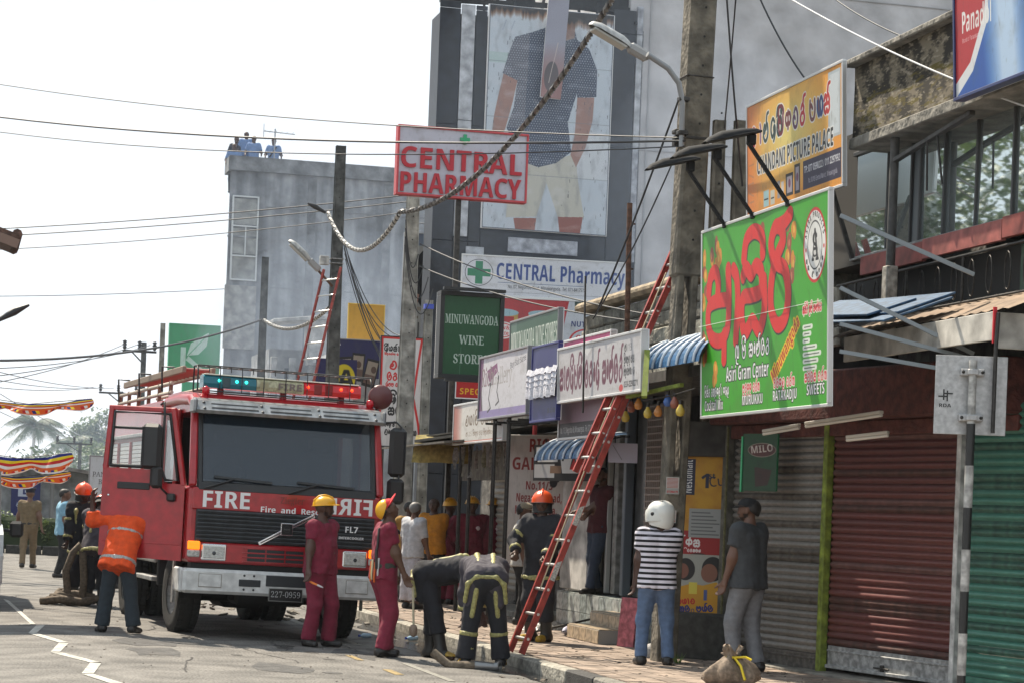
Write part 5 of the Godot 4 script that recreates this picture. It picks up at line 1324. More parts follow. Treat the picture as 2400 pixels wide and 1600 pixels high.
func build_poles():
	var pm := mat("pole_concrete", C(.20, .175, .135), .92, 0, "stain", .7, "bump", .8)
	var pm2 := mat("pole_concrete_b", C(.42, .41, .37), .92, 0, "stain", .6, "bump", .8)
	var pm3 := mat("pole_concrete_c", C(.15, .155, .15), .92, 0, "stain", .5, "bump", .8)
	var black := mat("cable_black", C(.02, .02, .022), .5)
	var pale := mat("cable_pale", C(.42, .41, .39), .5)
	var steel := mat("dark_steel")
	# big pole, forked by slots near its middle
	var t := thing("slotted_utility_pole", "tall dark concrete utility pole with slots beside the green board", "pole", V(7.68, 0, -23.3), 0, "concrete utility poles")
	t.rotation.z = -.019
	var xf := Transform3D(Basis(), V(0, 6.95, 0))
	obj("shaft", G.new().bx(0, 6.95, 0, .30, 5.3, .3, .025), pm, t)
	for s in [-1, 1]: obj("leg", G.new().bx(s * .078, 2.16, 0, .08, 4.36, .26, .015), pm, t)
	for y in [.5, 1.9, 3.15]: obj("web", G.new().bx(0, y, 0, .14, .42, .26, .02), pm, t)
	for i in 11: obj("bolt_hole", G.new().tube([V(.02, 4.7 + i * .32, .146), V(.02, 4.7 + i * .32, .152)], .014, 6), mat("hole", C(.01, .01, .01), .9), t)
	obj("band", G.new().bx(0, 5.82, 0, .32, .03, .32, .004), steel, t); obj("band", G.new().bx(0, 6.5, 0, .32, .012, .32, .003), steel, t)
	obj("insulator_bracket", G.new().bx(-.19, 5.78, .05, .1, .12, .1, .01).bx(-.22, 5.88, .06, .06, .05, .12, .01), steel, t)
	var la := thing("street_lamp", "white street lamp on a curved arm of the big pole", "street lamp", V(7.6, 5.8, -23.1), 0, "street lamps")
	obj("arm", G.new().tube([V(0, -.1, 0), V(-.02, .4, .02), V(-.08, .58, .06), V(-.22, .72, .1), V(-.48, .84, .15)], .032, 10), mat("arm_grey", C(.25, .26, .27), .5, .4), la)
	obj("clamp", G.new().bx(0, .05, 0, .12, .05, .1, .008).bx(0, .42, .0, .12, .05, .1, .008), steel, la)
	street_lamp_head(la, Transform3D(Basis.looking_at(V(.74, -.34, -.02)), V(-1.12, 1.13, .03)), 1.0)
	# other poles
	conc_pole("utility_pole", "short concrete post with pointed top just right of the big pole", V(8.72, 0, -25.1), 6.4, .17, .14, .17, pm)
	conc_pole("utility_pole", "dark slab post partly behind the picture palace board", V(8.98, 0, -25.0), 6.4, .2, .2, .14, pm, false)
	var rp := tag(obj("rusty_pipe", G.new().tube([V(0, 0, 0), V(-.03, 1.7, 0)], .035, 8).bx(0, 1.45, 0, .1, .02, .02).bx(0, .9, 0, .09, .02, .02), mat("rust", C(.16, .08, .05), .9, 0, "stain", 3)), "rusty upright pipe rising above the trade centre board", "pipe")
	rp.position = V(7.9, 3.75, -25.85)
	conc_pole("utility_pole", "pale concrete pole under the CENTRAL PHARMACY box sign", V(7.88, 0, -39.3), 7.4, .36, .22, .26, pm2)
	t = conc_pole("utility_pole", "slim pale pole with a blue band beside the wine box sign", V(8.42, 0, -40.15), 5.5, .19, .15, .16, pm2)
	obj("blue_band", G.new().bx(0, 5.38, 0, .165, .09, .15), mat("band_blue", C(.05, .08, .4), .6), t)
	t = conc_pole("utility_pole", "tall dark concrete pole behind the truck's red light", V(8.22, 0, -49.5), 9.75, .34, .22, .28, pm3)
	obj("band", G.new().bx(0, 7.2, 0, .3, .02, .26), mat("galvanised"), t); obj("band", G.new().bx(0, 7.1, 0, .3, .02, .26), mat("galvanised"), t)
	obj("meter_box", G.new().bx(-.28, 7.15, 0, .2, .2, .14, .01), mat("white_paint"), t)
	conc_pole("utility_pole", "hazy concrete pole left of the far ladder", V(8.0, 0, -59.9), 8.3, .24, .18, .2, pm3, false)
	conc_pole("utility_pole", "hazy concrete pole by the leaf sign", V(6.27, 0, -70.6), 7.2, .2, .15, .16, pm2, false)
	for k in [[7.35, -91.0, 8.0, 7.62, -.86, .5, "tallest cross arm pole left of the leaf sign"], [7.97, -111.4, 6.95, 6.85, -1.1, .8, "middle cross arm pole behind the truck door window"], [7.2, -132.2, 4.85, 4.75, -1.4, .7, "lowest cross arm pole among the palms"]]:
		t = thing("cross_arm_pole", k[6], "pole", V(k[0], 0, k[1]), 0, "cross arm power poles")
		obj("shaft", G.new().bx(0, k[2] / 2, 0, .2, k[2], .2), mat("pole_concrete_c"), t)
		obj("cross_arm", G.new().bx((k[4] + k[5]) / 2, k[3], .12, k[5] - k[4], .09, .09), steel, t)
		for i in 3:
			var x: float = lerpf(k[4] + .08, k[5] - .08, i / 2.0)
			obj("insulator", G.new().lathe([[.0, .0], [.05, .02], [.09, .1], [.05, .14], [.1, .2], [.05, .26], [.1, .32], [.0, .4]], 8, Transform3D(Basis(), V(x, k[3] + .05, .12))), black, t)
		obj("brace", G.new().bar(V(0, k[3] - .5, .1), V(k[4] * .6, k[3], .12), .05, .05), steel, t)
	# lamps
	la = thing("street_lamp", "tilted white street lamp on the tall dark pole", "street lamp", V(8.05, 6.65, -49.2), 0, "street lamps")
	obj("arm", G.new().tube([V(.05, -.1, 0), V(-.3, .25, 0), V(-.42, .36, 0)], .03, 8), mat("rust"), la)
	street_lamp_head(la, Transform3D(Basis.looking_at(V(.7, -.62, 0)), V(-1.0, .84, .1)), 1.25)
	la = thing("street_lamp", "thin dark lamp high on the left of the tall dark pole", "street lamp", V(7.9, 8.2, -49.3), 0, "street lamps")
	obj("lamp_head", G.new().tube([V(0, 0, 0), V(-.25, .12, 0), V(-.42, .18, 0)], [.03, .06, .02], 8), black, la)
	la = thing("street_lamp", "dark street lamp head at the left edge", "street lamp", V(.55, 4.2, -34.9), 0, "street lamps")
	obj("lamp_head", G.new().tube([V(-.6, -.3, 0), V(0, .05, 0), V(.28, .22, 0), V(.5, .34, 0)], [.02, .025, .06, .02], 8), black, la)
	# wires
	wire("overhead_wire", "highest thin wire from the left edge to the big pole", V(-3, 9.6, -42.2), V(7.62, 5.79, -23.05), .32, .008, black)
	wire("overhead_wire", "thick double wire from the left edge to the big pole", V(-3, 8.9, -42.2), V(7.62, 5.76, -23.05), .36, .014, black)
	wire("overhead_wire", "lower thin wire from the left edge to the big pole", V(-3, 8.7, -42.2), V(7.62, 5.70, -23.05), .45, .008, black)
	wire("far_wire", "upper far wire crossing the grey concrete block", V(-2, 8.55, -62.5), V(11.9, 10.16, -58.9), .15, .015, black)
	wire("far_wire", "middle far wire crossing the grey concrete block", V(-2, 8.35, -62.5), V(11.9, 9.98, -58.9), .15, .015, black)
	wire("far_wire", "lower far wire crossing the grey concrete block", V(-2, 8.0, -62.5), V(11.9, 9.7, -58.9), .2, .012, black)
	wire("far_wire", "faint wire from the left edge to the concrete block", V(-2, 7.5, -70), V(8.95, 9.05, -77.4), .1, .012, black)
	wire("far_wire", "heavy dark cable from the left edge to the hazy pole", V(-2, 3.6, -34), V(8.0, 6.62, -59.9), .5, .025, black)
	for i in 9:
		wire("power_line", "one of the power lines running to the cross arm poles", V(-3.5, 3.2 + i * .42, -45), V(6.6 + (i % 3) * .5, [7.9, 7.1, 5.1][i / 3], [-91.0, -111.4, -132.2][i / 3]), .5, .014, black, "power lines to the cross arm poles")
	var cab := func(label, a: Vector3, b: Vector3, sag, m, m2):
		var c := thing("twisted_cable", label, "cable", Vector3.ZERO, 0, "twisted supply cables")
		for s in 3:
			var pts := []
			for i in 320:
				var u := i / 319.0
				var an := u * (a - b).length() * 26.0 + s * TAU / 3
				pts.append(a.lerp(b, u) - V(0, sag * 4 * u * (1 - u), 0) + V(cos(an), sin(an), 0) * .024)
			obj("strand", G.new().tube(pts, .024, 4), m if s != 1 else m2, c)
	cab.call("thick twisted cable sagging from the big pole to the pharmacy pole", V(7.85, 9.3, -23.4), V(7.6, 6.95, -39.1), 1.05, mat("cable_mix", C(.13, .125, .12), .4), black)
	cab.call("pale twisted cable sagging between the pharmacy pole and the tall dark pole", V(7.6, 6.92, -39.1), V(7.95, 8.2, -49.3), .75, pale, black)
	cab.call("grey twisted cable from the tall dark pole to the hazy pole", V(8.1, 6.1, -49.6), V(8.0, 6.6, -59.8), .35, pale, black)
	wire("dropper", "dark stay cable slanting down left from the big pole", V(7.6, 6.3, -23.2), V(7.15, 4.0, -24.6), .06, .012, black)
	wire("dropper", "second stay cable slanting down left from the big pole", V(7.6, 5.7, -23.2), V(7.1, 3.9, -24.6), .1, .009, black)
	wire("dropper", "dark wire falling just right of the big pole", V(7.87, 7.9, -22.77), V(8.5, 5.4, -23.6), .1, .012, black)
	wire("dropper", "dark wire from the top edge down to the short post", V(8.05, 8.0, -22.7), V(8.75, 6.3, -25.0), .12, .010, black)
	wire("dropper", "dark wire from the top edge to the picture palace board", V(8.0, 7.9, -22.7), V(8.7, 6.2, -22.0), .15, .010, black)
	wire("dropper", "dark wire from the top edge to the mossy parapet", V(9.08, 7.31, -22.46), V(8.58, 6.24, -19.4), .03, .008, black)
	wire("dropper", "long white wire across the mossy parapet", V(7.6, 7.35, -21.6), V(8.95, 5.15, -17.1), .12, .009, mat("cable_white", C(.6, .6, .6), .5))
	for i in 7:
		wire("hanging_wire", "loose black wire hanging from the tall dark pole", V(8.25 + .02 * i, 7.9 - i * .12, -49.2), V(9.2 + i * .08, 4.4 + (i % 3) * .5, -47.5), .35 + .06 * i, .011, black, "loose wires by the tall dark pole")
	for i in 4:
		wire("hanging_wire", "loose wire loop hanging on the pharmacy pole", V(7.7, 6.8 - i * .15, -39.0), V(7.95 + .1 * i, 6.2 - .2 * i, -39.0), .5 + .1 * i, .010, black, "loops on the pharmacy pole")
	for i in 2: wire("service_wire", ["upper service wire from the pharmacy pole to the shops", "lower service wire from the pharmacy pole to the shops"][i], V(8.0, 6.4 - i * .4, -39.1), V(9.0, 4.3 - i * .1, -28.0), .15, .012, black)
	# ladders
	var lm := mat("ladder_red", C(.42, .05, .035), .5, 0, "mottle", 2.0)
	var rm := mat("ladder_alu", C(.6, .6, .58), .35, .6)
	t = thing("extension_ladder", "long red extension ladder leaning from the kerb up past the shop boards", "ladder", V(6.28, .05, -24.4))
	var la0 := V(0, 0, 0); var lb := V(1.72, 4.86, .42)
	ladder_mesh(t, la0, la0.lerp(lb, .62), V(-.03, 0, -.44), lm, rm)
	ladder_mesh(t, la0.lerp(lb, .42) + V(-.09, .04, 0), lb, V(-.025, 0, -.38), lm, rm)
	obj("end_cap", G.new().box(Transform3D(Basis(Vector3.BACK, -.34), la0.lerp(lb, .62) + V(-.0, 0, 0)), V(.12, .14, .5), .01), lm, t)
	for k in [.2, .33]:
		obj("label_plate", G.new().box(Transform3D(Basis(Vector3.BACK, -.34), la0.lerp(lb, k) + V(.01, 0, .236)), V(.06, .28, .004)), mat("label_white", C(.6, .58, .52), .6, 0, "stain", 6), t)
	obj("rope", G.new().tube([lb * .9 + V(-.05, 0, 0), lb * .5 + V(-.08, 0, .02), lb * .15 + V(-.03, 0, .05)], .008, 5), mat("rope", C(.4, .36, .25), .9), t)
	t = thing("far_ladder", "red ladder leaning on the tall dark pole behind the truck", "ladder", V(7.05, 3.2, -48.6))
	ladder_mesh(t, V(0, -1, 0), V(.95, 3.7, -.1), V(.36, .05, .2), lm, rm, .36)
# ---------- fire engine ----------
func wheel(t: Node3D, at: Vector3, r: float, w: float, turn := 0.0):
	var wh := Node3D.new(); wh.name = "wheel"; t.add_child(wh, true)
	wh.position = at; wh.rotation.y = turn
	var x := Transform3D(Basis(Vector3.BACK, PI / 2), Vector3.ZERO)
	var h := w / 2
	obj("tyre", G.new().lathe([[r * .56, -h * .9], [r * .8, -h], [r * .95, -h * .95], [r, -h * .75], [r, -h * .45], [r * .985, -h * .43], [r * .985, -h * .36], [r, -h * .34], [r, h * .34], [r * .985, h * .36], [r * .985, h * .43], [r, h * .45], [r, h * .75], [r * .95, h * .95], [r * .8, h], [r * .56, h * .9]], 32, x), mat("tyre", C(.022, .021, .02), .85, 0, "mottle", 3, "fine", .5), wh)
	var g := G.new()
	for i in 40:
		var a := TAU * i / 40
		for s in [-1, 1]:
			g.box(Transform3D(Basis(Vector3.RIGHT, -a), V(s * h * .6, cos(a) * r, -sin(a) * r)), V(h * .5, .012, r * .09))
	obj("tread", g, mat("tyre"), wh)
	obj("rim", G.new().lathe([[0.0, -h * .5], [r * .3, -h * .5], [r * .34, -h * .3], [r * .5, -h * .35], [r * .57, -h * .85], [r * .57, h * .85], [r * .5, h * .35], [r * .34, h * .3], [r * .3, h * .5], [0.0, h * .5]], 24, x), mat("rim_white", C(.45, .44, .42), .5, .2, "stain", 3), wh)

func build_truck():
	var t := thing("fire_engine", "red fire engine facing the camera with its driver door open", "fire engine", V(3.98, -.055, -27.05), deg_to_rad(4.4))
	t.rotation.z = -.02
	var red := mat("fire_red", C(.43, .010, .017), .32, 0, "cloth", .8); red.clearcoat_enabled = true; red.clearcoat = .35; red.clearcoat_roughness = .12
	var redd := mat("fire_red_dull", C(.33, .010, .014), .5, 0, "cloth", .8)
	var blk := mat("rubber", C(.015, .015, .016), .5)
	var plastic := mat("grille_grey", C(.055, .062, .07), .5, 0, "mottle", 2)
	var white := mat("bumper_white", C(.66, .66, .64), .45, 0, "cloth", .8)
	var chrome := mat("chrome", C(.62, .62, .62), .2, .9)
	var dark := mat("under_dark", C(.012, .012, .012), .8)
	var side := Basis(V(0, 0, 1), V(0, 1, 0), V(-1, 0, 0))
	# -- cab
	var cab := Node3D.new(); cab.name = "cab"; t.add_child(cab)
	obj("lower_shell", G.new().bx(0, 1.385, -1.25, 2.42, .93, 2.3, .04), red, cab)
	obj("roof", G.new().extr(PackedVector2Array([Vector2(-.34, 2.78), Vector2(-.40, 2.90), Vector2(-.62, 3.0), Vector2(-1.4, 3.05), Vector2(-2.38, 3.04), Vector2(-2.4, 2.76)]), 2.3, Transform3D(side, Vector3.ZERO)), red, cab)
	for s in [-1, 1]:
		obj("roof_edge", G.new().tube([V(s * 1.13, 2.84, -.4), V(s * 1.13, 2.92, -.66), V(s * 1.13, 2.95, -1.4), V(s * 1.13, 2.94, -2.38)], .075, 10), red, cab)
		obj("front_pillar", G.new().bar(V(s * 1.175, 1.84, -.12), V(s * 1.15, 2.82, -.40), .09, .12, .02), red, cab)
		obj("door_pillar", G.new().bar(V(s * 1.18, 1.84, -1.3), V(s * 1.16, 2.82, -1.34), .05, .14, .015), redd, cab)
		obj("rear_pillar", G.new().bx(s * 1.16, 2.3, -2.3, .07, 1.0, .2, .015), red, cab)
	obj("rear_wall", G.new().bx(0, 2.3, -2.36, 2.3, 1.0, .06), dark, cab)
	obj("rear_side_window", G.new().bx(-1.17, 2.3, -1.8, .02, .8, .8), mat("dark_glass"), cab)
	obj("front_skin", G.new().bx(0, 1.70, -.085, 2.36, .27, .05, .015), red, cab)
	obj("lower_skin", G.new().bx(0, 1.05, -.075, 2.40, .25, .07, .02), red, cab)
	# windscreen
	var ws := Node3D.new(); ws.name = "windscreen"; cab.add_child(ws); ws.position = V(0, 1.86, -.10); ws.rotation.x = -.27
	var gl := mat("screen_glass", C(.02, .033, .05), .03); gl.transparency = BaseMaterial3D.TRANSPARENCY_ALPHA; gl.albedo_color.a = .66
	gl.metallic_specular = .5
	obj("pane", G.new().bx(0, .47, 0, 2.16, .9, .012), gl, ws)
	for s in [-1, 1]:
		obj("seal", G.new().bx(s * 1.09, .46, 0, .07, 1.0, .05, .015), blk, ws)
	obj("seal", G.new().bx(0, -.01, .0, 2.25, .13, .06, .02), blk, ws)
	obj("seal", G.new().bx(0, .96, 0, 2.25, .06, .05, .015), blk, ws)
	obj("tinted_visor", G.new().extr(PackedVector2Array([Vector2(-1.05, .95), Vector2(1.05, .95), Vector2(.9, .70), Vector2(-.9, .73)]), .012, Transform3D(Basis(Vector3.RIGHT, -.12), V(0, .04, .05))), mat("visor_tint", C(.01, .01, .012), .15), ws)
	for k in [[-.62, -.05], [.42, -.06]]:
		var wp := Node3D.new(); wp.name = "wiper"; ws.add_child(wp, true)
		obj("arm", G.new().tube([V(k[0] - .42, k[1], .05), V(k[0] - .05, k[1] + .14, .05)], .012, 6), blk, wp)
		obj("blade", G.new().bar(V(k[0] - .3, k[1] + .16, .03), V(k[0] + .42, k[1] + .12, .03), .02, .03), blk, wp)
	# inside: dashboard, wheel, seats
	obj("dashboard", G.new().bx(0, 1.84, -.42, 2.2, .12, .5, .04), mat("dash", C(.06, .062, .065), .7), cab)
	obj("papers", G.new().bx(-.95, 1.93, -.3, .26, .03, .3), mat("paper", C(.6, .6, .58), .8), cab)
	var ring := []
	for i in 21: ring.append(V(-.62 + .2 * cos(TAU * i / 20), 2.02 + .16 * sin(TAU * i / 20), -.62 - .1 * sin(TAU * i / 20)))
	obj("steering_wheel", G.new().tube(ring, .014, 6, false), blk, cab)
	for s in [-.62, .62]: obj("seat", G.new().bx(s, 2.0, -1.15, .5, .75, .16, .06).bx(s, 2.48, -1.17, .28, .18, .1, .04), mat("seat_cloth", C(.07, .075, .085), .9), cab)
	# silver visor over the screen
	var vs := Node3D.new(); vs.name = "sun_shield"; cab.add_child(vs)
	obj("shield", G.new().extr(PackedVector2Array([Vector2(-.12, 2.74), Vector2(-.10, 2.78), Vector2(-.24, 2.90), Vector2(-.40, 2.94), Vector2(-.40, 2.88), Vector2(-.26, 2.84)]), 2.36, Transform3D(side, Vector3.ZERO)), mat("silver_plastic", C(.30, .31, .32), .35, .5, "mottle", 1.5), vs)
	for s in [-1, 1]: obj("shield_end", G.new().bx(s * 1.19, 2.83, -.27, .05, .18, .3, .025), mat("silver_plastic"), vs)
	for k in [[-.7, .68], [0.0, .62], [.7, .68]]:
		for j in 2: obj("groove", G.new().box(Transform3D(Basis(Vector3.RIGHT, -.70), V(k[0], 2.815 + j * .05, -.135 - j * .062)), V(k[1] - .1, .016, .006)), blk, vs)
	for k in [-1.08, -.36, .36, 1.08]:
		for j in 2: obj("bolt", G.new().lathe([[0.0, .008], [.016, .006], [.02, 0.0]], 8, Transform3D(Basis(Vector3.RIGHT, .87), V(k, 2.80 + j * .075, -.115 - j * .09))), blk, vs)
	# grille
	var gr := Node3D.new(); gr.name = "grille"; cab.add_child(gr)
	obj("grille_back", G.new().bx(0, 1.375, -.08, 2.24, .40, .04, .01), mat("grille_dark", C(.02, .022, .025), .6), gr)
	for i in 8: obj("louvre", G.new().box(Transform3D(Basis(Vector3.RIGHT, .5), V(0, 1.205 + i * .0485, -.045)), V(2.22, .034, .02), .004), plastic, gr)
	for k in [[-.34, 1.185, -.06, 1.345], [.06, 1.41, .34, 1.565]]:
		obj("diagonal_bar", G.new().bar(V(k[0], k[1], -.02), V(k[2], k[3], -.02), .045, .012, .003, V(0, 0, 1)), chrome, gr)
		obj("diagonal_groove", G.new().bar(V(k[0] + .02, k[1] + .012, -.012), V(k[2] - .01, k[3] - .006, -.012), .012, .004, 0, V(0, 0, 1)), blk, gr)
	obj("badge_frame", G.new().bx(0, 1.38, -.02, .15, .15, .02, .004), chrome, gr)
	var bp := Pic.new(64, 64, Color(.06, .06, .06)); bp.oval(32, 32, 20, 20, Color(.25, .25, .25), 2); bp.text("VOLVO", 14, 36, 8, Color(.5, .5, .5), "nb", 36)
	put("badge", face(.13, .13), sign_mat(bp, .4), gr, V(0, 1.38, -.006))
	var wl := mat("letter_white", C(.72, .72, .72), .5)
	letters(gr, "FL7", .16, .075, .006, V(.82, 1.42, -.02), wl); letters(gr, "INTERCOOLER", .32, .032, .006, V(.82, 1.315, -.02), wl)
	# lettering on the red band
	letters(cab, "FIRE", .58, .2, .004, V(-.76, 1.70, -.056), wl)
	var mf := letters(cab, "FIRE", .58, .2, .004, V(.79, 1.70, -.056), wl)
	var a := mf.transform; a.basis.x = -a.basis.x; a.origin.x = .79 * 2 - a.origin.x; mf.transform = a
	letters(cab, "Fire  and  Rescue", .86, .075, .004, V(.1, 1.612, -.056), wl)
	letters(cab, "Ziegler", .3, .11, .002, V(.06, 1.725, -.057), mat("faded_print", C(.16, .02, .015), .5), true)
	# lower slots, lamps
	for i in 3:
		for j in 4: obj("air_slot", G.new().bx(-.36 + j * .24, .985 + i * .055, -.037, .22, .036, .01), mat("grille_dark"), cab)
	for i in 4: obj("slot_bar", G.new().bx(0, .958 + i * .055, -.035, 1.06, .012, .02, .003), red, cab)
	for s in [-1, 1]:
		var hl := Node3D.new(); hl.name = "headlight"; cab.add_child(hl, true); hl.position = V(s * .885, 1.055, -.035)
		obj("bezel", G.new().bx(0, 0, 0, .31, .2, .03, .014), chrome, hl)
		obj("lens", G.new().bx(0, 0, .012, .265, .155, .02, .01), mat("lamp_lens", C(.62, .62, .58), .1, .25, "cloth", 3, "bump", 1.5), hl)
		obj("bulb", G.new().lathe([[0.0, .03], [.03, .02], [.045, 0.0]], 10, Transform3D(Basis(Vector3.RIGHT, PI / 2), V(0, -.01, .0))), mat("dark_glass"), hl)
		var ind := Node3D.new(); ind.name = "corner_lamp"; cab.add_child(ind, true); ind.position = V(s * 1.135, 1.1, -.05)
		var om := mat("amber_lit", C(.75, .22, .01), .25)
		om.emission_enabled = true; om.emission = Color(1.0, .45, .03); om.emission_energy_multiplier = .9
		obj("amber_lens", G.new().bx(0, .03, .01, .15, .105, .06, .012), om, ind)
		obj("clear_lens", G.new().bx(0, -.07, .01, .15, .085, .06, .012), mat("clear_lens", C(.6, .58, .54), .2, 0, "mottle", 6), ind)
	# -- bumper and plate
	var bu := Node3D.new(); bu.name = "bumper"; t.add_child(bu)
	obj("bumper_bar", G.new().bx(0, .70, -.1, 2.5, .30, .22, .035), white, bu)
	for s in [-1, 1]:
		obj("bumper_end", G.new().bx(s * 1.235, .70, -.4, .05, .30, .5, .02), white, bu)
		obj("fog_cover_gap", G.new().bx(s * .92, .71, .0115, .285, .165, .004, .001), mat("dirt_line", C(.25, .23, .2), .9), bu)
		obj("fog_cover", G.new().bx(s * .92, .71, .014, .27, .15, .01, .004), white, bu)
	obj("slot", G.new().bx(-.43, .70, .012, .27, .085, .012, .005), mat("grille_dark"), bu)
	obj("slot", G.new().bx(.05, .74, .012, .56, .135, .012, .005), mat("grille_dark"), bu)
	obj("slot", G.new().bx(.5, .70, .012, .27, .085, .012, .005), mat("grille_dark"), bu)
	for k in [[-.5, .79], [-.38, .79], [-.5, .62], [-.38, .62]]: obj("bolt", G.new().lathe([[0.0, .008], [.012, .006], [.015, 0.0]], 8, Transform3D(Basis(Vector3.RIGHT, PI / 2), V(k[0], k[1], .012))), blk, bu)
	var pp := Pic.new(256, 96, Color(.035, .035, .038)); pp.text("227-0959", 14, 66, 44, Color(.82, .82, .82), "s", 228); pp.frame(4, Color(.62, .62, .6))
	var pl := Node3D.new(); pl.name = "number_plate"; bu.add_child(pl); pl.position = V(.02, .575, .03)
	put("plate_face", face(.42, .158), sign_mat(pp, .4), pl, V(0, 0, .006)); obj("plate_back", G.new().bx(0, 0, 0, .42, .158, .008, .002), blk, pl)
	obj("gap_panel", G.new().bx(0, .88, -.2, 2.3, .08, .2), dark, t)
	# -- running gear
	obj("frame_rail", G.new().bx(-.45, .72, -3.6, .12, .22, 6.4).bx(.45, .72, -3.6, .12, .22, 6.4), dark, t)
	obj("front_axle", G.new().tube([V(-.95, .48, -1.35), V(.95, .48, -1.35)], .07, 8).bx(0, .5, -1.0, .9, .2, .5, .05), dark, t)
	obj("rear_axle", G.new().tube([V(-.8, .5, -5.2), V(.8, .5, -5.2)], .09, 8).lathe([[0.0, -.22], [.18, -.15], [.22, 0.0], [.18, .15], [0.0, .22]], 12, Transform3D(Basis(Vector3.BACK, PI / 2), V(.1, .5, -5.2))), dark, t)
	obj("oil_sump", G.new().bx(-.2, .48, -1.9, .6, .3, 1.0, .08), dark, t)
	for s in [-1, 1]:
		wheel(t, V(s * 1.01, .5, -1.35), .5, .30, deg_to_rad(3))
		wheel(t, V(s * 1.02, .5, -5.2), .5, .29); wheel(t, V(s * .69, .5, -5.2), .5, .27)
		obj("wheel_arch", G.new().bx(s * 1.05, 1.0, -1.4, .34, .1, 1.25, .03).bx(s * 1.05, .8, -2.05, .34, .5, .06, .02), dark, t)
		obj("front_mudguard", G.new().bx(s * 1.215, .66, -.86, .025, .55, .1, .01), mat("dirty_white", C(.45, .44, .42), .6, 0, "stain", 2), t)
	# -- body with lockers
	var bo := Node3D.new(); bo.name = "body"; t.add_child(bo)
	obj("shell", G.new().bx(0, 1.98, -4.75, 2.36, 1.95, 4.5, .03), redd, bo)
	obj("upper_panel", G.new().bx(-1.19, 2.77, -4.75, .03, .4, 4.5, .01), red, bo)
	obj("trim_rail", G.new().bx(-1.21, 2.55, -4.75, .04, .05, 4.5, .008), mat("galvanised"), bo)
	for i in 4:
		var lk := Node3D.new(); lk.name = "locker_shutter"; bo.add_child(lk, true); lk.position = V(-1.195, 1.2, -2.75 - i * 1.12)
		for j in 22: obj("slat", G.new().bx(0, .02 + j * .058, -.48, .02, .052, .9, .006), mat("locker_alu", C(.5, .5, .49), .4, .4), lk)
		obj("jamb", G.new().bx(-.01, .62, .02, .04, 1.3, .06, .01), red, lk)
	obj("skirt", G.new().bx(-1.14, .98, -3.4, .06, .3, 1.5, .02), mat("dirty_white"), bo)
	obj("running_board", G.new().bx(-1.1, .62, -3.2, .22, .06, 1.3, .01), mat("galvanised"), bo)
	# roof rails and ladders
	var rk := Node3D.new(); rk.name = "roof_rack"; t.add_child(rk)
	for s in [-1.12, -.55]:
		for y in [3.08, 3.2]: obj("rack_rail", G.new().tube([V(s, y, -2.3), V(s, y, -6.9)], .025, 8), mat("rack_pale", C(.42, .36, .3), .5, .2), rk)
	for i in 6: obj("rack_post", G.new().bx(-1.12, 3.1, -2.4 - i * .88, .05, .26, .05, .006), mat("rack_brown", C(.2, .1, .07), .6), rk)
	for i in 3: obj("rack_hook", G.new().tube([V(-1.2, 3.1, -2.6 - i * 1.9), V(-1.22, 3.42, -2.6 - i * 1.9), V(-1.05, 3.42, -2.6 - i * 1.9)], .014, 6), blk, rk)
	var wood := mat("ladder_wood", C(.36, .26, .19), .6, 0, "grain", 2)
	var ll := Node3D.new(); ll.name = "roof_ladder"; t.add_child(ll)
	for s in [-1.06, -.68]: obj("ladder_rail", G.new().bx(s, 3.36, -4.3, .05, .09, 5.0, .01), wood, ll)
	for i in 16: obj("ladder_rung", G.new().tube([V(-1.06, 3.37, -1.95 - i * .3), V(-.68, 3.37, -1.95 - i * .3)], .02, 6), mat("rung_red", C(.32, .1, .08), .5), ll)
	# -- light bar in its wire guard
	var lb := Node3D.new(); lb.name = "light_bar"; t.add_child(lb); lb.position = V(.02, 3.16, -.78)
	var seg := func(called, x0, x1, m): return obj(called, G.new().extr(PackedVector2Array([Vector2(-.13, -.075), Vector2(.13, -.075), Vector2(.14, -.02), Vector2(.12, .06), Vector2(.06, .085), Vector2(-.06, .085), Vector2(-.12, .06), Vector2(-.14, -.02)]), x1 - x0, Transform3D(side, V((x0 + x1) / 2, 0, 0))), m, lb)
	seg.call("blue_lens", -1.04, -.37, mat("blue_lens", C(.005, .12, .16), .12)); seg.call("centre_lens", -.365, .235, mat("cream_lens", C(.56, .53, .33), .25, 0, "mottle", 4)); seg.call("red_lens", .24, .98, mat("red_lens", C(.55, .006, .012), .12))
	obj("top_strip", G.new().bx(-.03, .092, 0, 1.98, .016, .2, .006), mat("pale_top", C(.6, .58, .5), .5), lb)
	letters(lb, "FIRE", .30, .085, .004, V(.06, .0, .142), mat("grey_print", C(.17, .13, .12), .5))
	for x in [-.30, -.24]: obj("print_block", G.new().bx(x, .0, .141, .045, .085, .004), mat("grey_print2", C(.33, .3, .18), .5), lb)
	for k in [[-.84, 0], [-.62, 0], [-.5, 0], [.29, 1], [.72, 1], [.86, 1]]:
		var em := mat("led_blue" if k[1] == 0 else "led_red", C(.1, .8, .7) if k[1] == 0 else C(.9, .3, .05), .3)
		em.emission_enabled = true; em.emission = Color(.15, 1.0, .85) if k[1] == 0 else Color(1.0, .18, .06); em.emission_energy_multiplier = 1.6
		obj("lamp_spot", G.new().lathe([[0.0, .012], [.014, .009], [.02, 0.0]], 10, Transform3D(Basis(Vector3.RIGHT, PI / 2), V(k[0], .02, .138))), em, lb)
	for k in [[-.75, "blue_dark", C(.004, .04, .05)], [.42, "red_dark", C(.2, .004, .006)], [.56, "red_dark", C(.2, .004, .006)]]: obj("reflector", G.new().bx(k[0], 0, .13, .1, .13, .022, .004), mat(k[1], k[2], .2), lb)
	var guard := Node3D.new(); guard.name = "wire_guard"; lb.add_child(guard)
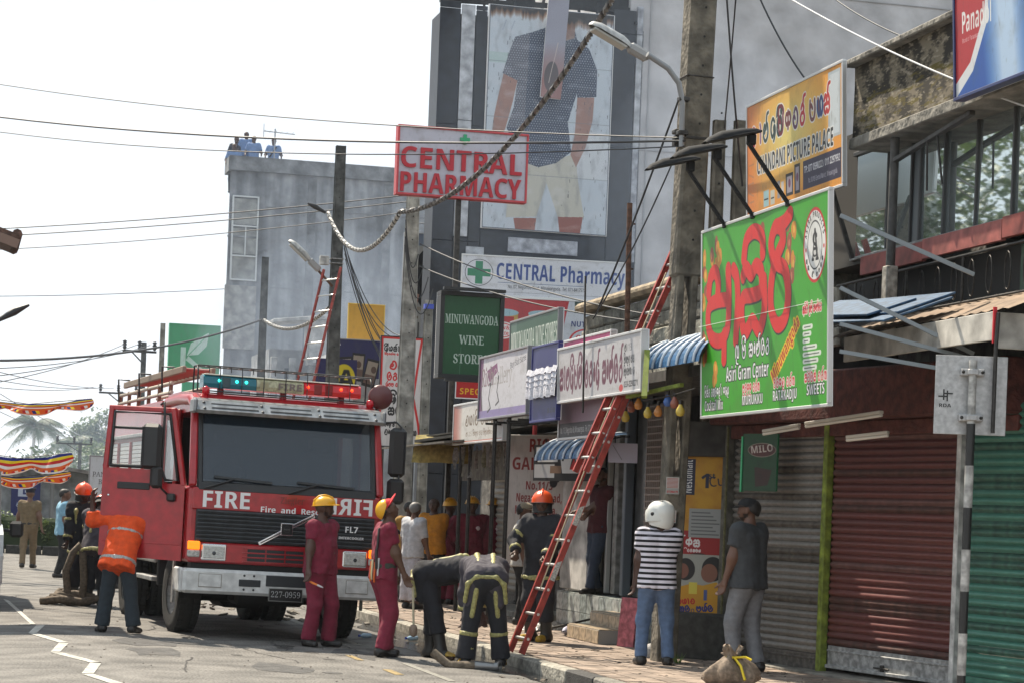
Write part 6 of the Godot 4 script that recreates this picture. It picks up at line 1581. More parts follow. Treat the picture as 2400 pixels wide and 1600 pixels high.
	for k in [[-.12, .19], [.19, .19], [-.13, -.1], [.19, -.1]]: obj("guard_wire", G.new().tube([V(-1.12, k[0], k[1]), V(1.1, k[0], k[1])], .009, 5), blk, guard)
	for i in 17:
		var x := -1.12 + i * .13875
		obj("guard_wire", G.new().tube([V(x, -.12, .19), V(x, .12, .19), V(x, .19, .17), V(x, .19, -.1)] if i % 2 == 0 else [V(x, .12, .19), V(x, .19, .17), V(x, .19, -.1)], .006, 4), blk, guard)
	for s in [-1.12, 1.1]: obj("guard_wire", G.new().tube([V(s, -.12, .19), V(s, .13, .18), V(s, .19, .1), V(s, .19, -.1), V(s, -.12, -.1), V(s, -.12, .19)], .011, 5), blk, guard)
	for s in [-.8, 0.0, .75]: obj("bracket", G.new().bx(s, -.13, .02, .07, .12, .1, .01), redd, lb)
	# beacons and horn
	obj("beacon", G.new().lathe([[0.0, .15], [.04, .13], [.05, .09], [.045, .05], [.03, .045], [.03, 0.0]], 12, Transform3D(Basis(), V(-1.0, 2.95, -.55))), mat("beacon_red", C(.45, .01, .02), .2), t)
	obj("beacon", G.new().lathe([[0.0, .15], [.04, .13], [.05, .09], [.045, .05], [.03, .045], [.03, 0.0]], 12, Transform3D(Basis(), V(1.1, 2.93, -.55))), mat("beacon_red"), t)
	obj("horn_disc", G.new().lathe([[0.0, -.1], [.09, -.09], [.15, -.03], [.16, .03], [.15, .06], [0.0, .075]], 18, Transform3D(Basis(Vector3.RIGHT, PI / 2), V(1.24, 3.12, -.6))), mat("horn_maroon", C(.11, .03, .03), .4), t)  # dark red siren horn, no lamp in it
	obj("horn_stalk", G.new().tube([V(1.2, 2.9, -.65), V(1.24, 3.05, -.66)], .02, 6), blk, t)
	# right-hand mirrors
	var mr := Node3D.new(); mr.name = "mirror"; t.add_child(mr)
	obj("mirror_arm", G.new().tube([V(1.18, 2.78, -.35), V(1.38, 2.80, -.25), V(1.44, 2.74, -.22), V(1.44, 1.8, -.22), V(1.2, 1.72, -.3)], .014, 6), blk, mr)
	obj("mirror_head", G.new().bx(1.41, 2.42, -.24, .22, .62, .1, .045), blk, mr)
	obj("mirror_head", G.new().bx(1.41, 1.93, -.24, .22, .32, .1, .04), blk, mr)
	# -- open driver door
	var d := Node3D.new(); d.name = "door"; t.add_child(d, true); d.set_meta("label", "open red driver door with large window")
	d.position = V(-1.2, 0, -.34); d.rotation.y = deg_to_rad(-27); d.scale.x = 1.12
	obj("door_panel", G.new().extr(PackedVector2Array([Vector2(-.02, .92), Vector2(-.96, .94), Vector2(-.96, 2.02), Vector2(-.32, 2.02), Vector2(-.27, 1.86), Vector2(-.02, 1.86)]), .06, Transform3D()), red, d)
	obj("window_frame", G.new().bar(V(-.935, 2.0, 0), V(-.895, 2.78, 0), .07, .06, .01).bar(V(-.93, 2.76, 0), V(-.18, 2.76, 0), .06, .06, .01, V(0, 0, 1)).bar(V(-.20, 2.79, 0), V(-.04, 1.84, 0), .07, .06, .01), red, d)
	obj("window_seal", G.new().tube([V(-.885, 2.05, .02), V(-.86, 2.71, .02), V(-.23, 2.71, .02), V(-.10, 1.9, .02), V(-.25, 1.9, .02), V(-.3, 2.05, .02), V(-.885, 2.05, .02)], .022, 6), blk, d)
	obj("quarter_frame", G.new().tube([V(-.87, 2.52, .0), V(-.42, 2.52, 0), V(-.36, 2.46, 0), V(-.34, 2.05, 0)], .018, 6), blk, d)
	var pane := mat("door_glass", C(.5, .55, .55), .03); pane.transparency = BaseMaterial3D.TRANSPARENCY_ALPHA; pane.albedo_color.a = .12
	obj("pane", G.new().extr(PackedVector2Array([Vector2(-.88, 2.04), Vector2(-.86, 2.71), Vector2(-.23, 2.71), Vector2(-.1, 1.9), Vector2(-.27, 1.9), Vector2(-.31, 2.04)]), .008, Transform3D()), pane, d)
	obj("handle_recess", G.new().bx(-.6, 1.81, .035, .37, .085, .02, .008), blk, d)
	obj("lock", G.new().lathe([[0.0, .01], [.014, .008], [.016, 0.0]], 10, Transform3D(Basis(Vector3.RIGHT, PI / 2), V(-.88, 1.68, .03))), chrome, d)
	obj("lower_crease", G.new().bx(-.48, 1.12, .032, .9, .02, .012, .004), red, d)
	var dm := Node3D.new(); dm.name = "door_mirror"; d.add_child(dm)
	obj("mirror_arm", G.new().tube([V(-.33, 2.82, .06), V(-.28, 2.85, .12), V(-.26, 2.7, .14), V(-.26, 1.8, .14), V(-.2, 1.72, .05)], .014, 6), blk, dm)
	obj("mirror_head", G.new().bx(-.38, 2.3, .17, .23, .56, .1, .045), blk, dm)
	obj("mirror_head", G.new().bx(-.31, 1.93, .17, .14, .28, .09, .04), blk, dm)
	obj("arm_base", G.new().bx(-.16, 1.69, .06, .1, .1, .06, .02), blk, d)

func build_vehicles():
	# white van at the left edge, only its flank shows
	var t := thing("white_van", "white van at the left edge with a black side mirror", "van", V(-.12, .0, -33.1))
	var w := mat("van_white", C(.62, .63, .63), .3, 0, "cloth", 1); w.clearcoat_enabled = true; w.clearcoat = .5
	var side := Basis(V(0, 0, 1), V(0, 1, 0), V(-1, 0, 0))
	obj("body", G.new().extr(PackedVector2Array([Vector2(.85, .35), Vector2(.9, .75), Vector2(.75, 1.05), Vector2(-.1, 1.18), Vector2(-3.9, 1.18), Vector2(-3.95, .35)]), 1.72, Transform3D(side, Vector3.ZERO)), w, t)
	obj("cabin", G.new().extr(PackedVector2Array([Vector2(-.05, 1.17), Vector2(-.75, 1.93), Vector2(-1.0, 2.02), Vector2(-3.7, 2.02), Vector2(-3.9, 1.17)]), 1.6, Transform3D(side, Vector3.ZERO)), w, t)
	obj("side_window", G.new().extr(PackedVector2Array([Vector2(-.35, 1.22), Vector2(-.85, 1.84), Vector2(-3.6, 1.84), Vector2(-3.7, 1.22)]), 1.62, Transform3D(side, Vector3.ZERO)), mat("dark_glass"), t)
	obj("windscreen", G.new().box(Transform3D(Basis(Vector3.RIGHT, -.74), V(0, 1.55, -.37)), V(1.4, .9, .03), .01), mat("dark_glass"), t)
	obj("pillar", G.new().bar(V(.81, 1.15, -.05), V(.80, 1.95, -.8), .05, .06), mat("rubber"), t)
	wheel(t, V(.74, .33, .05), .33, .22); wheel(t, V(-.74, .33, .05), .33, .22); wheel(t, V(.74, .33, -2.7), .33, .22)
	obj("bumper", G.new().bx(0, .45, .9, 1.7, .28, .12, .04), w, t)
	obj("lamp", G.new().bx(.66, .85, .8, .3, .18, .16, .03), mat("lamp_lens"), t)
	var m := Node3D.new(); m.name = "mirror"; t.add_child(m)
	obj("housing", G.new().bx(1.06, 1.12, -.1, .2, .24, .1, .04), mat("rubber"), m)
	obj("stalk", G.new().tube([V(.82, 1.1, -.15), V(1.0, 1.1, -.1)], .025, 6), mat("rubber"), m)
	obj("rub_strip", G.new().bx(.865, .72, -1.5, .02, .06, 4.2, .006), mat("van_grey", C(.3, .3, .3), .5), t)
# ---------- people: bodies meshed from a distance field ----------
func ik(a: Vector3, b: Vector3, l1: float, l2: float, pole: Vector3) -> Array:
	var d := b - a
	var l := clampf(d.length(), .05, (l1 + l2) * .999)
	var dir := d.normalized()
	var x := (l1 * l1 - l2 * l2 + l * l) / (2 * l)
	var p := (pole - dir * pole.dot(dir)).normalized()
	return [a + dir * x + p * sqrt(maxf(l1 * l1 - x * x, 0.0)), a + dir * l]

# bones: [a, b, ra, rb, flat_a, flat_b]; adds the blended surface to st
func blob(st: SurfaceTool, bones: Array, cell: float, k: float, col: Callable, wob := 0.0, cuts := [], wseed := 0.0):
	var lo := Vector3(1e9, 1e9, 1e9); var hi := -lo
	for b in bones:
		var r: float = maxf(b[2], b[3]) + wob + cell * 2
		for q in [b[0], b[1]]:
			lo = lo.min(q - V(r, r, r)); hi = hi.max(q + V(r, r, r))
	var n := Vector3i((hi - lo) / cell) + Vector3i(2, 2, 2)
	var f := PackedFloat32Array(); f.resize(n.x * n.y * n.z)
	var nxy := n.x * n.y
	for b in bones:
		var a: Vector3 = b[0]; var e: Vector3 = b[1]
		var ra: float = b[2]; var rb: float = b[3]
		var fa: bool = b.size() > 4 and b[4]; var fb: bool = b.size() > 5 and b[5]
		var ab := e - a
		var l2 := maxf(ab.length_squared(), 1e-8)
		var dir := ab / sqrt(l2)
		var pad := maxf(ra, rb) + maxf(2.5 / k, cell * 2.2) + wob
		var i0 := Vector3i((a.min(e) - V(pad, pad, pad) - lo) / cell); var i1 := Vector3i((a.max(e) + V(pad, pad, pad) - lo) / cell)
		i0 = i0.clamp(Vector3i.ZERO, n - Vector3i.ONE); i1 = i1.clamp(Vector3i.ZERO, n - Vector3i.ONE)
		for z in range(i0.z, i1.z + 1):
			for y in range(i0.y, i1.y + 1):
				var p := lo + V(i0.x, y, z) * cell
				var ix := i0.x + y * n.x + z * nxy
				for x in range(i0.x, i1.x + 1):
					var t := (p - a).dot(ab) / l2
					var tc := clampf(t, 0, 1)
					var d := (p - a - ab * tc).length() - lerpf(ra, rb, tc)
					if fb: d = maxf(d, (p - e).dot(dir))
					if fa: d = maxf(d, (a - p).dot(dir))
					f[ix] += exp(-k * d)
					ix += 1
					p.x += cell
	var w := wob > 0.0
	for z in n.z:
		for y in n.y:
			var ix := y * n.x + z * nxy
			for x in n.x:
				var s := f[ix]
				if s < 1e-7: f[ix] = .12
				else:
					var d := -log(s) / k
					if w or cuts:
						var p := lo + V(x, y, z) * cell
						if w and d < .08: d += wob * (noise.get_noise_3d(p.x * 420 + wseed, p.y * 230, p.z * 420) + .7 * sin(p.y * 38.0 + 5.0 * noise.get_noise_3d(p.x * 260, p.y * 90 + wseed, p.z * 260)) * noise.get_noise_3d(p.x * 150 + wseed, p.y * 150, p.z * 150))
						for c in cuts: d = maxf(d, (c as Plane).distance_to(p))
					f[ix] = d
				ix += 1
	var ids := {}
	var vp := PackedVector3Array(); var vn := PackedVector3Array()
	var offs := [0, 1, n.x, n.x + 1, nxy, nxy + 1, nxy + n.x, nxy + n.x + 1]
	var edges := [[0, 1], [2, 3], [4, 5], [6, 7], [0, 2], [1, 3], [4, 6], [5, 7], [0, 4], [1, 5], [2, 6], [3, 7]]
	for z in n.z - 1:
		for y in n.y - 1:
			var ix := y * n.x + z * nxy - 1
			for x in n.x - 1:
				ix += 1
				if f[ix] > .055: continue
				var m := 0
				for c in 8:
					if f[ix + offs[c]] < 0.0: m |= 1 << c
				if m == 0 or m == 255: continue
				var s := Vector3.ZERO; var cnt := 0
				for e in edges:
					if ((m >> e[0]) & 1) != ((m >> e[1]) & 1):
						var va := f[ix + offs[e[0]]]; var vb := f[ix + offs[e[1]]]
						var t := va / (va - vb)
						var pa := V(e[0] & 1, (e[0] >> 1) & 1, e[0] >> 2); var pb := V(e[1] & 1, (e[1] >> 1) & 1, e[1] >> 2)
						s += pa.lerp(pb, t); cnt += 1
				var g := Vector3.ZERO
				for c in 8:
					var v := f[ix + offs[c]]
					g += V(v if c & 1 else -v, v if c & 2 else -v, v if c & 4 else -v)
				ids[ix] = vp.size()
				vp.append(lo + (V(x, y, z) + s / cnt) * cell); vn.append(g.normalized())
	var emit := func(i):
		st.set_normal(vn[i]); st.set_color(col.call(vp[i])); st.add_vertex(vp[i])
	var ax := [1, n.x, nxy]
	for ix in ids:
		for e in 3:
			var v0 := f[ix]; var v1: float = f[ix + ax[e]]
			if (v0 < 0.0) == (v1 < 0.0): continue
			var u: int = ax[(e + 1) % 3]; var v: int = ax[(e + 2) % 3]
			if not (ids.has(ix - u) and ids.has(ix - v) and ids.has(ix - u - v)): continue
			var q := [ids[ix], ids[ix - u], ids[ix - u - v], ids[ix - v]]
			if v0 < 0.0: q = [q[0], q[3], q[2], q[1]]
			for t in [0, 1, 2, 0, 2, 3]: emit.call(q[t])

func begin() -> SurfaceTool:
	var st := SurfaceTool.new(); st.begin(Mesh.PRIMITIVE_TRIANGLES)
	return st

func plain(c: Color) -> Callable: return func(_p): return c

func cloth(key: String, c: Color, rough := .9) -> StandardMaterial3D: return mat("cloth_" + key, c, rough, 0, "cloth", 1.6, "dent", 2.2)

func skin_mat() -> StandardMaterial3D:
	if not MATS.has("skin"):
		var m := StandardMaterial3D.new()
		m.vertex_color_use_as_albedo = true; m.roughness = .55
		MATS["skin"] = m
	return MATS["skin"]

var SK := {}   # last skeleton, for held things

# s: pose and clothing; see build_people
func person(label: String, at: Vector3, turn: float, s: Dictionary, group := "") -> Node3D:
	var root := thing("person", label, "person", at, turn, group)
	var far: bool = s.get("far", false)
	var cb: float = s.get("cell", .034 if far else .021)
	var sc: float = s.get("h", 1.72) / 1.72
	var fat: float = s.get("fat", 1.0)
	var pel: Vector3 = s.get("pel", V(0, .93, 0))
	var sp: Vector3 = (s.get("spine", V(0, 1, .02)) as Vector3).normalized()
	var tw: float = s.get("twist", 0.0)
	var tl := V(cos(tw), 0, -sin(tw)); tl = (tl - sp * tl.dot(sp)).normalized()
	var tf := tl.cross(sp).normalized()
	var wst := pel + sp * .2; var sh := pel + sp * .49
	var J := {}
	for q in [[1.0, "l"], [-1.0, "r"]]:
		var d: float = q[0]; var k: String = q[1]
		J["s" + k] = sh + tl * d * .172
		J["h" + k] = pel + V(d * .088, -.03, 0)
		var ft: Vector3 = s.get("f" + k, V(d * .1, .08, 0))
		var r := ik(J["h" + k], ft, .418, .416, s.get("k" + k, V(d * .15, 0, 1)))
		J["k" + k] = r[0]; J["a" + k] = r[1]
		var ta: float = s.get("t" + k, d * .2)
		J["t" + k] = ft + V(sin(ta) * .145, -.045, cos(ta) * .145)
		var wr: Vector3 = s.get("w" + k, J["s" + k] + V(d * .07, -.52, .06))
		r = ik(J["s" + k], wr, .28, .255, s.get("e" + k, V(d * .35, 0, -1)))
		J["e" + k] = r[0]; J["w" + k] = r[1]
	var hy: float = s.get("hyaw", 0.0); var hp: float = s.get("hpitch", 0.0)
	var nd: Vector3 = (s.get("neck", sp + tf * .12) as Vector3).normalized()
	var hc := sh + sp * .05 + nd * .155
	var hbase := Basis(tl, sp, tf).orthonormalized() if not s.has("head_up") else Basis()
	var hb := hbase * Basis(Vector3.UP, hy) * Basis(Vector3.RIGHT, hp)
	SK = {"J": J, "hb": hb, "hc": hc, "root": root, "sp": sp, "tl": tl, "tf": tf, "pel": pel, "sh": sh, "sc": sc}
	root.scale = V(sc, sc, sc)
	# bones by name
	var B := {}
	for q in [[1.0, "l"], [-1.0, "r"]]:
		var d: float = q[0]; var k: String = q[1]
		B["hip" + k] = [pel + tl * d * .072 - sp * .03, wst + tl * d * .066, .112 * fat, .100 * fat]
		B["rib" + k] = [wst + tl * d * .066, sh + tl * d * .085 - sp * .09, .100 * fat, .112]
		B["cla" + k] = [sh + tl * d * .06 - sp * .04, J["s" + k], .088, .060]
		B["up" + k] = [J["s" + k], J["e" + k], .056, .043]
		B["fo" + k] = [J["e" + k], J["w" + k], .043, .030]
		B["th" + k] = [J["h" + k], J["k" + k], .092 * lerpf(1, fat, .5), .060]
		B["sk" + k] = [J["k" + k], J["a" + k], .056, .040]
		B["ft" + k] = [J["a" + k] + V(0, -.03, 0) - (J["t" + k] - J["a" + k]) * V(.25, 0, .25), J["t" + k], .042, .034]
	B["belly"] = [pel + sp * .06 + tf * .03 * fat, wst + tf * .035 * fat + sp * .06, .10 * fat, .10 * fat]
	B["neck"] = [sh - sp * .02, hc - hb.y * .06 - hb.z * .015, .06, .052]
	var skin: Color = s.get("skin", C(.105, .052, .032))
	var st := begin()
	var all := []
	for k in B: all.append(B[k])
	blob(st, all, cb * 1.1, 45.0, plain(skin))
	if not far: _head_and_hands(st, s, J, hb, hc, skin)
	else: blob(st, [[hc - hb.y * .07, hc + hb.y * .03, .07, .092]], .03, 45.0, plain(skin))
	var body := MeshInstance3D.new(); body.name = "body"; body.mesh = st.commit(); body.material_override = skin_mat(); root.add_child(body)
	_dress(root, s, B, J, hb, hc, cb, tl, tf, sp, pel, wst)
	return root

func _head_and_hands(st: SurfaceTool, s: Dictionary, J: Dictionary, hb: Basis, hc: Vector3, skin: Color):
	var H := func(x, y, z) -> Vector3: return hc + hb * V(x, y, z)
	var hb_bones := [[H.call(0, .03, -.034), H.call(0, .032, .018), .079, .076], [H.call(0, -.02, .02), H.call(0, -.066, .046), .058, .036], [H.call(0, -.06, -.02), H.call(0, -.15, -.03), .05, .054], [H.call(0, .012, .082), H.call(0, -.026, .1), .010, .0145]]
	for d in [-1, 1]:
		hb_bones.append([H.call(d * .034, -.015, .05), H.call(d * .026, -.045, .055), .03, .024])
		hb_bones.append([H.call(d * .08, .018, -.012), H.call(d * .076, -.018, -.004), .015, .011])
		hb_bones.append([H.call(d * .012, .03, .078), H.call(d * .042, .03, .068), .013, .012])
	hb_bones.append([H.call(-.018, -.052, .078), H.call(.018, -.052, .078), .0085, .0085])
	var hair: Color = s.get("hair", C(.012, .010, .009))
	var beard: float = s.get("beard", 0.0)
	var face_col := func(p: Vector3) -> Color:
		var q := (p - hc) * hb
		if q.z > .04:
			for d in [-1, 1]:
				if Vector2((q.x - d * .032) / .014, (q.y - .008) / .008).length() < 1.0: return C(.02, .015, .013)
				if Vector2((q.x - d * .032) / .022, (q.y - .03) / .006).length() < 1.0: return hair
			if Vector2(q.x / .026, (q.y + .053) / .007).length() < 1.0: return skin * Color(.85, .6, .6)
			if beard > .4 and q.y < -.034 and absf(q.x) < .05 and (q.y < -.064 or q.y > -.047) : return skin.lerp(hair, beard)
		elif beard > .4 and q.y < -.03 and q.y > -.085 and q.z > -.01 and absf(q.x) > .04: return skin.lerp(hair, beard)
		return skin
	blob(st, hb_bones, .0085, 95.0, face_col)
	for k in ["l", "r"]:
		var w: Vector3 = J["w" + k]
		var d := ((w - J["e" + k]) as Vector3).normalized()
		d = (d + (s.get("hd" + k, Vector3.ZERO) as Vector3)).normalized()
		var wid: Vector3 = s.get("hw" + k, V(0, 0, 1))
		wid = (wid - d * wid.dot(d)).normalized()
		var nrm := d.cross(wid)
		if k == "l": nrm = -nrm     # palm side
		var curl: float = s.get("c" + k, .5)
		var bones := []
		for i in 4:
			var o := wid * (.030 - i * .019)
			var base := w + d * .09 + o
			bones.append([w + o * .7 + d * .01, base, .016, .0125])
			var ln: float = [.040, .045, .042, .033][i]
			var d1 := (d * cos(curl) + nrm * sin(curl)).normalized()
			var d2 := (d * cos(curl * 2.1) + nrm * sin(curl * 2.1)).normalized()
			bones.append([base, base + d1 * ln, .0102, .0092]); bones.append([base + d1 * ln, base + d1 * ln + d2 * ln * .85, .0092, .0078])
		var tb := w + d * .03 + wid * .03
		var td := (d * .75 + wid * .6 + nrm * (.25 + curl * .3)).normalized()
		bones.append([tb, tb + td * .045, .014, .0115]); bones.append([tb + td * .045, tb + td * .045 + (td + d * .4 + nrm * curl * .4).normalized() * .032, .011, .009])
		bones.append([w - d * .03, w + d * .03, .029, .027])
		blob(st, bones, .0075, 190.0, plain(s.get("glove", skin)))

func garment(root: Node3D, called: String, bones: Array, m: Material, cell: float, wob := .006, k := 55.0, cuts := []):
	var st := begin()
	blob(st, bones, cell, k, plain(Color.WHITE), wob, cuts, float(called.hash() % 97) + root.position.x * 13.0)
	var o := MeshInstance3D.new(); o.name = called; o.mesh = st.commit(); o.material_override = m
	root.add_child(o, true)
	return o

# part of a bone from t0 to t1, grown by g, ends cut flat where asked
func slice(b: Array, t0: float, t1: float, g: float, fa := false, fb := false) -> Array:
	return [(b[0] as Vector3).lerp(b[1], t0), (b[0] as Vector3).lerp(b[1], t1), lerpf(b[2], b[3], t0) + g, lerpf(b[2], b[3], t1) + g, fa, fb]

func _dress(root, s, B, J, hb: Basis, hc: Vector3, cb: float, tl, tf, sp, pel, wst):
	# legs
	var inf: float = s.get("leg_loose", .016)
	if s.has("legs"):
		var bones := []
		for k in ["l", "r"]:
			bones.append(slice(B["hip" + k], -.1, .75, s.get("hip_inf", .004), false, true))
			bones.append(slice(B["th" + k], 0, 1, inf))
			var ll: float = s.get("leg_len", 1.0)
			if ll > 0.0:
				var q := slice(B["sk" + k], 0, ll, inf, false, true)
				q[3] += s.get("flare", .012)
				bones.append(q)
		garment(root, "trousers", bones, s.legs, cb, .009)
	if s.has("sarong"):
		var bt: Vector3 = (J["al"] + J["ar"]) * .5 + V(0, .06, 0)
		var bones := []
		for d in [-.07, .07]: bones.append([pel + V(d, .08, 0), bt + V(d * 1.5, 0, 0), .118, .115, false, true])
		garment(root, "sarong", bones, s.sarong, cb, .014)
	# top
	if s.has("top"):
		var g: float = s.get("top_loose", .017)
		var bones := []
		var hem: float = s.get("hem", .06)
		for k in ["l", "r"]:
			var d := 1.0 if k == "l" else -1.0
			var hipb: Array = B["hip" + k]
			bones.append([pel + tl * d * .08 - sp * hem, hipb[1], hipb[2] + g + .008, hipb[3] + g, not s.get("hem_round", false), false])
			if s.get("hem_round", false): bones.append([pel + tl * d * .1 - sp * .02, pel + tl * d * .15 + V(0, -.27, -.02), .12, .06])
			bones.append(slice(B["rib" + k], 0, 1, g)); bones.append(slice(B["cla" + k], 0, 1, g * .8))
			var sl: float = s.get("sleeve", .55)
			bones.append(slice(B["up" + k], 0, minf(sl, 1.0), g * 1.1, false, sl < 1.0))
			if sl > 1.0: bones.append(slice(B["fo" + k], 0, sl - 1.0, g * 1.1, false, true))
		var be: Array = B["belly"]
		bones.append(slice(be, 0, 1, g * .8))
		bones.append([(B["neck"] as Array)[0] - sp * .01, (B["neck"] as Array)[0] + sp * .045 + tf * .01, .066, .062, false, true])
		garment(root, s.get("top_name", "shirt"), bones, s.top, cb, s.get("top_wob", .011))
	for bd in s.get("bands", []):
		var bones := []
		for nm in bd[0]: bones.append(slice(B[nm], bd[1], bd[2], bd[3], true, true))
		garment(root, bd[5] if bd.size() > 5 else "reflective_band", bones, bd[4], minf(cb, .018), .004, 70.0)
	# feet
	if s.has("shoe"):
		for k in ["l", "r"]:
			var f: Array = B["ft" + k]
			var gy: float = (J["a" + k] as Vector3).y - .08 + .002
			var bones := [[f[0], f[1], .050, .043], [f[0], (f[0] as Vector3).lerp(J["a" + k], .5), .05, .05]]
			var bt: float = s.get("boot", 0.0)
			if bt > 0.0: bones.append(slice(B["sk" + k], 1.0 - bt, 1.0, .024, true, false))
			garment(root, "boot" if bt > 0 else "shoe", bones, s.shoe, minf(cb, .016), 0.0, 60.0, [Plane(V(0, -1, 0), -gy)])
			if s.has("boot_trim"):
				garment(root, "boot_trim", [slice(B["sk" + k], 1.0 - bt - .005, 1.0 - bt + .06, .029, true, true)], s.boot_trim, .014, 0.0, 70.0)
				garment(root, "boot_toe", [[(f[0] as Vector3).lerp(f[1], .62), (f[1] as Vector3) + ((f[1] - f[0]) as Vector3).normalized() * .004, .052, .0465]], s.boot_trim, .012, 0.0, 60.0, [Plane(V(0, -1, 0), -gy - .002), Plane(((f[0] - f[1]) as Vector3).normalized(), ((f[0] - f[1]) as Vector3).normalized().dot((f[0] as Vector3).lerp(f[1], .6)))])
	# hair and hats
	var H := Transform3D(hb, hc)
	var hat: String = s.get("hat", "")
	if hat in ["", "cap"] and s.get("bald", 0.0) < .9:
		var up := (hb * V(0, .78, -.62)).normalized() if s.get("bald", 0.0) < .5 else (hb * V(0, -.55, -.83)).normalized()
		var pl := Plane(-up, -up.dot(hc + hb * V(0, .018, -.0)))
		garment(root, "hair", [[H * V(0, .034, -.036), H * V(0, .036, .012), .088, .082], [H * V(0, -.02, -.05), H * V(0, .0, -.05), .062, .07]], mat("hair_" + str(s.get("hairc", 0)), [C(.012, .01, .009), C(.16, .155, .15)][s.get("hairc", 0)], .6, 0, "", 1, ""), .012 if cb < .03 else .03, .004, 60.0, [pl])
	if hat != "": _hat(root, hat, s, H)

func dome(root, called: String, m: Material, x: Transform3D, rx: float, ry: float, rz: float, y0 := 0.0, y1 := 1.0, rings := 8):
	var g := G.new()
	var prof := []
	for i in rings + 1:
		var a := lerpf(asin(y0), asin(y1), float(i) / rings)
		prof.append([cos(a), sin(a)])
	g.lathe(prof, 20, x, V(rx, ry, rz))
	return obj(called, g, m, root)

func brim(root, m: Material, x: Transform3D, rx: float, rz: float, front: float, back: float, drop: float, only_front := false, called := "brim"):
	var g := G.new()
	var pt := func(i, o):
		var a: float = TAU * i / 32.0
		var c := V(cos(a) * rx, 0, sin(a) * rz)
		var ext: float = back + (front - back) * pow(maxf(sin(a), 0.0), 1.5)
		if only_front and sin(a) < .05: ext = 0.001
		return x * (c + V(cos(a) * ext, -drop * maxf(sin(a), 0.0) * (1.0 if o else 0.0), sin(a) * ext) * (1.0 if o else 0.0))
	for i in 32:
		g.quad(pt.call(i, false), pt.call(i, true), pt.call(i + 1, true), pt.call(i + 1, false), 1)
		var dn: Vector3 = x.basis.y * -.006
		g.quad(pt.call(i, true), pt.call(i, true) + dn, pt.call(i + 1, true) + dn, pt.call(i + 1, true), 2)
	return obj(called, g, m, root)

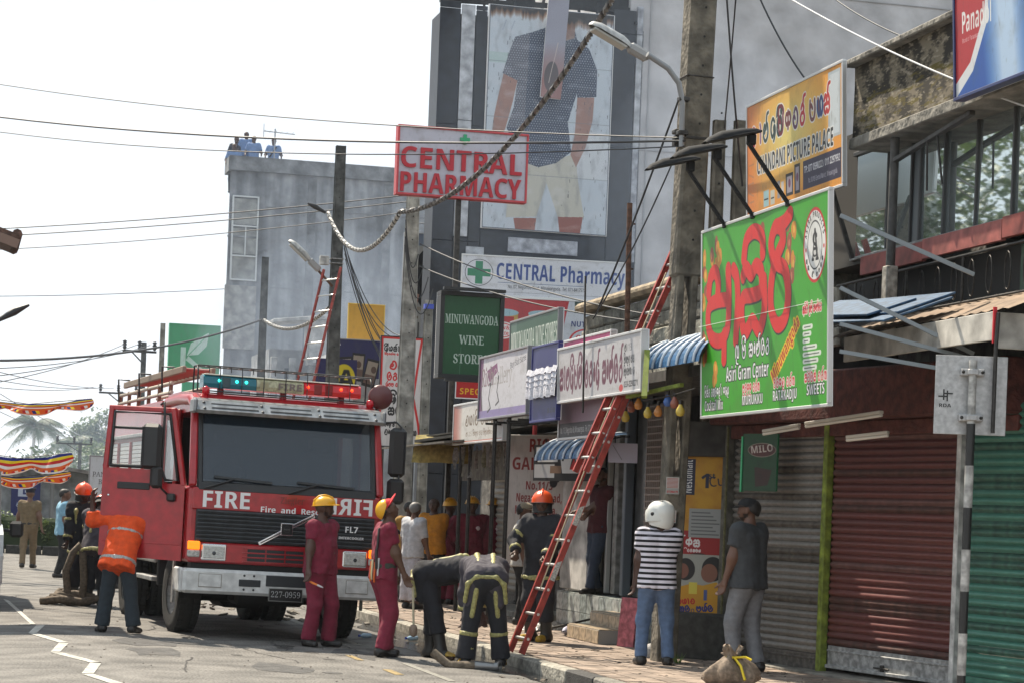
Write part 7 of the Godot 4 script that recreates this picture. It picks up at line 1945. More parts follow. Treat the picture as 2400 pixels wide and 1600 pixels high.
func _hat(root: Node3D, hat: String, s: Dictionary, H: Transform3D):
	var hm: Material = s.get("hat_m")
	var n := Node3D.new(); n.name = {"hard": "hard_hat", "fire": "fire_helmet", "moto": "crash_helmet", "cap": "cap", "police": "peaked_cap"}[hat]
	root.add_child(n)
	if hat == "hard":
		n.transform = H * Transform3D(Basis(Vector3.RIGHT, -.12), V(0, .052, -.008))
		dome(n, "shell", hm, Transform3D(), .118, .112, .138); brim(n, hm, Transform3D(), .116, .136, .055, .014, .012)
		for d in [-.03, 0, .03]: obj("ridge", G.new().tube([V(d, .03, .128), V(d, .085, .1), V(d, .118, .02), V(d, .112, -.05), V(d, .06, -.12)], .008, 6), hm, n)
		obj("headband", G.new().lathe([[.1, -.02], [.103, .0]], 20, Transform3D(), V(1, 1, 1.15)), mat("band_dark", C(.03, .03, .03), .8), n)
	elif hat == "fire":
		n.transform = H * Transform3D(Basis(Vector3.RIGHT, -.08), V(0, .03, -.012))
		dome(n, "shell", hm, Transform3D(), .132, .142, .152, -.1); brim(n, mat("rubber"), Transform3D(Basis(), V(0, -.014, 0)), .131, .15, .03, .012, .006, false, "rim")
		obj("crest", G.new().tube([V(0, .06, .135), V(0, .12, .085), V(0, .15, .0), V(0, .12, -.09), V(0, .05, -.14)], .013, 6), hm, n)
		obj("side_boss", G.new().lathe([[0.0, .012], [.018, .009], [.02, 0.0]], 10, Transform3D(Basis(Vector3.BACK, -PI / 2), V(.128, .02, 0))).lathe([[0.0, .012], [.018, .009], [.02, 0.0]], 10, Transform3D(Basis(Vector3.BACK, PI / 2), V(-.128, .02, 0))), mat("rubber"), n)
		obj("neck_guard", G.new().lathe([[.118, -.01], [.115, -.07], [.125, -.13]], 20, Transform3D(Basis(), V(0, 0, -.03)), V(1, 1, .95)), mat("band_dark", C(.03, .03, .03), .8), n)
	elif hat == "moto":
		n.transform = H * Transform3D(Basis(), V(0, .0, -.012))
		garment(n, "shell", [[V(0, .04, -.035), V(0, .045, .02), .132, .128], [V(0, -.07, -.03), V(0, -.06, .0), .118, .12]], hm, .014, 0.0, 50.0, [Plane(V(0, -.97, .26).normalized(), .118)])
		obj("visor", G.new().lathe([[.147, -.06], [.152, -.01], [.149, .045], [.14, .075]], 24, Transform3D(Basis(), V(0, .0, .012)), V(.95, 1, 1.05)), mat("visor_pale", C(.62, .62, .58), .15), n)
		for d in [-1, 1]: obj("pivot", G.new().lathe([[0.0, .01], [.02, .008], [.024, 0.0]], 12, Transform3D(Basis(Vector3.BACK, -d * PI / 2), V(d * .138, .02, .02))), mat("rubber"), n)
		obj("vent", G.new().bx(0, .16, .05, .05, .02, .1, .008).bx(.05, .155, -.02, .03, .02, .1, .008), mat("rubber"), n)
		obj("neck_pad", G.new().lathe([[.105, -.13], [.11, -.09]], 18, Transform3D(), V(1, 1, 1.05)), mat("rubber"), n)
	elif hat == "cap":
		n.transform = H * Transform3D(Basis(Vector3.RIGHT, s.get("cap_tilt", -.1)), V(0, .045, -.006))
		dome(n, "crown", hm, Transform3D(), .098, .088, .116); brim(n, hm, Transform3D(Basis(Vector3.RIGHT, s.get("peak_tilt", .12)), V(0, .004, 0)), .094, .11, .08, 0, .01, true, "peak")
		if s.has("cap_back"): dome(n, "back_shell", s.cap_back, Transform3D(Basis(Vector3.RIGHT, -.5), V(0, .0, -.03)), .104, .1, .118)
	elif hat == "police":
		n.transform = H * Transform3D(Basis(Vector3.RIGHT, -.05), V(0, .05, -.008))
		obj("crown", G.new().lathe([[.098, 0.0], [.1, .035], [.13, .085], [.12, .1], [0.0, .108]], 20, Transform3D(), V(1, 1, 1.12)), hm, n)
		brim(n, mat("rubber"), Transform3D(Basis(Vector3.RIGHT, .4), V(0, .005, 0)), .097, .108, .05, 0, .01, true, "peak")
	elif hat == "none": pass
func with(a: Dictionary, b: Dictionary) -> Dictionary:
	var o := a.duplicate(); o.merge(b, true); return o

func straps(m: Material, back := true):
	var root: Node3D = SK.root
	var sp: Vector3 = SK.sp; var tl: Vector3 = SK.tl; var tf: Vector3 = SK.tf
	for d in [-1.0, 1.0]:
		var o := -tf if back else tf
		garment(root, "reflective_strap", [[SK.sh + tl * d * .085 + sp * .055 + o * .02, SK.sh + tl * d * .085 - sp * .05 + o * .125, .034, .03], [SK.sh + tl * d * .085 - sp * .05 + o * .125, SK.pel + sp * .12 + tl * d * .075 + o * .118, .03, .03]], m, .016, .003, 70.0)

func hem_arc(m: Material):
	var p: Vector3 = SK.pel
	var q := [p + V(-.215, -.25, -.07), p + V(-.19, -.06, -.12), p + V(-.1, .015, -.145), p + V(.1, .015, -.145), p + V(.19, -.06, -.12), p + V(.215, -.25, -.07)]
	var b := []
	for i in 5: b.append([q[i], q[i + 1], .024, .024])
	garment(SK.root, "reflective_hem", b, m, .014, .003, 80.0)

func build_people():
	var maroon := cloth("maroon", C(.215, .016, .042)); var maroon_b := cloth("maroon_b", C(.185, .014, .034))
	var navy := cloth("fire_navy", C(.018, .018, .024)); var coat := cloth("coat_worn", C(.060, .052, .066))
	var yel := mat("yellow_band", C(.50, .46, .17), .6, 0, "stain", 5.0)
	var helm_y := mat("helmet_yellow", C(.72, .36, .012), .3); var helm_o := mat("helmet_orange", C(.72, .085, .015), .3)
	var boot_b := mat("boot_black", C(.015, .014, .013), .45); var boot_y := mat("boot_yellow", C(.55, .33, .025), .5, 0, "stain", 5)
	var leather := mat("leather_dark", C(.022, .018, .016), .5, 0, "mottle", 6)
	var black := cloth("black", C(.016, .016, .018)); var jeans := cloth("jeans", C(.11, .17, .29)); var white := cloth("white", C(.58, .58, .60)); var wsar := cloth("sarong", C(.52, .51, .56))
	var dk := C(.062, .031, .02); var mid := C(.13, .066, .042)
	var crew := {"top": maroon, "legs": maroon, "sleeve": .62, "hem": .07, "shoe": leather, "boot": .3, "hat": "hard", "hat_m": helm_y, "leg_loose": .026, "flare": .028, "top_wob": .02, "cell": .019, "skin": dk, "fat": 1.06, "top_name": "overall_top"}
	var ff := {"top": navy, "legs": navy, "sleeve": 1.92, "hem": .2, "top_loose": .03, "leg_loose": .03, "flare": .02, "shoe": boot_b, "boot": .62, "boot_trim": boot_y, "hat": "fire", "hat_m": helm_o, "skin": dk, "top_name": "fire_coat", "top_wob": .016, "leg_len": .6,
		"bands": [[["upl", "upr"], .62, .8, .042, yel], [["fol", "for"], .62, .8, .042, yel], [["hipl", "hipr"], -.72, -.5, .041, yel]]}
	var R := 1.3235   # turn of someone looking to the right of the picture
	var civ := {"sleeve": .6, "hem": .1, "shoe": leather, "skin": mid, "leg_loose": .018}
	# -- left group
	person("policeman in khaki uniform and dark peaked cap walking away", V(1.7, 0, -50.6), 2.95, {"top": cloth("khaki", C(.19, .135, .075)), "legs": cloth("khaki_b", C(.20, .14, .08)), "sleeve": .6, "hem": .02, "shoe": leather, "skin": mid, "hat": "police", "hat_m": cloth("cap_navy", C(.02, .02, .035)), "fl": V(.09, .09, -.2), "fr": V(-.09, .08, .14), "wl": V(.3, .86, .1), "wr": V(-.3, .86, -.1), "h": 1.74, "bands": [[["hipl", "hipr"], .25, .45, .03, leather, "belt"]]})
	person("man in light blue shirt and dark trousers looking right near the hedge", V(2.18, 0, -45.2), 1.75, with(civ, {"top": cloth("sky_blue", C(.22, .42, .56)), "legs": black, "sleeve": .8, "fl": V(.1, .08, .12), "fr": V(-.1, .08, -.1), "hyaw": -.3, "h": 1.76, "wl": V(.2, .95, .22)}))
	person("man in blue shirt half hidden behind the standing firefighter", V(2.32, 0, -41.0), .4, with(civ, {"top": cloth("blue", C(.10, .17, .42)), "legs": black, "hyaw": .2, "h": 1.73}))
	person("short haired man with his back turned behind the truck door", V(2.86, 0, -40.5), 2.5, with(civ, {"top": cloth("pale_blue", C(.3, .34, .48)), "legs": black, "h": 1.68, "skin": dk}))
	person("firefighter in dark coat and orange helmet holding a hose at the left", V(2.0, -.01, -34.9), -.25, with(ff, {"h": 1.79, "hpitch": .25, "hyaw": .35, "wl": V(.22, .86, .2), "wr": V(-.2, .84, .22), "spine": V(0, 1, .08), "cl": 1.0, "cr": 1.0})); straps(yel, false)
	person("stooping firefighter in worn coat seen from behind at the left", V(2.17, -.02, -34.1), 2.85, with(ff, {"top": coat, "h": 1.74, "pel": V(0, .95, -.06), "spine": V(.05, .86, .5), "hpitch": .5, "neck": V(0, .6, .8), "wl": V(.25, .82, .5), "wr": V(-.2, .8, .5), "fl": V(.11, .08, .0), "fr": V(-.11, .08, -.06)})); straps(yel)
	# man in the orange jacket leaning in behind the open door
	var oj := cloth("hivis_orange", C(.80, .085, .01)); var sil := mat("silver_band", C(.56, .55, .52), .4, .1, "stain", 6)
	person("person in orange high visibility jacket bending in at the truck door", V(2.03, -.025, -27.45), 2.75, {"top": oj, "legs": cloth("dark_teal", C(.025, .035, .045)), "sleeve": 1.45, "hem": .2, "top_loose": .034, "top_wob": .015, "shoe": leather, "skin": dk, "top_name": "jacket", "pel": V(0, .95, -.04), "spine": V(-.05, .86, .5), "hpitch": .9, "neck": V(0, .15, 1), "fl": V(.19, .08, -.05), "fr": V(-.2, .08, .0), "wl": V(.42, 1.62, .12), "el": V(1, -.5, -.2), "wr": V(-.3, 1.15, .5), "tl": .6, "leg_loose": .024, "flare": .03, "bands": [[["hipl", "hipr"], -.35, -.13, .043, sil], [["ribl", "ribr"], .42, .62, .043, sil]]})
	# -- in front of the truck
	person("man in maroon overalls and yellow hard hat holding pliers before the grille", V(4.33, -.06, -26.4), .62, with(crew, {"h": 1.75, "twist": .1, "hyaw": .75, "fat": 1.18, "fl": V(.13, .08, .05), "fr": V(-.13, .08, -.03), "wr": V(-.30, .86, .1), "wl": V(.22, .95, -.14), "beard": .8, "skin": C(.075, .036, .024)}))
	var hand: Vector3 = SK.J.wr
	var pr: Node3D = SK.root
	var w := pr.global_transform if pr.is_inside_tree() else pr.transform
	var pl := thing("pliers", "orange handled pliers in the hand of the man before the grille", "pliers", pr.transform * (hand + V(0, -.13, .04)), .9)
	for d in [-1, 1]:
		obj("handle", G.new().tube([V(d * .012, 0, 0), V(d * .02, -.02, .05), V(d * .008, -.035, .1)].map(func(v): return v), .009, 6), mat("orange_grip", C(.75, .2, .02), .4), pl)
		obj("jaw", G.new().tube([V(-d * .006, -.036, .1), V(-d * .01, -.05, .14), V(-d * .002, -.062, .175)], [.011, .01, .005], 6), mat("tool_steel", C(.6, .6, .6), .3, .7), pl)
	person("man in maroon overalls and red cap looking up beside the truck", V(4.84, -.07, -25.05), 1.75, with(crew, {"h": 1.77, "hat": "cap", "hat_m": cloth("cap_red", C(.62, .02, .03)), "cap_back": helm_y, "cap_tilt": -.35, "peak_tilt": -.25, "hpitch": -.5, "hyaw": -.1, "twist": -.15, "fl": V(.1, .08, .1), "fr": V(-.12, .08, -.02), "wr": V(-.24, .82, .2), "wl": V(.2, .85, .22), "skin": C(.1, .048, .03), "bands": [[["hipl", "hipr"], .32, .62, .026, cloth("belt_green", C(.05, .06, .045)), "tool_belt"]]}))
	var rc: Node3D = SK.root
	obj("shoulder_strap", G.new().tube([V(-.15, 1.2, -.14), V(-.13, 1.42, -.12), V(-.11, 1.48, .0), V(-.1, 1.4, .13)], .014, 6).tube([V(-.17, .98, -.15), V(-.15, 1.2, -.15)], .016, 6), leather, rc)
	for k in [[-.13, .95, -.15, C(.6, .12, .02)], [-.09, .98, -.165, C(.55, .5, .3)], [-.16, 1.0, -.12, C(.5, .5, .5)], [-.05, .96, -.165, C(.6, .1, .02)]]: obj("belt_tool", G.new().tube([V(k[0], k[1] + .1, k[2]), V(k[0] - .01, k[1] - .06, k[2] - .012), V(k[0] + .01, k[1] - .12, k[2])], .011, 6), mat("tool_" + str(k[3].r), k[3], .4), rc)
	var hm := thing("wooden_mallet", "long handled wooden tool hanging from the red capped man's hand", "tool", rc.transform * V(-.26, .74, .26))
	obj("handle", G.new().tube([V(0, .05, 0), V(.02, -.4, .02)], .013, 6), mat("rope"), hm); obj("head", G.new().lathe([[0.0, -.52], [.04, -.5], [.045, -.42], [.03, -.38], [0.0, -.37]], 12, Transform3D(Basis(), V(.02, 0, .02))), mat("ladder_wood"), hm)
	# -- bending pair at the kerb
	var bend := with(ff, {"pel": V(0, .95, -.12), "hpitch": .5, "top": coat, "hem": .0, "hem_round": true, "bands": [[["upl", "upr"], .62, .8, .042, yel], [["fol", "for"], .62, .8, .042, yel]]})
	person("bending firefighter in profile at the kerb with orange helmet showing", V(5.5, -.09, -25.1), 1.0, with(bend, {"top": navy, "spine": V(0, .2, 1), "neck": V(0, -.55, .8), "hpitch": .5, "wl": V(.12, .45, .5), "wr": V(-.12, .5, .52), "fl": V(.1, .08, -.1), "fr": V(-.12, .08, .12), "el": V(.6, .2, -.5), "er": V(-.6, .2, -.5), "h": 1.78, "boot_trim": boot_y})); straps(yel); hem_arc(yel)
	person("bending firefighter seen from behind at the kerb with yellow striped coat", V(5.76, -.09, -23.85), 2.95, with(bend, {"spine": V(.0, .24, 1), "neck": V(0, -.75, .6), "hpitch": .8, "wl": V(.2, .4, .46), "wr": V(-.18, .38, .5), "fl": V(.19, .08, -.1), "fr": V(-.2, .08, .0), "h": 1.8, "boot": .0, "leg_len": 1.0, "shoe": boot_b, "flare": .035, "bands": [[["fol", "for"], .62, .8, .042, yel], [["skl", "skr"], .3, .42, .05, yel], [["skl", "skr"], .66, .76, .052, yel]]})); straps(yel)
	hem_arc(yel)
	for k in ["l", "r"]:
		var a: Vector3 = SK.J["h" + k]; var b: Vector3 = SK.J["k" + k]
		garment(SK.root, "leg_stripe", [[a.lerp(b, .2) + V(0, 0, -.115), a.lerp(b, .9) + V(0, 0, -.085), .03, .028]], yel, .016, .003)
	# -- group on the pavement beside the truck
	person("grey haired man in white shirt and white sarong seen from behind", V(7.15, .05, -34.6), 2.15, {"top": white, "sarong": wsar, "sleeve": .95, "hem": .1, "shoe": leather, "skin": mid, "hairc": 1, "h": 1.68, "hyaw": .3, "wl": V(.3, .85, .05), "wr": V(-.26, .9, .1), "fat": 1.05})
	person("dark haired man behind the man in the white sarong", V(7.55, .055, -36.9), .2, with(civ, {"top": cloth("mustard_shirt", C(.4, .22, .05)), "legs": black, "h": 1.68, "hyaw": .6, "wr": V(-.3, 1.25, .1), "skin": dk}))
	person("bald man in yellow orange T-shirt beside the white sarong man", V(7.78, .055, -36.0), -.55, with(civ, {"top": cloth("amber_tee", C(.55, .22, .012)), "legs": black, "h": 1.76, "fat": 1.1, "skin": dk, "bald": 1.0, "wl": V(.1, .9, -.2), "wr": V(-.32, 1.2, .05)}))
	person("crewman in maroon with yellow hard hat behind the amber T-shirt", V(8.12, .06, -36.4), 2.3, with(crew, {"h": 1.72}))
	var pr1 := person("left man of the pair in maroon overalls with yellow hard hats", V(8.42, .07, -36.0), -.1, with(crew, {"top": maroon_b, "legs": maroon_b, "sleeve": 1.8, "h": 1.75, "wr": V(-.24, 1.0, .16), "er": V(-1, 0, -.4), "wl": V(.14, 1.0, -.2)}))
	var pr2 := person("right man of the pair in maroon overalls with yellow hard hats", V(8.98, .07, -36.7), -.45, with(crew, {"top": maroon_b, "legs": maroon_b, "sleeve": 1.8, "h": 1.74, "wl": V(.12, 1.0, -.2), "wr": V(-.12, 1.0, -.2), "hyaw": -.2}))
	for q in [pr1, pr2]: obj("chest_badge", G.new().lathe([[0.0, .004], [.035, .003], [.036, 0.0]], 12, Transform3D(Basis(Vector3.RIGHT, PI / 2), V(.09, 1.27, .139))), mat("badge_white", C(.6, .5, .52), .7), q)
	# -- by the ladder and the doorway
	person("man in white T-shirt and tan cap standing behind the ladder", V(7.85, .06, -30.4), 1.25, with(civ, {"top": cloth("off_white", C(.52, .51, .48)), "legs": black, "h": 1.7, "hat": "cap", "hat_m": cloth("tan_cap", C(.32, .26, .18)), "peak_tilt": .2, "wl": V(.2, .95, .2), "top_loose": .024}))
	person("firefighter in black coat and orange helmet holding rope behind the ladder", V(7.1, .055, -26.5), -.65, with(ff, {"h": 1.80, "hyaw": .3, "wr": V(-.2, 1.05, .3), "wl": V(.16, 1.0, .3), "er": V(-.8, -.2, -.3), "tr": -.5, "tl": -.2, "cl": 1.1, "cr": 1.1, "skin": C(.085, .045, .03)}))
	person("man in maroon T-shirt and jeans leaning in the doorway", V(8.5, .58, -28.75), -1.35, with(civ, {"top": cloth("dark_maroon", C(.075, .012, .018)), "legs": cloth("dark_jeans", C(.035, .05, .085)), "h": 1.7, "skin": mid, "beard": .8, "wl": V(-.1, 1.13, .26), "wr": V(.1, 1.1, .24), "fl": V(.05, .08, .14), "fr": V(-.08, .08, -.05), "spine": V(0, 1, -.08)}))
	# -- front right
	var sp := Image.create(4, 32, false, Image.FORMAT_RGB8)
	for y in 32:
		for x in 4: sp.set_pixel(x, y, Color(.82, .80, .84) if y % 16 < 9 else Color(.07, .06, .08))
	var stripe := StandardMaterial3D.new()
	stripe.albedo_texture = ImageTexture.create_from_image(sp); stripe.uv1_triplanar = true; stripe.uv1_scale = V(8.6, 8.6, 8.6); stripe.roughness = .9; stripe.uv1_triplanar_sharpness = 4.0
	person("man in black and white striped polo with white crash helmet", V(7.38, .055, -22.7), 2.95, with(civ, {"top": stripe, "legs": jeans, "h": 1.70, "hat": "moto", "hat_m": mat("helmet_white", C(.66, .66, .62), .2), "hyaw": .95, "hpitch": .05, "wl": V(.24, .83, .06), "wr": V(-.14, .9, .16), "er": V(-1, 0, -.6), "fl": V(.15, .08, .0), "fr": V(-.15, .08, .02), "leg_loose": .017, "top_loose": .022, "skin": dk, "cell": .018}))
	person("man in grey T-shirt and grey sweatpants with black cap", V(8.12, .07, -21.9), -2.55, with(civ, {"top": cloth("grey_tee", C(.055, .06, .066)), "legs": cloth("sweat_grey", C(.20, .205, .22)), "h": 1.78, "hat": "cap", "hat_m": cloth("black_cap", C(.012, .012, .014)), "hyaw": .45, "beard": .85, "fat": 1.08, "top_loose": .028, "wl": V(.26, .84, .12), "wr": V(-.16, .95, .22), "leg_loose": .026, "fl": V(.12, .08, .05), "fr": V(-.1, .08, -.08), "cell": .018}))
	# -- on the roof
	var rl := ["leftmost man leaning on the roof parapet", "man in dark top behind the leftmost roof onlooker", "tallest man in blue shirt on the roof", "man in blue shirt left of the antenna on the roof", "man with a dark sash right of the antenna on the roof"]
	for i in 5:
		var k: Array = [[9.2, 13.78, -78.2, -.14], [9.33, 14.12, -78.7, 0], [9.66, 14.3, -78.6, 0], [9.88, 14.12, -78.2, 0], [10.56, 14.05, -78.0, .0]][i]
		person(rl[i], V(k[0], k[1] - 1.28, k[2]), -.15, {"far": true, "top": cloth("roof_dark", C(.03, .035, .05)) if i == 1 else cloth("roof_blue", C(.16, .26, .48)), "legs": black, "sleeve": .8, "skin": dk, "wl": V(.28, 1.0, .2), "wr": V(-.28, 1.0, .2), "shoe": leather, "cell": .034}, "onlookers on the roof")
	obj("sash", G.new().tube([V(.1, 1.42, .13), V(-.13, 1.05, .16)], .03, 5), black, SK.root)
# ---------- smaller things ----------
func build_details():
	var steel := mat("dark_steel")
	var rng := RandomNumberGenerator.new(); rng.seed = 31
	# back of a road sign on a striped pole
	var t := thing("road_sign_pole", "back of a grey road sign on a black and white striped pole", "road sign", V(8.22, .07, -17.0), deg_to_rad(-16))
	var sw := mat("pole_white", C(.62, .61, .58), .5, 0, "stain", 2); var sb := mat("pole_black", C(.014, .014, .014), .45)
	for i in 7: obj("pole_band", G.new().tube([V(0, i * .35, 0), V(0, i * .35 + .35, 0)], .037 + .0005 * (i % 2), 14), sb if i % 2 == 0 else sw, t)
	obj("pole_top", G.new().tube([V(0, 2.36, 0), V(0, 2.98, 0)], .034, 14), sw, t)
	obj("sign_plate", G.new().box(Transform3D(Basis(), V(-.0, 2.69, -.07)), V(.60, .66, .012), .004), mat("sign_back", C(.52, .52, .52), .45, .3, "cloth", 2.0), t)
	for y in [2.88, 2.5]:
		obj("clamp", G.new().bx(0, y, -.03, .2, .06, .07, .008).bx(0, y, .03, .09, .05, .03, .008), mat("sign_back"), t)
		for s in [-.08, .08]: obj("bolt", G.new().lathe([[0.0, .01], [.014, .008], [.015, 0.0]], 8, Transform3D(Basis(Vector3.RIGHT, PI / 2), V(s, y, .008))), steel, t)
	letters(t, "RDA", .1, .03, .002, V(-.21, 2.60, -.0625), mat("print_black", C(.02, .02, .02), .6))
	obj("emblem", G.new().bx(-.225, 2.69, -.0625, .012, .09, .002).bx(-.195, 2.68, -.0625, .012, .09, .002).bx(-.23, 2.675, -.0623, .08, .012, .002).bx(-.19, 2.70, -.0623, .08, .012, .002), mat("print_black"), t)
	# tied sack on the pavement
	t = thing("tied_sack", "crumpled tan sack tied with yellow tape at the pavement edge", "sack", V(7.33, .05, -20.15))
	var gs := G.new()
	var prof := [[.05, .0], [.19, .015], [.235, .07], [.23, .14], [.19, .21], [.12, .265], [.055, .29], [.045, .31], [.07, .35], [.1, .385], [.07, .39]]
	var sk := func(i, k):
		var a: float = TAU * k / 56.0
		var r: float = prof[i][0] * (1.0 + (.13 if i > 2 else .05) * sin(a * 7.0 + 1.5 * sin(a * 2.0) + i * .25) + .10 * sin(a * 2.0 + i * .5) + .25 * noise.get_noise_3d(cos(a) * 60, i * 14.0, sin(a) * 60))
		return V(cos(a) * r * 1.15, prof[i][1] * (1.0 + .12 * sin(a * 3.0 + 1.0)), sin(a) * r)
	for i in prof.size() - 1:
		for k in 56: gs.quad(sk.call(i, k), sk.call(i + 1, k), sk.call(i + 1, k + 1), sk.call(i, k + 1), 1)
	obj("sack", gs, mat("sackcloth", C(.34, .26, .19), .9, 0, "stain", 3, "bump", 1.2), t)
	obj("tape", G.new().tube([V(-.055, .3, 0), V(0, .3, .06), V(.055, .3, .0), V(0, .3, -.06), V(-.055, .3, 0)], .016, 5).tube([V(.01, .3, .06), V(.05, .22, .16), V(.07, .08, .25)], .016, 5).tube([V(.02, .3, .06), V(.12, .31, .1), V(.18, .28, .13)], .014, 5), mat("tape_yellow", C(.75, .55, .02), .4), t)
	t.scale = V(.9, .92, .9)
	# canvas hose
	var canvas := mat("hose_canvas", C(.20, .155, .11), .9, 0, "stain", 3, "bump", .8)
	t = thing("canvas_hose", "brown canvas fire hose heaped on the road at the left", "hose", V(1.85, .0, -34.3))
	var pts := []
	for i in 60:
		var a := i * .42
		pts.append(V(-.05 + cos(a) * (.36 - i * .003), .05 + i * .0022 + .03 * sin(i * 1.3), .1 + sin(a) * (.3 - i * .002)))
	obj("coil", G.new().tube(pts, .045, 8), canvas, t)
	obj("rising_length", G.new().tube([V(-.1, .16, .3), V(-.14, .5, .32), V(-.05, .78, .36), V(.04, .9, .3), V(.1, .78, .34), V(.13, .4, .36), V(.12, .12, .3)], .055, 8), canvas, t)
	obj("folds", G.new().tube([V(-.5, .04, .4), V(-.2, .09, .5), V(.1, .05, .4), V(.35, .1, .3)], .06, 8).tube([V(-.35, .1, .2), V(0, .17, .3), V(.3, .12, .2)], .055, 8), canvas, t)
	t = thing("hose_nozzle", "metal hose coupling lying in the gutter by the bending firefighters", "nozzle", V(5.72, -.05, -23.5), .9)
	obj("coupling", G.new().lathe([[.05, -.14], [.055, -.1], [.05, -.02], [.045, .1], [.06, .12], [.06, .17], [.045, .17], [.04, -.1]], 16, Transform3D(Basis(Vector3.RIGHT, PI / 2), Vector3.ZERO)), mat("dull_metal", C(.2, .2, .2), .35, .7), t)
	obj("hose_end", G.new().tube([V(0, 0, -.1), V(-.1, -.01, -.4), V(-.1, .12, -.6)], .05, 8), canvas, t)
	# blue corrugated awnings
	for k in [[8.0, 3.28, -22.7, 2.2, .62, "blue corrugated barrel awning beside the green board"], [8.0, 2.36, -27.2, 2.7, .5, "small blue corrugated barrel awning behind the ladder"]]:
		t = thing("barrel_awning", k[5], "awning", V(k[0], k[1], k[2]), STREET, "blue barrel awnings")
		var g := G.new()
		var nx := 46
		for i in nx:
			for j in 10:
				var q := []
				for e in [[0, 0], [0, 1], [1, 1], [1, 0]]:
					var u: float = (i + e[0]) / float(nx); var a: float = PI * .5 * (j + e[1]) / 10.0
					var r: float = k[4] + .012 * ((i + e[0]) % 2)
					q.append(V((u - .5) * k[3], sin(a) * r * .62 - .02, cos(a) * r))
				g.quad(q[0], q[1], q[2], q[3])
		obj("sheet", g, mat("awning_blue", C(.05, .17, .36), .35, 0, "stain", 2), t)
		for i in 8: obj("sheet_fold", G.new().tube(range(9).map(func(j): return V(-k[3] / 2 + .15 + i * k[3] / 8, sin(PI * .5 * j / 8) * (k[4] + .02) * .62 - .015, cos(PI * .5 * j / 8) * (k[4] + .02))), .018, 5), mat("awning_pale", C(.5, .56, .62), .5), t)
		for s in [-.48, 0.0, .48]: obj("rib", G.new().tube(range(9).map(func(j): return V(s * k[3], sin(PI * .5 * j / 8) * k[4] * .6 - .04, cos(PI * .5 * j / 8) * (k[4] - .02))), .012, 6), steel, t)
	# string of coloured bulbs
	for i in 11:
		var c: int = [0, 1, 2, 0, 3, 1, 0, 1, 2, 3, 0][i]
		var bl := thing("festoon_bulb", ["yellow", "amber", "blue", "rust coloured"][c] + " festoon bulb, " + ["farthest", "second", "third", "fourth", "fifth", "sixth", "seventh", "eighth", "ninth", "tenth", "nearest"][i] + " along the string from the ladder", "bulb", V(7.45 + .03 * sin(i), 2.86 + .07 * sin(i * 1.7), -25.2 + i * .29), 0, "festoon bulbs")
		obj("globe", G.new().lathe([[0.0, -.075], [.035, -.065], [.05, -.03], [.045, .0], [.022, .04], [.018, .06]], 12), mat("bulb_%d" % c, [C(.5, .36, .06), C(.45, .18, .04), C(.05, .12, .35), C(.25, .08, .05)][c], .2), bl)
		obj("holder", G.new().tube([V(0, .05, 0), V(0, .1, 0)], .02, 8), steel, bl)
	wire("festoon_wire", "black festoon wire carrying the coloured bulbs", V(7.45, 3.0, -25.5), V(7.45, 3.0, -21.9), .06, .008, steel)
	# fluorescent tubes over the shutters
	for k in [[V(8.19, 2.6, -20.62), V(8.51, 2.69, -19.51), "longest fluorescent tube under the awning"], [V(8.39, 2.46, -20.05), V(8.66, 2.51, -19.68), "lower fluorescent tube before the red shutter"], [V(8.14, 2.55, -21.67), V(8.35, 2.61, -21.2), "short fluorescent tube above the packet sign"]]:
		t = thing("fluorescent_tube", k[2], "tube light", k[0], 0, "tube lights at the shops")
		var e: Vector3 = k[1] - k[0]
		obj("batten", G.new().bar(V(0, .03, 0), e + V(0, .03, 0), .05, .03, .004), mat("batten", C(.5, .46, .40), .6), t); obj("tube", G.new().tube([V(0, 0, 0), e], .016, 8), mat("tube_glass", C(.62, .58, .52), .3), t)
	t = thing("tube_lamp_arm", "old tube lamp hanging across the upper windows", "tube light", V(8.75, 5.3, -20.0), 0, "tube lights at the shops")
	obj("batten", G.new().bar(V(0, -.12, 0), V(0.02, .08, 1.65), .06, .04, .004), mat("sooty_pipe"), t); obj("hanger", G.new().tube([V(0, .0, .75), V(.03, -.5, .72)], .012, 6).tube([V(0, .03, .95), V(.03, -.48, 1.05)], .012, 6), steel, t)
	# tarpaulin, rags, paper and odd boards at the farther shop
	var tarp := face(1.0, .5, 8, 6, .12, .05)
	var o := tag(obj("tarpaulin", tarp, mat("tarp_yellow", C(.50, .38, .10), .8, 0, "stain", 2)), "sagging yellow tarpaulin beside the truck mirror", "tarpaulin")
	o.transform = Transform3D(Basis(Vector3.UP, -.5) * Basis(Vector3.RIGHT, -.5), V(7.65, 2.62, -34.9))
	var ed := tag(obj("sheet_roof_edge", G.new().box(Transform3D(Basis(Vector3.UP, -.9) * Basis(Vector3.BACK, .12), V(0, 0, 0)), V(2.6, .04, 1.0)).box(Transform3D(Basis(Vector3.UP, -.9) * Basis(Vector3.BACK, .10), V(.1, .06, -.1)), V(2.4, .02, .9)), mat("hood_sheet")), "ragged sheet roof edge behind the hanging rags", "roof sheet")
	ed.position = V(8.2, 2.86, -33.4)
	var rags := [C(.5, .48, .45), C(.42, .40, .34), C(.55, .54, .52), C(.35, .3, .27), C(.45, .45, .32)]
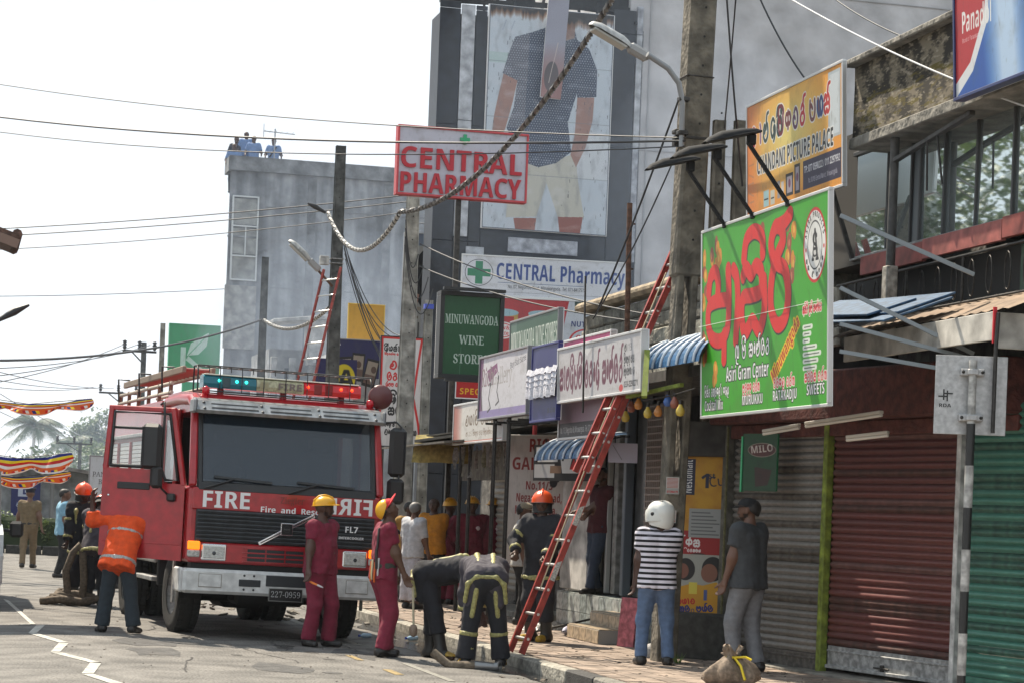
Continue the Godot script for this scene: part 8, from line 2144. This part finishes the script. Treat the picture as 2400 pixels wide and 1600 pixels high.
	for i in 9:
		var g := G.new()
		var x0 := 0.0
		var hgt := rng.randf_range(.28, .52); var wd := rng.randf_range(.035, .07)
		for j in 7:
			for s in 3:
				var q := []
				for e in [[0, 0], [0, 1], [1, 1], [1, 0]]:
					var v: float = (j + e[1]) / 7.0; var u: float = (s + e[0]) / 3.0 - .5
					q.append(V(u * wd * (1 + .5 * sin(v * 5 + i)), -v * hgt, .03 * sin(u * 5 + v * 6 + i) + .02 * v))
				g.quad(q[0], q[1], q[2], q[3], 1)
		tag(obj("hanging_rag", g, mat("rag_%d" % (i % 5), rags[i % 5], .9, 0, "stain", 4)), ["leftmost", "second from left", "third from left", "fourth from left", "middle", "fourth from right", "third from right", "second from right", "rightmost"][[0, 1, 2, 3, 4, 5, 6, 7, 8][i]] + " pale rag in the row under the sheet roof", "rag", "row of hanging rags").transform = Transform3D(Basis(Vector3.UP, rng.randf_range(-.6, .3)), V(7.58 + i * .085 + rng.randf_range(-.02, .02), 2.62 + i * .012, -33.6 + i * .1))
	var wh := tag(obj("white_cloth_bundle", G.new().lathe([[0.0, .1], [.09, .07], [.12, 0.0], [.07, -.1], [.05, -.3], [.03, -.45], [0.0, -.46]], 10, Transform3D(Basis(), V(0, 0, 0)), V(1, 1, .6)), mat("white_cloth")), "bunched white cloth hung above the rags", "cloth")
	wh.position = V(8.0, 2.80, -33.4)
	var p := Pic.new(64, 48, Color(.78, .76, .82)); p.line([Vector2(10, 6), Vector2(30, 40)], 1.5, Color(.5, .5, .5))
	sheet("paper_sheet", "white paper sheet hanging behind the ladder", V(7.95, 2.42, -26.0), deg_to_rad(-25), .36, .24, p, "paper", .02)
	t = thing("pink_board", "pink painted board leaning beside the cream steps", "board", V(8.02, .06, -25.75), deg_to_rad(-62))
	obj("board", G.new().box(Transform3D(Basis(Vector3.RIGHT, -.1), V(0, .3, 0)), V(.28, .6, .03), .004), mat("pink_paint", C(.62, .17, .2), .7, 0, "stain", 2), t)
	t = thing("closed_umbrella", "white and lilac folded umbrella lying on the pavement by the steps", "umbrella", V(7.95, .09, -28.1), deg_to_rad(60))
	obj("canopy", G.new().lathe([[0.0, -.3], [.05, -.25], [.07, .0], [.05, .2], [.012, .3]], 8, Transform3D(Basis(Vector3.BACK, PI / 2), V(0, .03, 0)), V(1, 1, 1)), mat("lilac", C(.55, .53, .66), .7, 0, "cloth", 4), t); obj("shaft", G.new().tube([V(-.42, .03, 0), V(.3, .03, 0)], .006, 6), steel, t)
	t = tag(obj("loose_pipe", G.new().tube([V(-.75, .02, .1), V(.75, .36, -.1)], .014, 6), steel), "thin pipe propped across the tiled plinth", "pipe"); t.position = V(7.98, .07, -27.7)
	t = tag(obj("black_plastic_heap", G.new().lathe([[0.0, .16], [.15, .13], [.3, .05], [.36, 0.0]], 9, Transform3D(), V(1.2, .8, .8)), mat("black_poly", C(.02, .02, .022), .35, 0, "", 1, "bump", 1.5)), "black plastic heap on the pavement behind the ladder", "plastic heap"); t.position = V(7.95, .06, -29.2)
	t = tag(obj("plastic_bag", G.new().lathe([[0.0, .16], [.06, .14], [.12, .06], [.1, 0.0]], 9, Transform3D(), V(1.1, 1, .9)), mat("white_poly", C(.55, .53, .5), .5, 0, "stain", 6, "bump", 2)), "crumpled pale plastic bag behind the striped polo man", "bag"); t.position = V(7.72, .06, -23.9)
	t = thing("weed_tuft", "small green weed by the big pole's foot", "weed", V(7.75, .05, -23.0))
	var g2 := G.new()
	for i in 40:
		var a := rng.randf() * TAU; var l := rng.randf_range(.06, .16)
		g2.tri(V(cos(a) * .01, 0, sin(a) * .01), V(cos(a + .3) * .02, 0, sin(a + .3) * .02), V(cos(a) * l * .7, l, sin(a) * l * .7))
	obj("leaves", g2, leaf_mat("weed_leaf", C(.10, .17, .03)), t)
	for k in [[5.32, -.078, -28.6, "blue capped plastic bottle by the truck's right wheel"], [5.9, -.085, -28.4, "blue capped plastic bottle near the kerb behind the red capped man"]]:
		t = thing("plastic_bottle", k[3], "bottle", V(k[0], k[1] + .035, k[2]), .6, "plastic bottles in the gutter")
		obj("bottle", G.new().lathe([[0.0, -.1], [.032, -.09], [.033, .04], [.014, .08], [.013, .1]], 12, Transform3D(Basis(Vector3.BACK, PI / 2), Vector3.ZERO)), mat("pet", C(.35, .5, .62), .15), t); obj("cap", G.new().tube([V(-.1, 0, 0), V(-.12, 0, 0)], .016, 10), mat("cap_blue", C(.02, .06, .4), .4), t)
	# litter and grit: nobody could count it
	var g3 := G.new()
	for i in 420:
		var z := rng.randf_range(-38, -17)
		var x := rng.randf_range(5.6, 8.6) if rng.randf() < .75 else rng.randf_range(1.0, 5.6)
		if x < 6.4 and x > 6.15: continue
		var s := rng.randf_range(.008, .045) * (1.0 if x > 5.6 else .5)
		g3.box(Transform3D(Basis.from_euler(V(rng.randf_range(-.3, .3), rng.randf() * 6, rng.randf_range(-.3, .3))), V(x, road_y(x) + .008, z)), V(s * rng.randf_range(.6, 2), .006, s))
	o = obj("litter", g3, mat("litter", C(.16, .13, .10), .9, 0, "stain", 5)); o.set_meta("kind", "stuff"); tag(o, "scattered bits of litter and grit on road and pavement", "litter")
	g3 = G.new()
	for i in 90:
		var x := rng.randf_range(3.2, 6.1); var z := rng.randf_range(-38, -32)
		g3.box(Transform3D(Basis.from_euler(V(rng.randf_range(-.4, .4), rng.randf() * 6, rng.randf_range(-.4, .4))), V(x, road_y(x) + .02, z)), V(rng.randf_range(.03, .16), .02, rng.randf_range(.03, .1)))
	o = obj("burnt_debris", g3, mat("debris", C(.30, .27, .22), .9, 0, "stain", 3)); o.set_meta("kind", "stuff"); tag(o, "burnt debris strewn on the road behind the truck", "debris")
	# smoke before the tower and the concrete block, plus distance haze beyond
	build_smoke_haze()

func build_smoke_haze():
	for k in [[V(12.0, 8.6, -41.5), V(7.5, 9.0, 4.0), .02], [V(10.6, 5.2, -60.0), V(9, 8, 10), .03], [V(13.5, 7.0, -38.5), V(5, 7, 3.5), .03], [V(11.0, 9.5, -70.0), V(10, 9, 8), .015], [V(10, 10, -170), V(120, 60, 200), .0015]]:  # the last, widest volume is added distance haze, the others smoke
		var f := FogVolume.new()
		f.name = numbered("smoke"); f.shape = RenderingServer.FOG_VOLUME_SHAPE_ELLIPSOID
		f.size = k[1]; f.position = k[0]
		var m := FogMaterial.new()
		m.density = k[2]; m.albedo = Color(.80, .86, .95); m.edge_fade = .5
		f.material = m
		f.set_meta("kind", "stuff"); f.set_meta("label", "thin bluish smoke and distance haze around and beyond the tall building"); f.set_meta("category", "smoke")
		add_child(f)
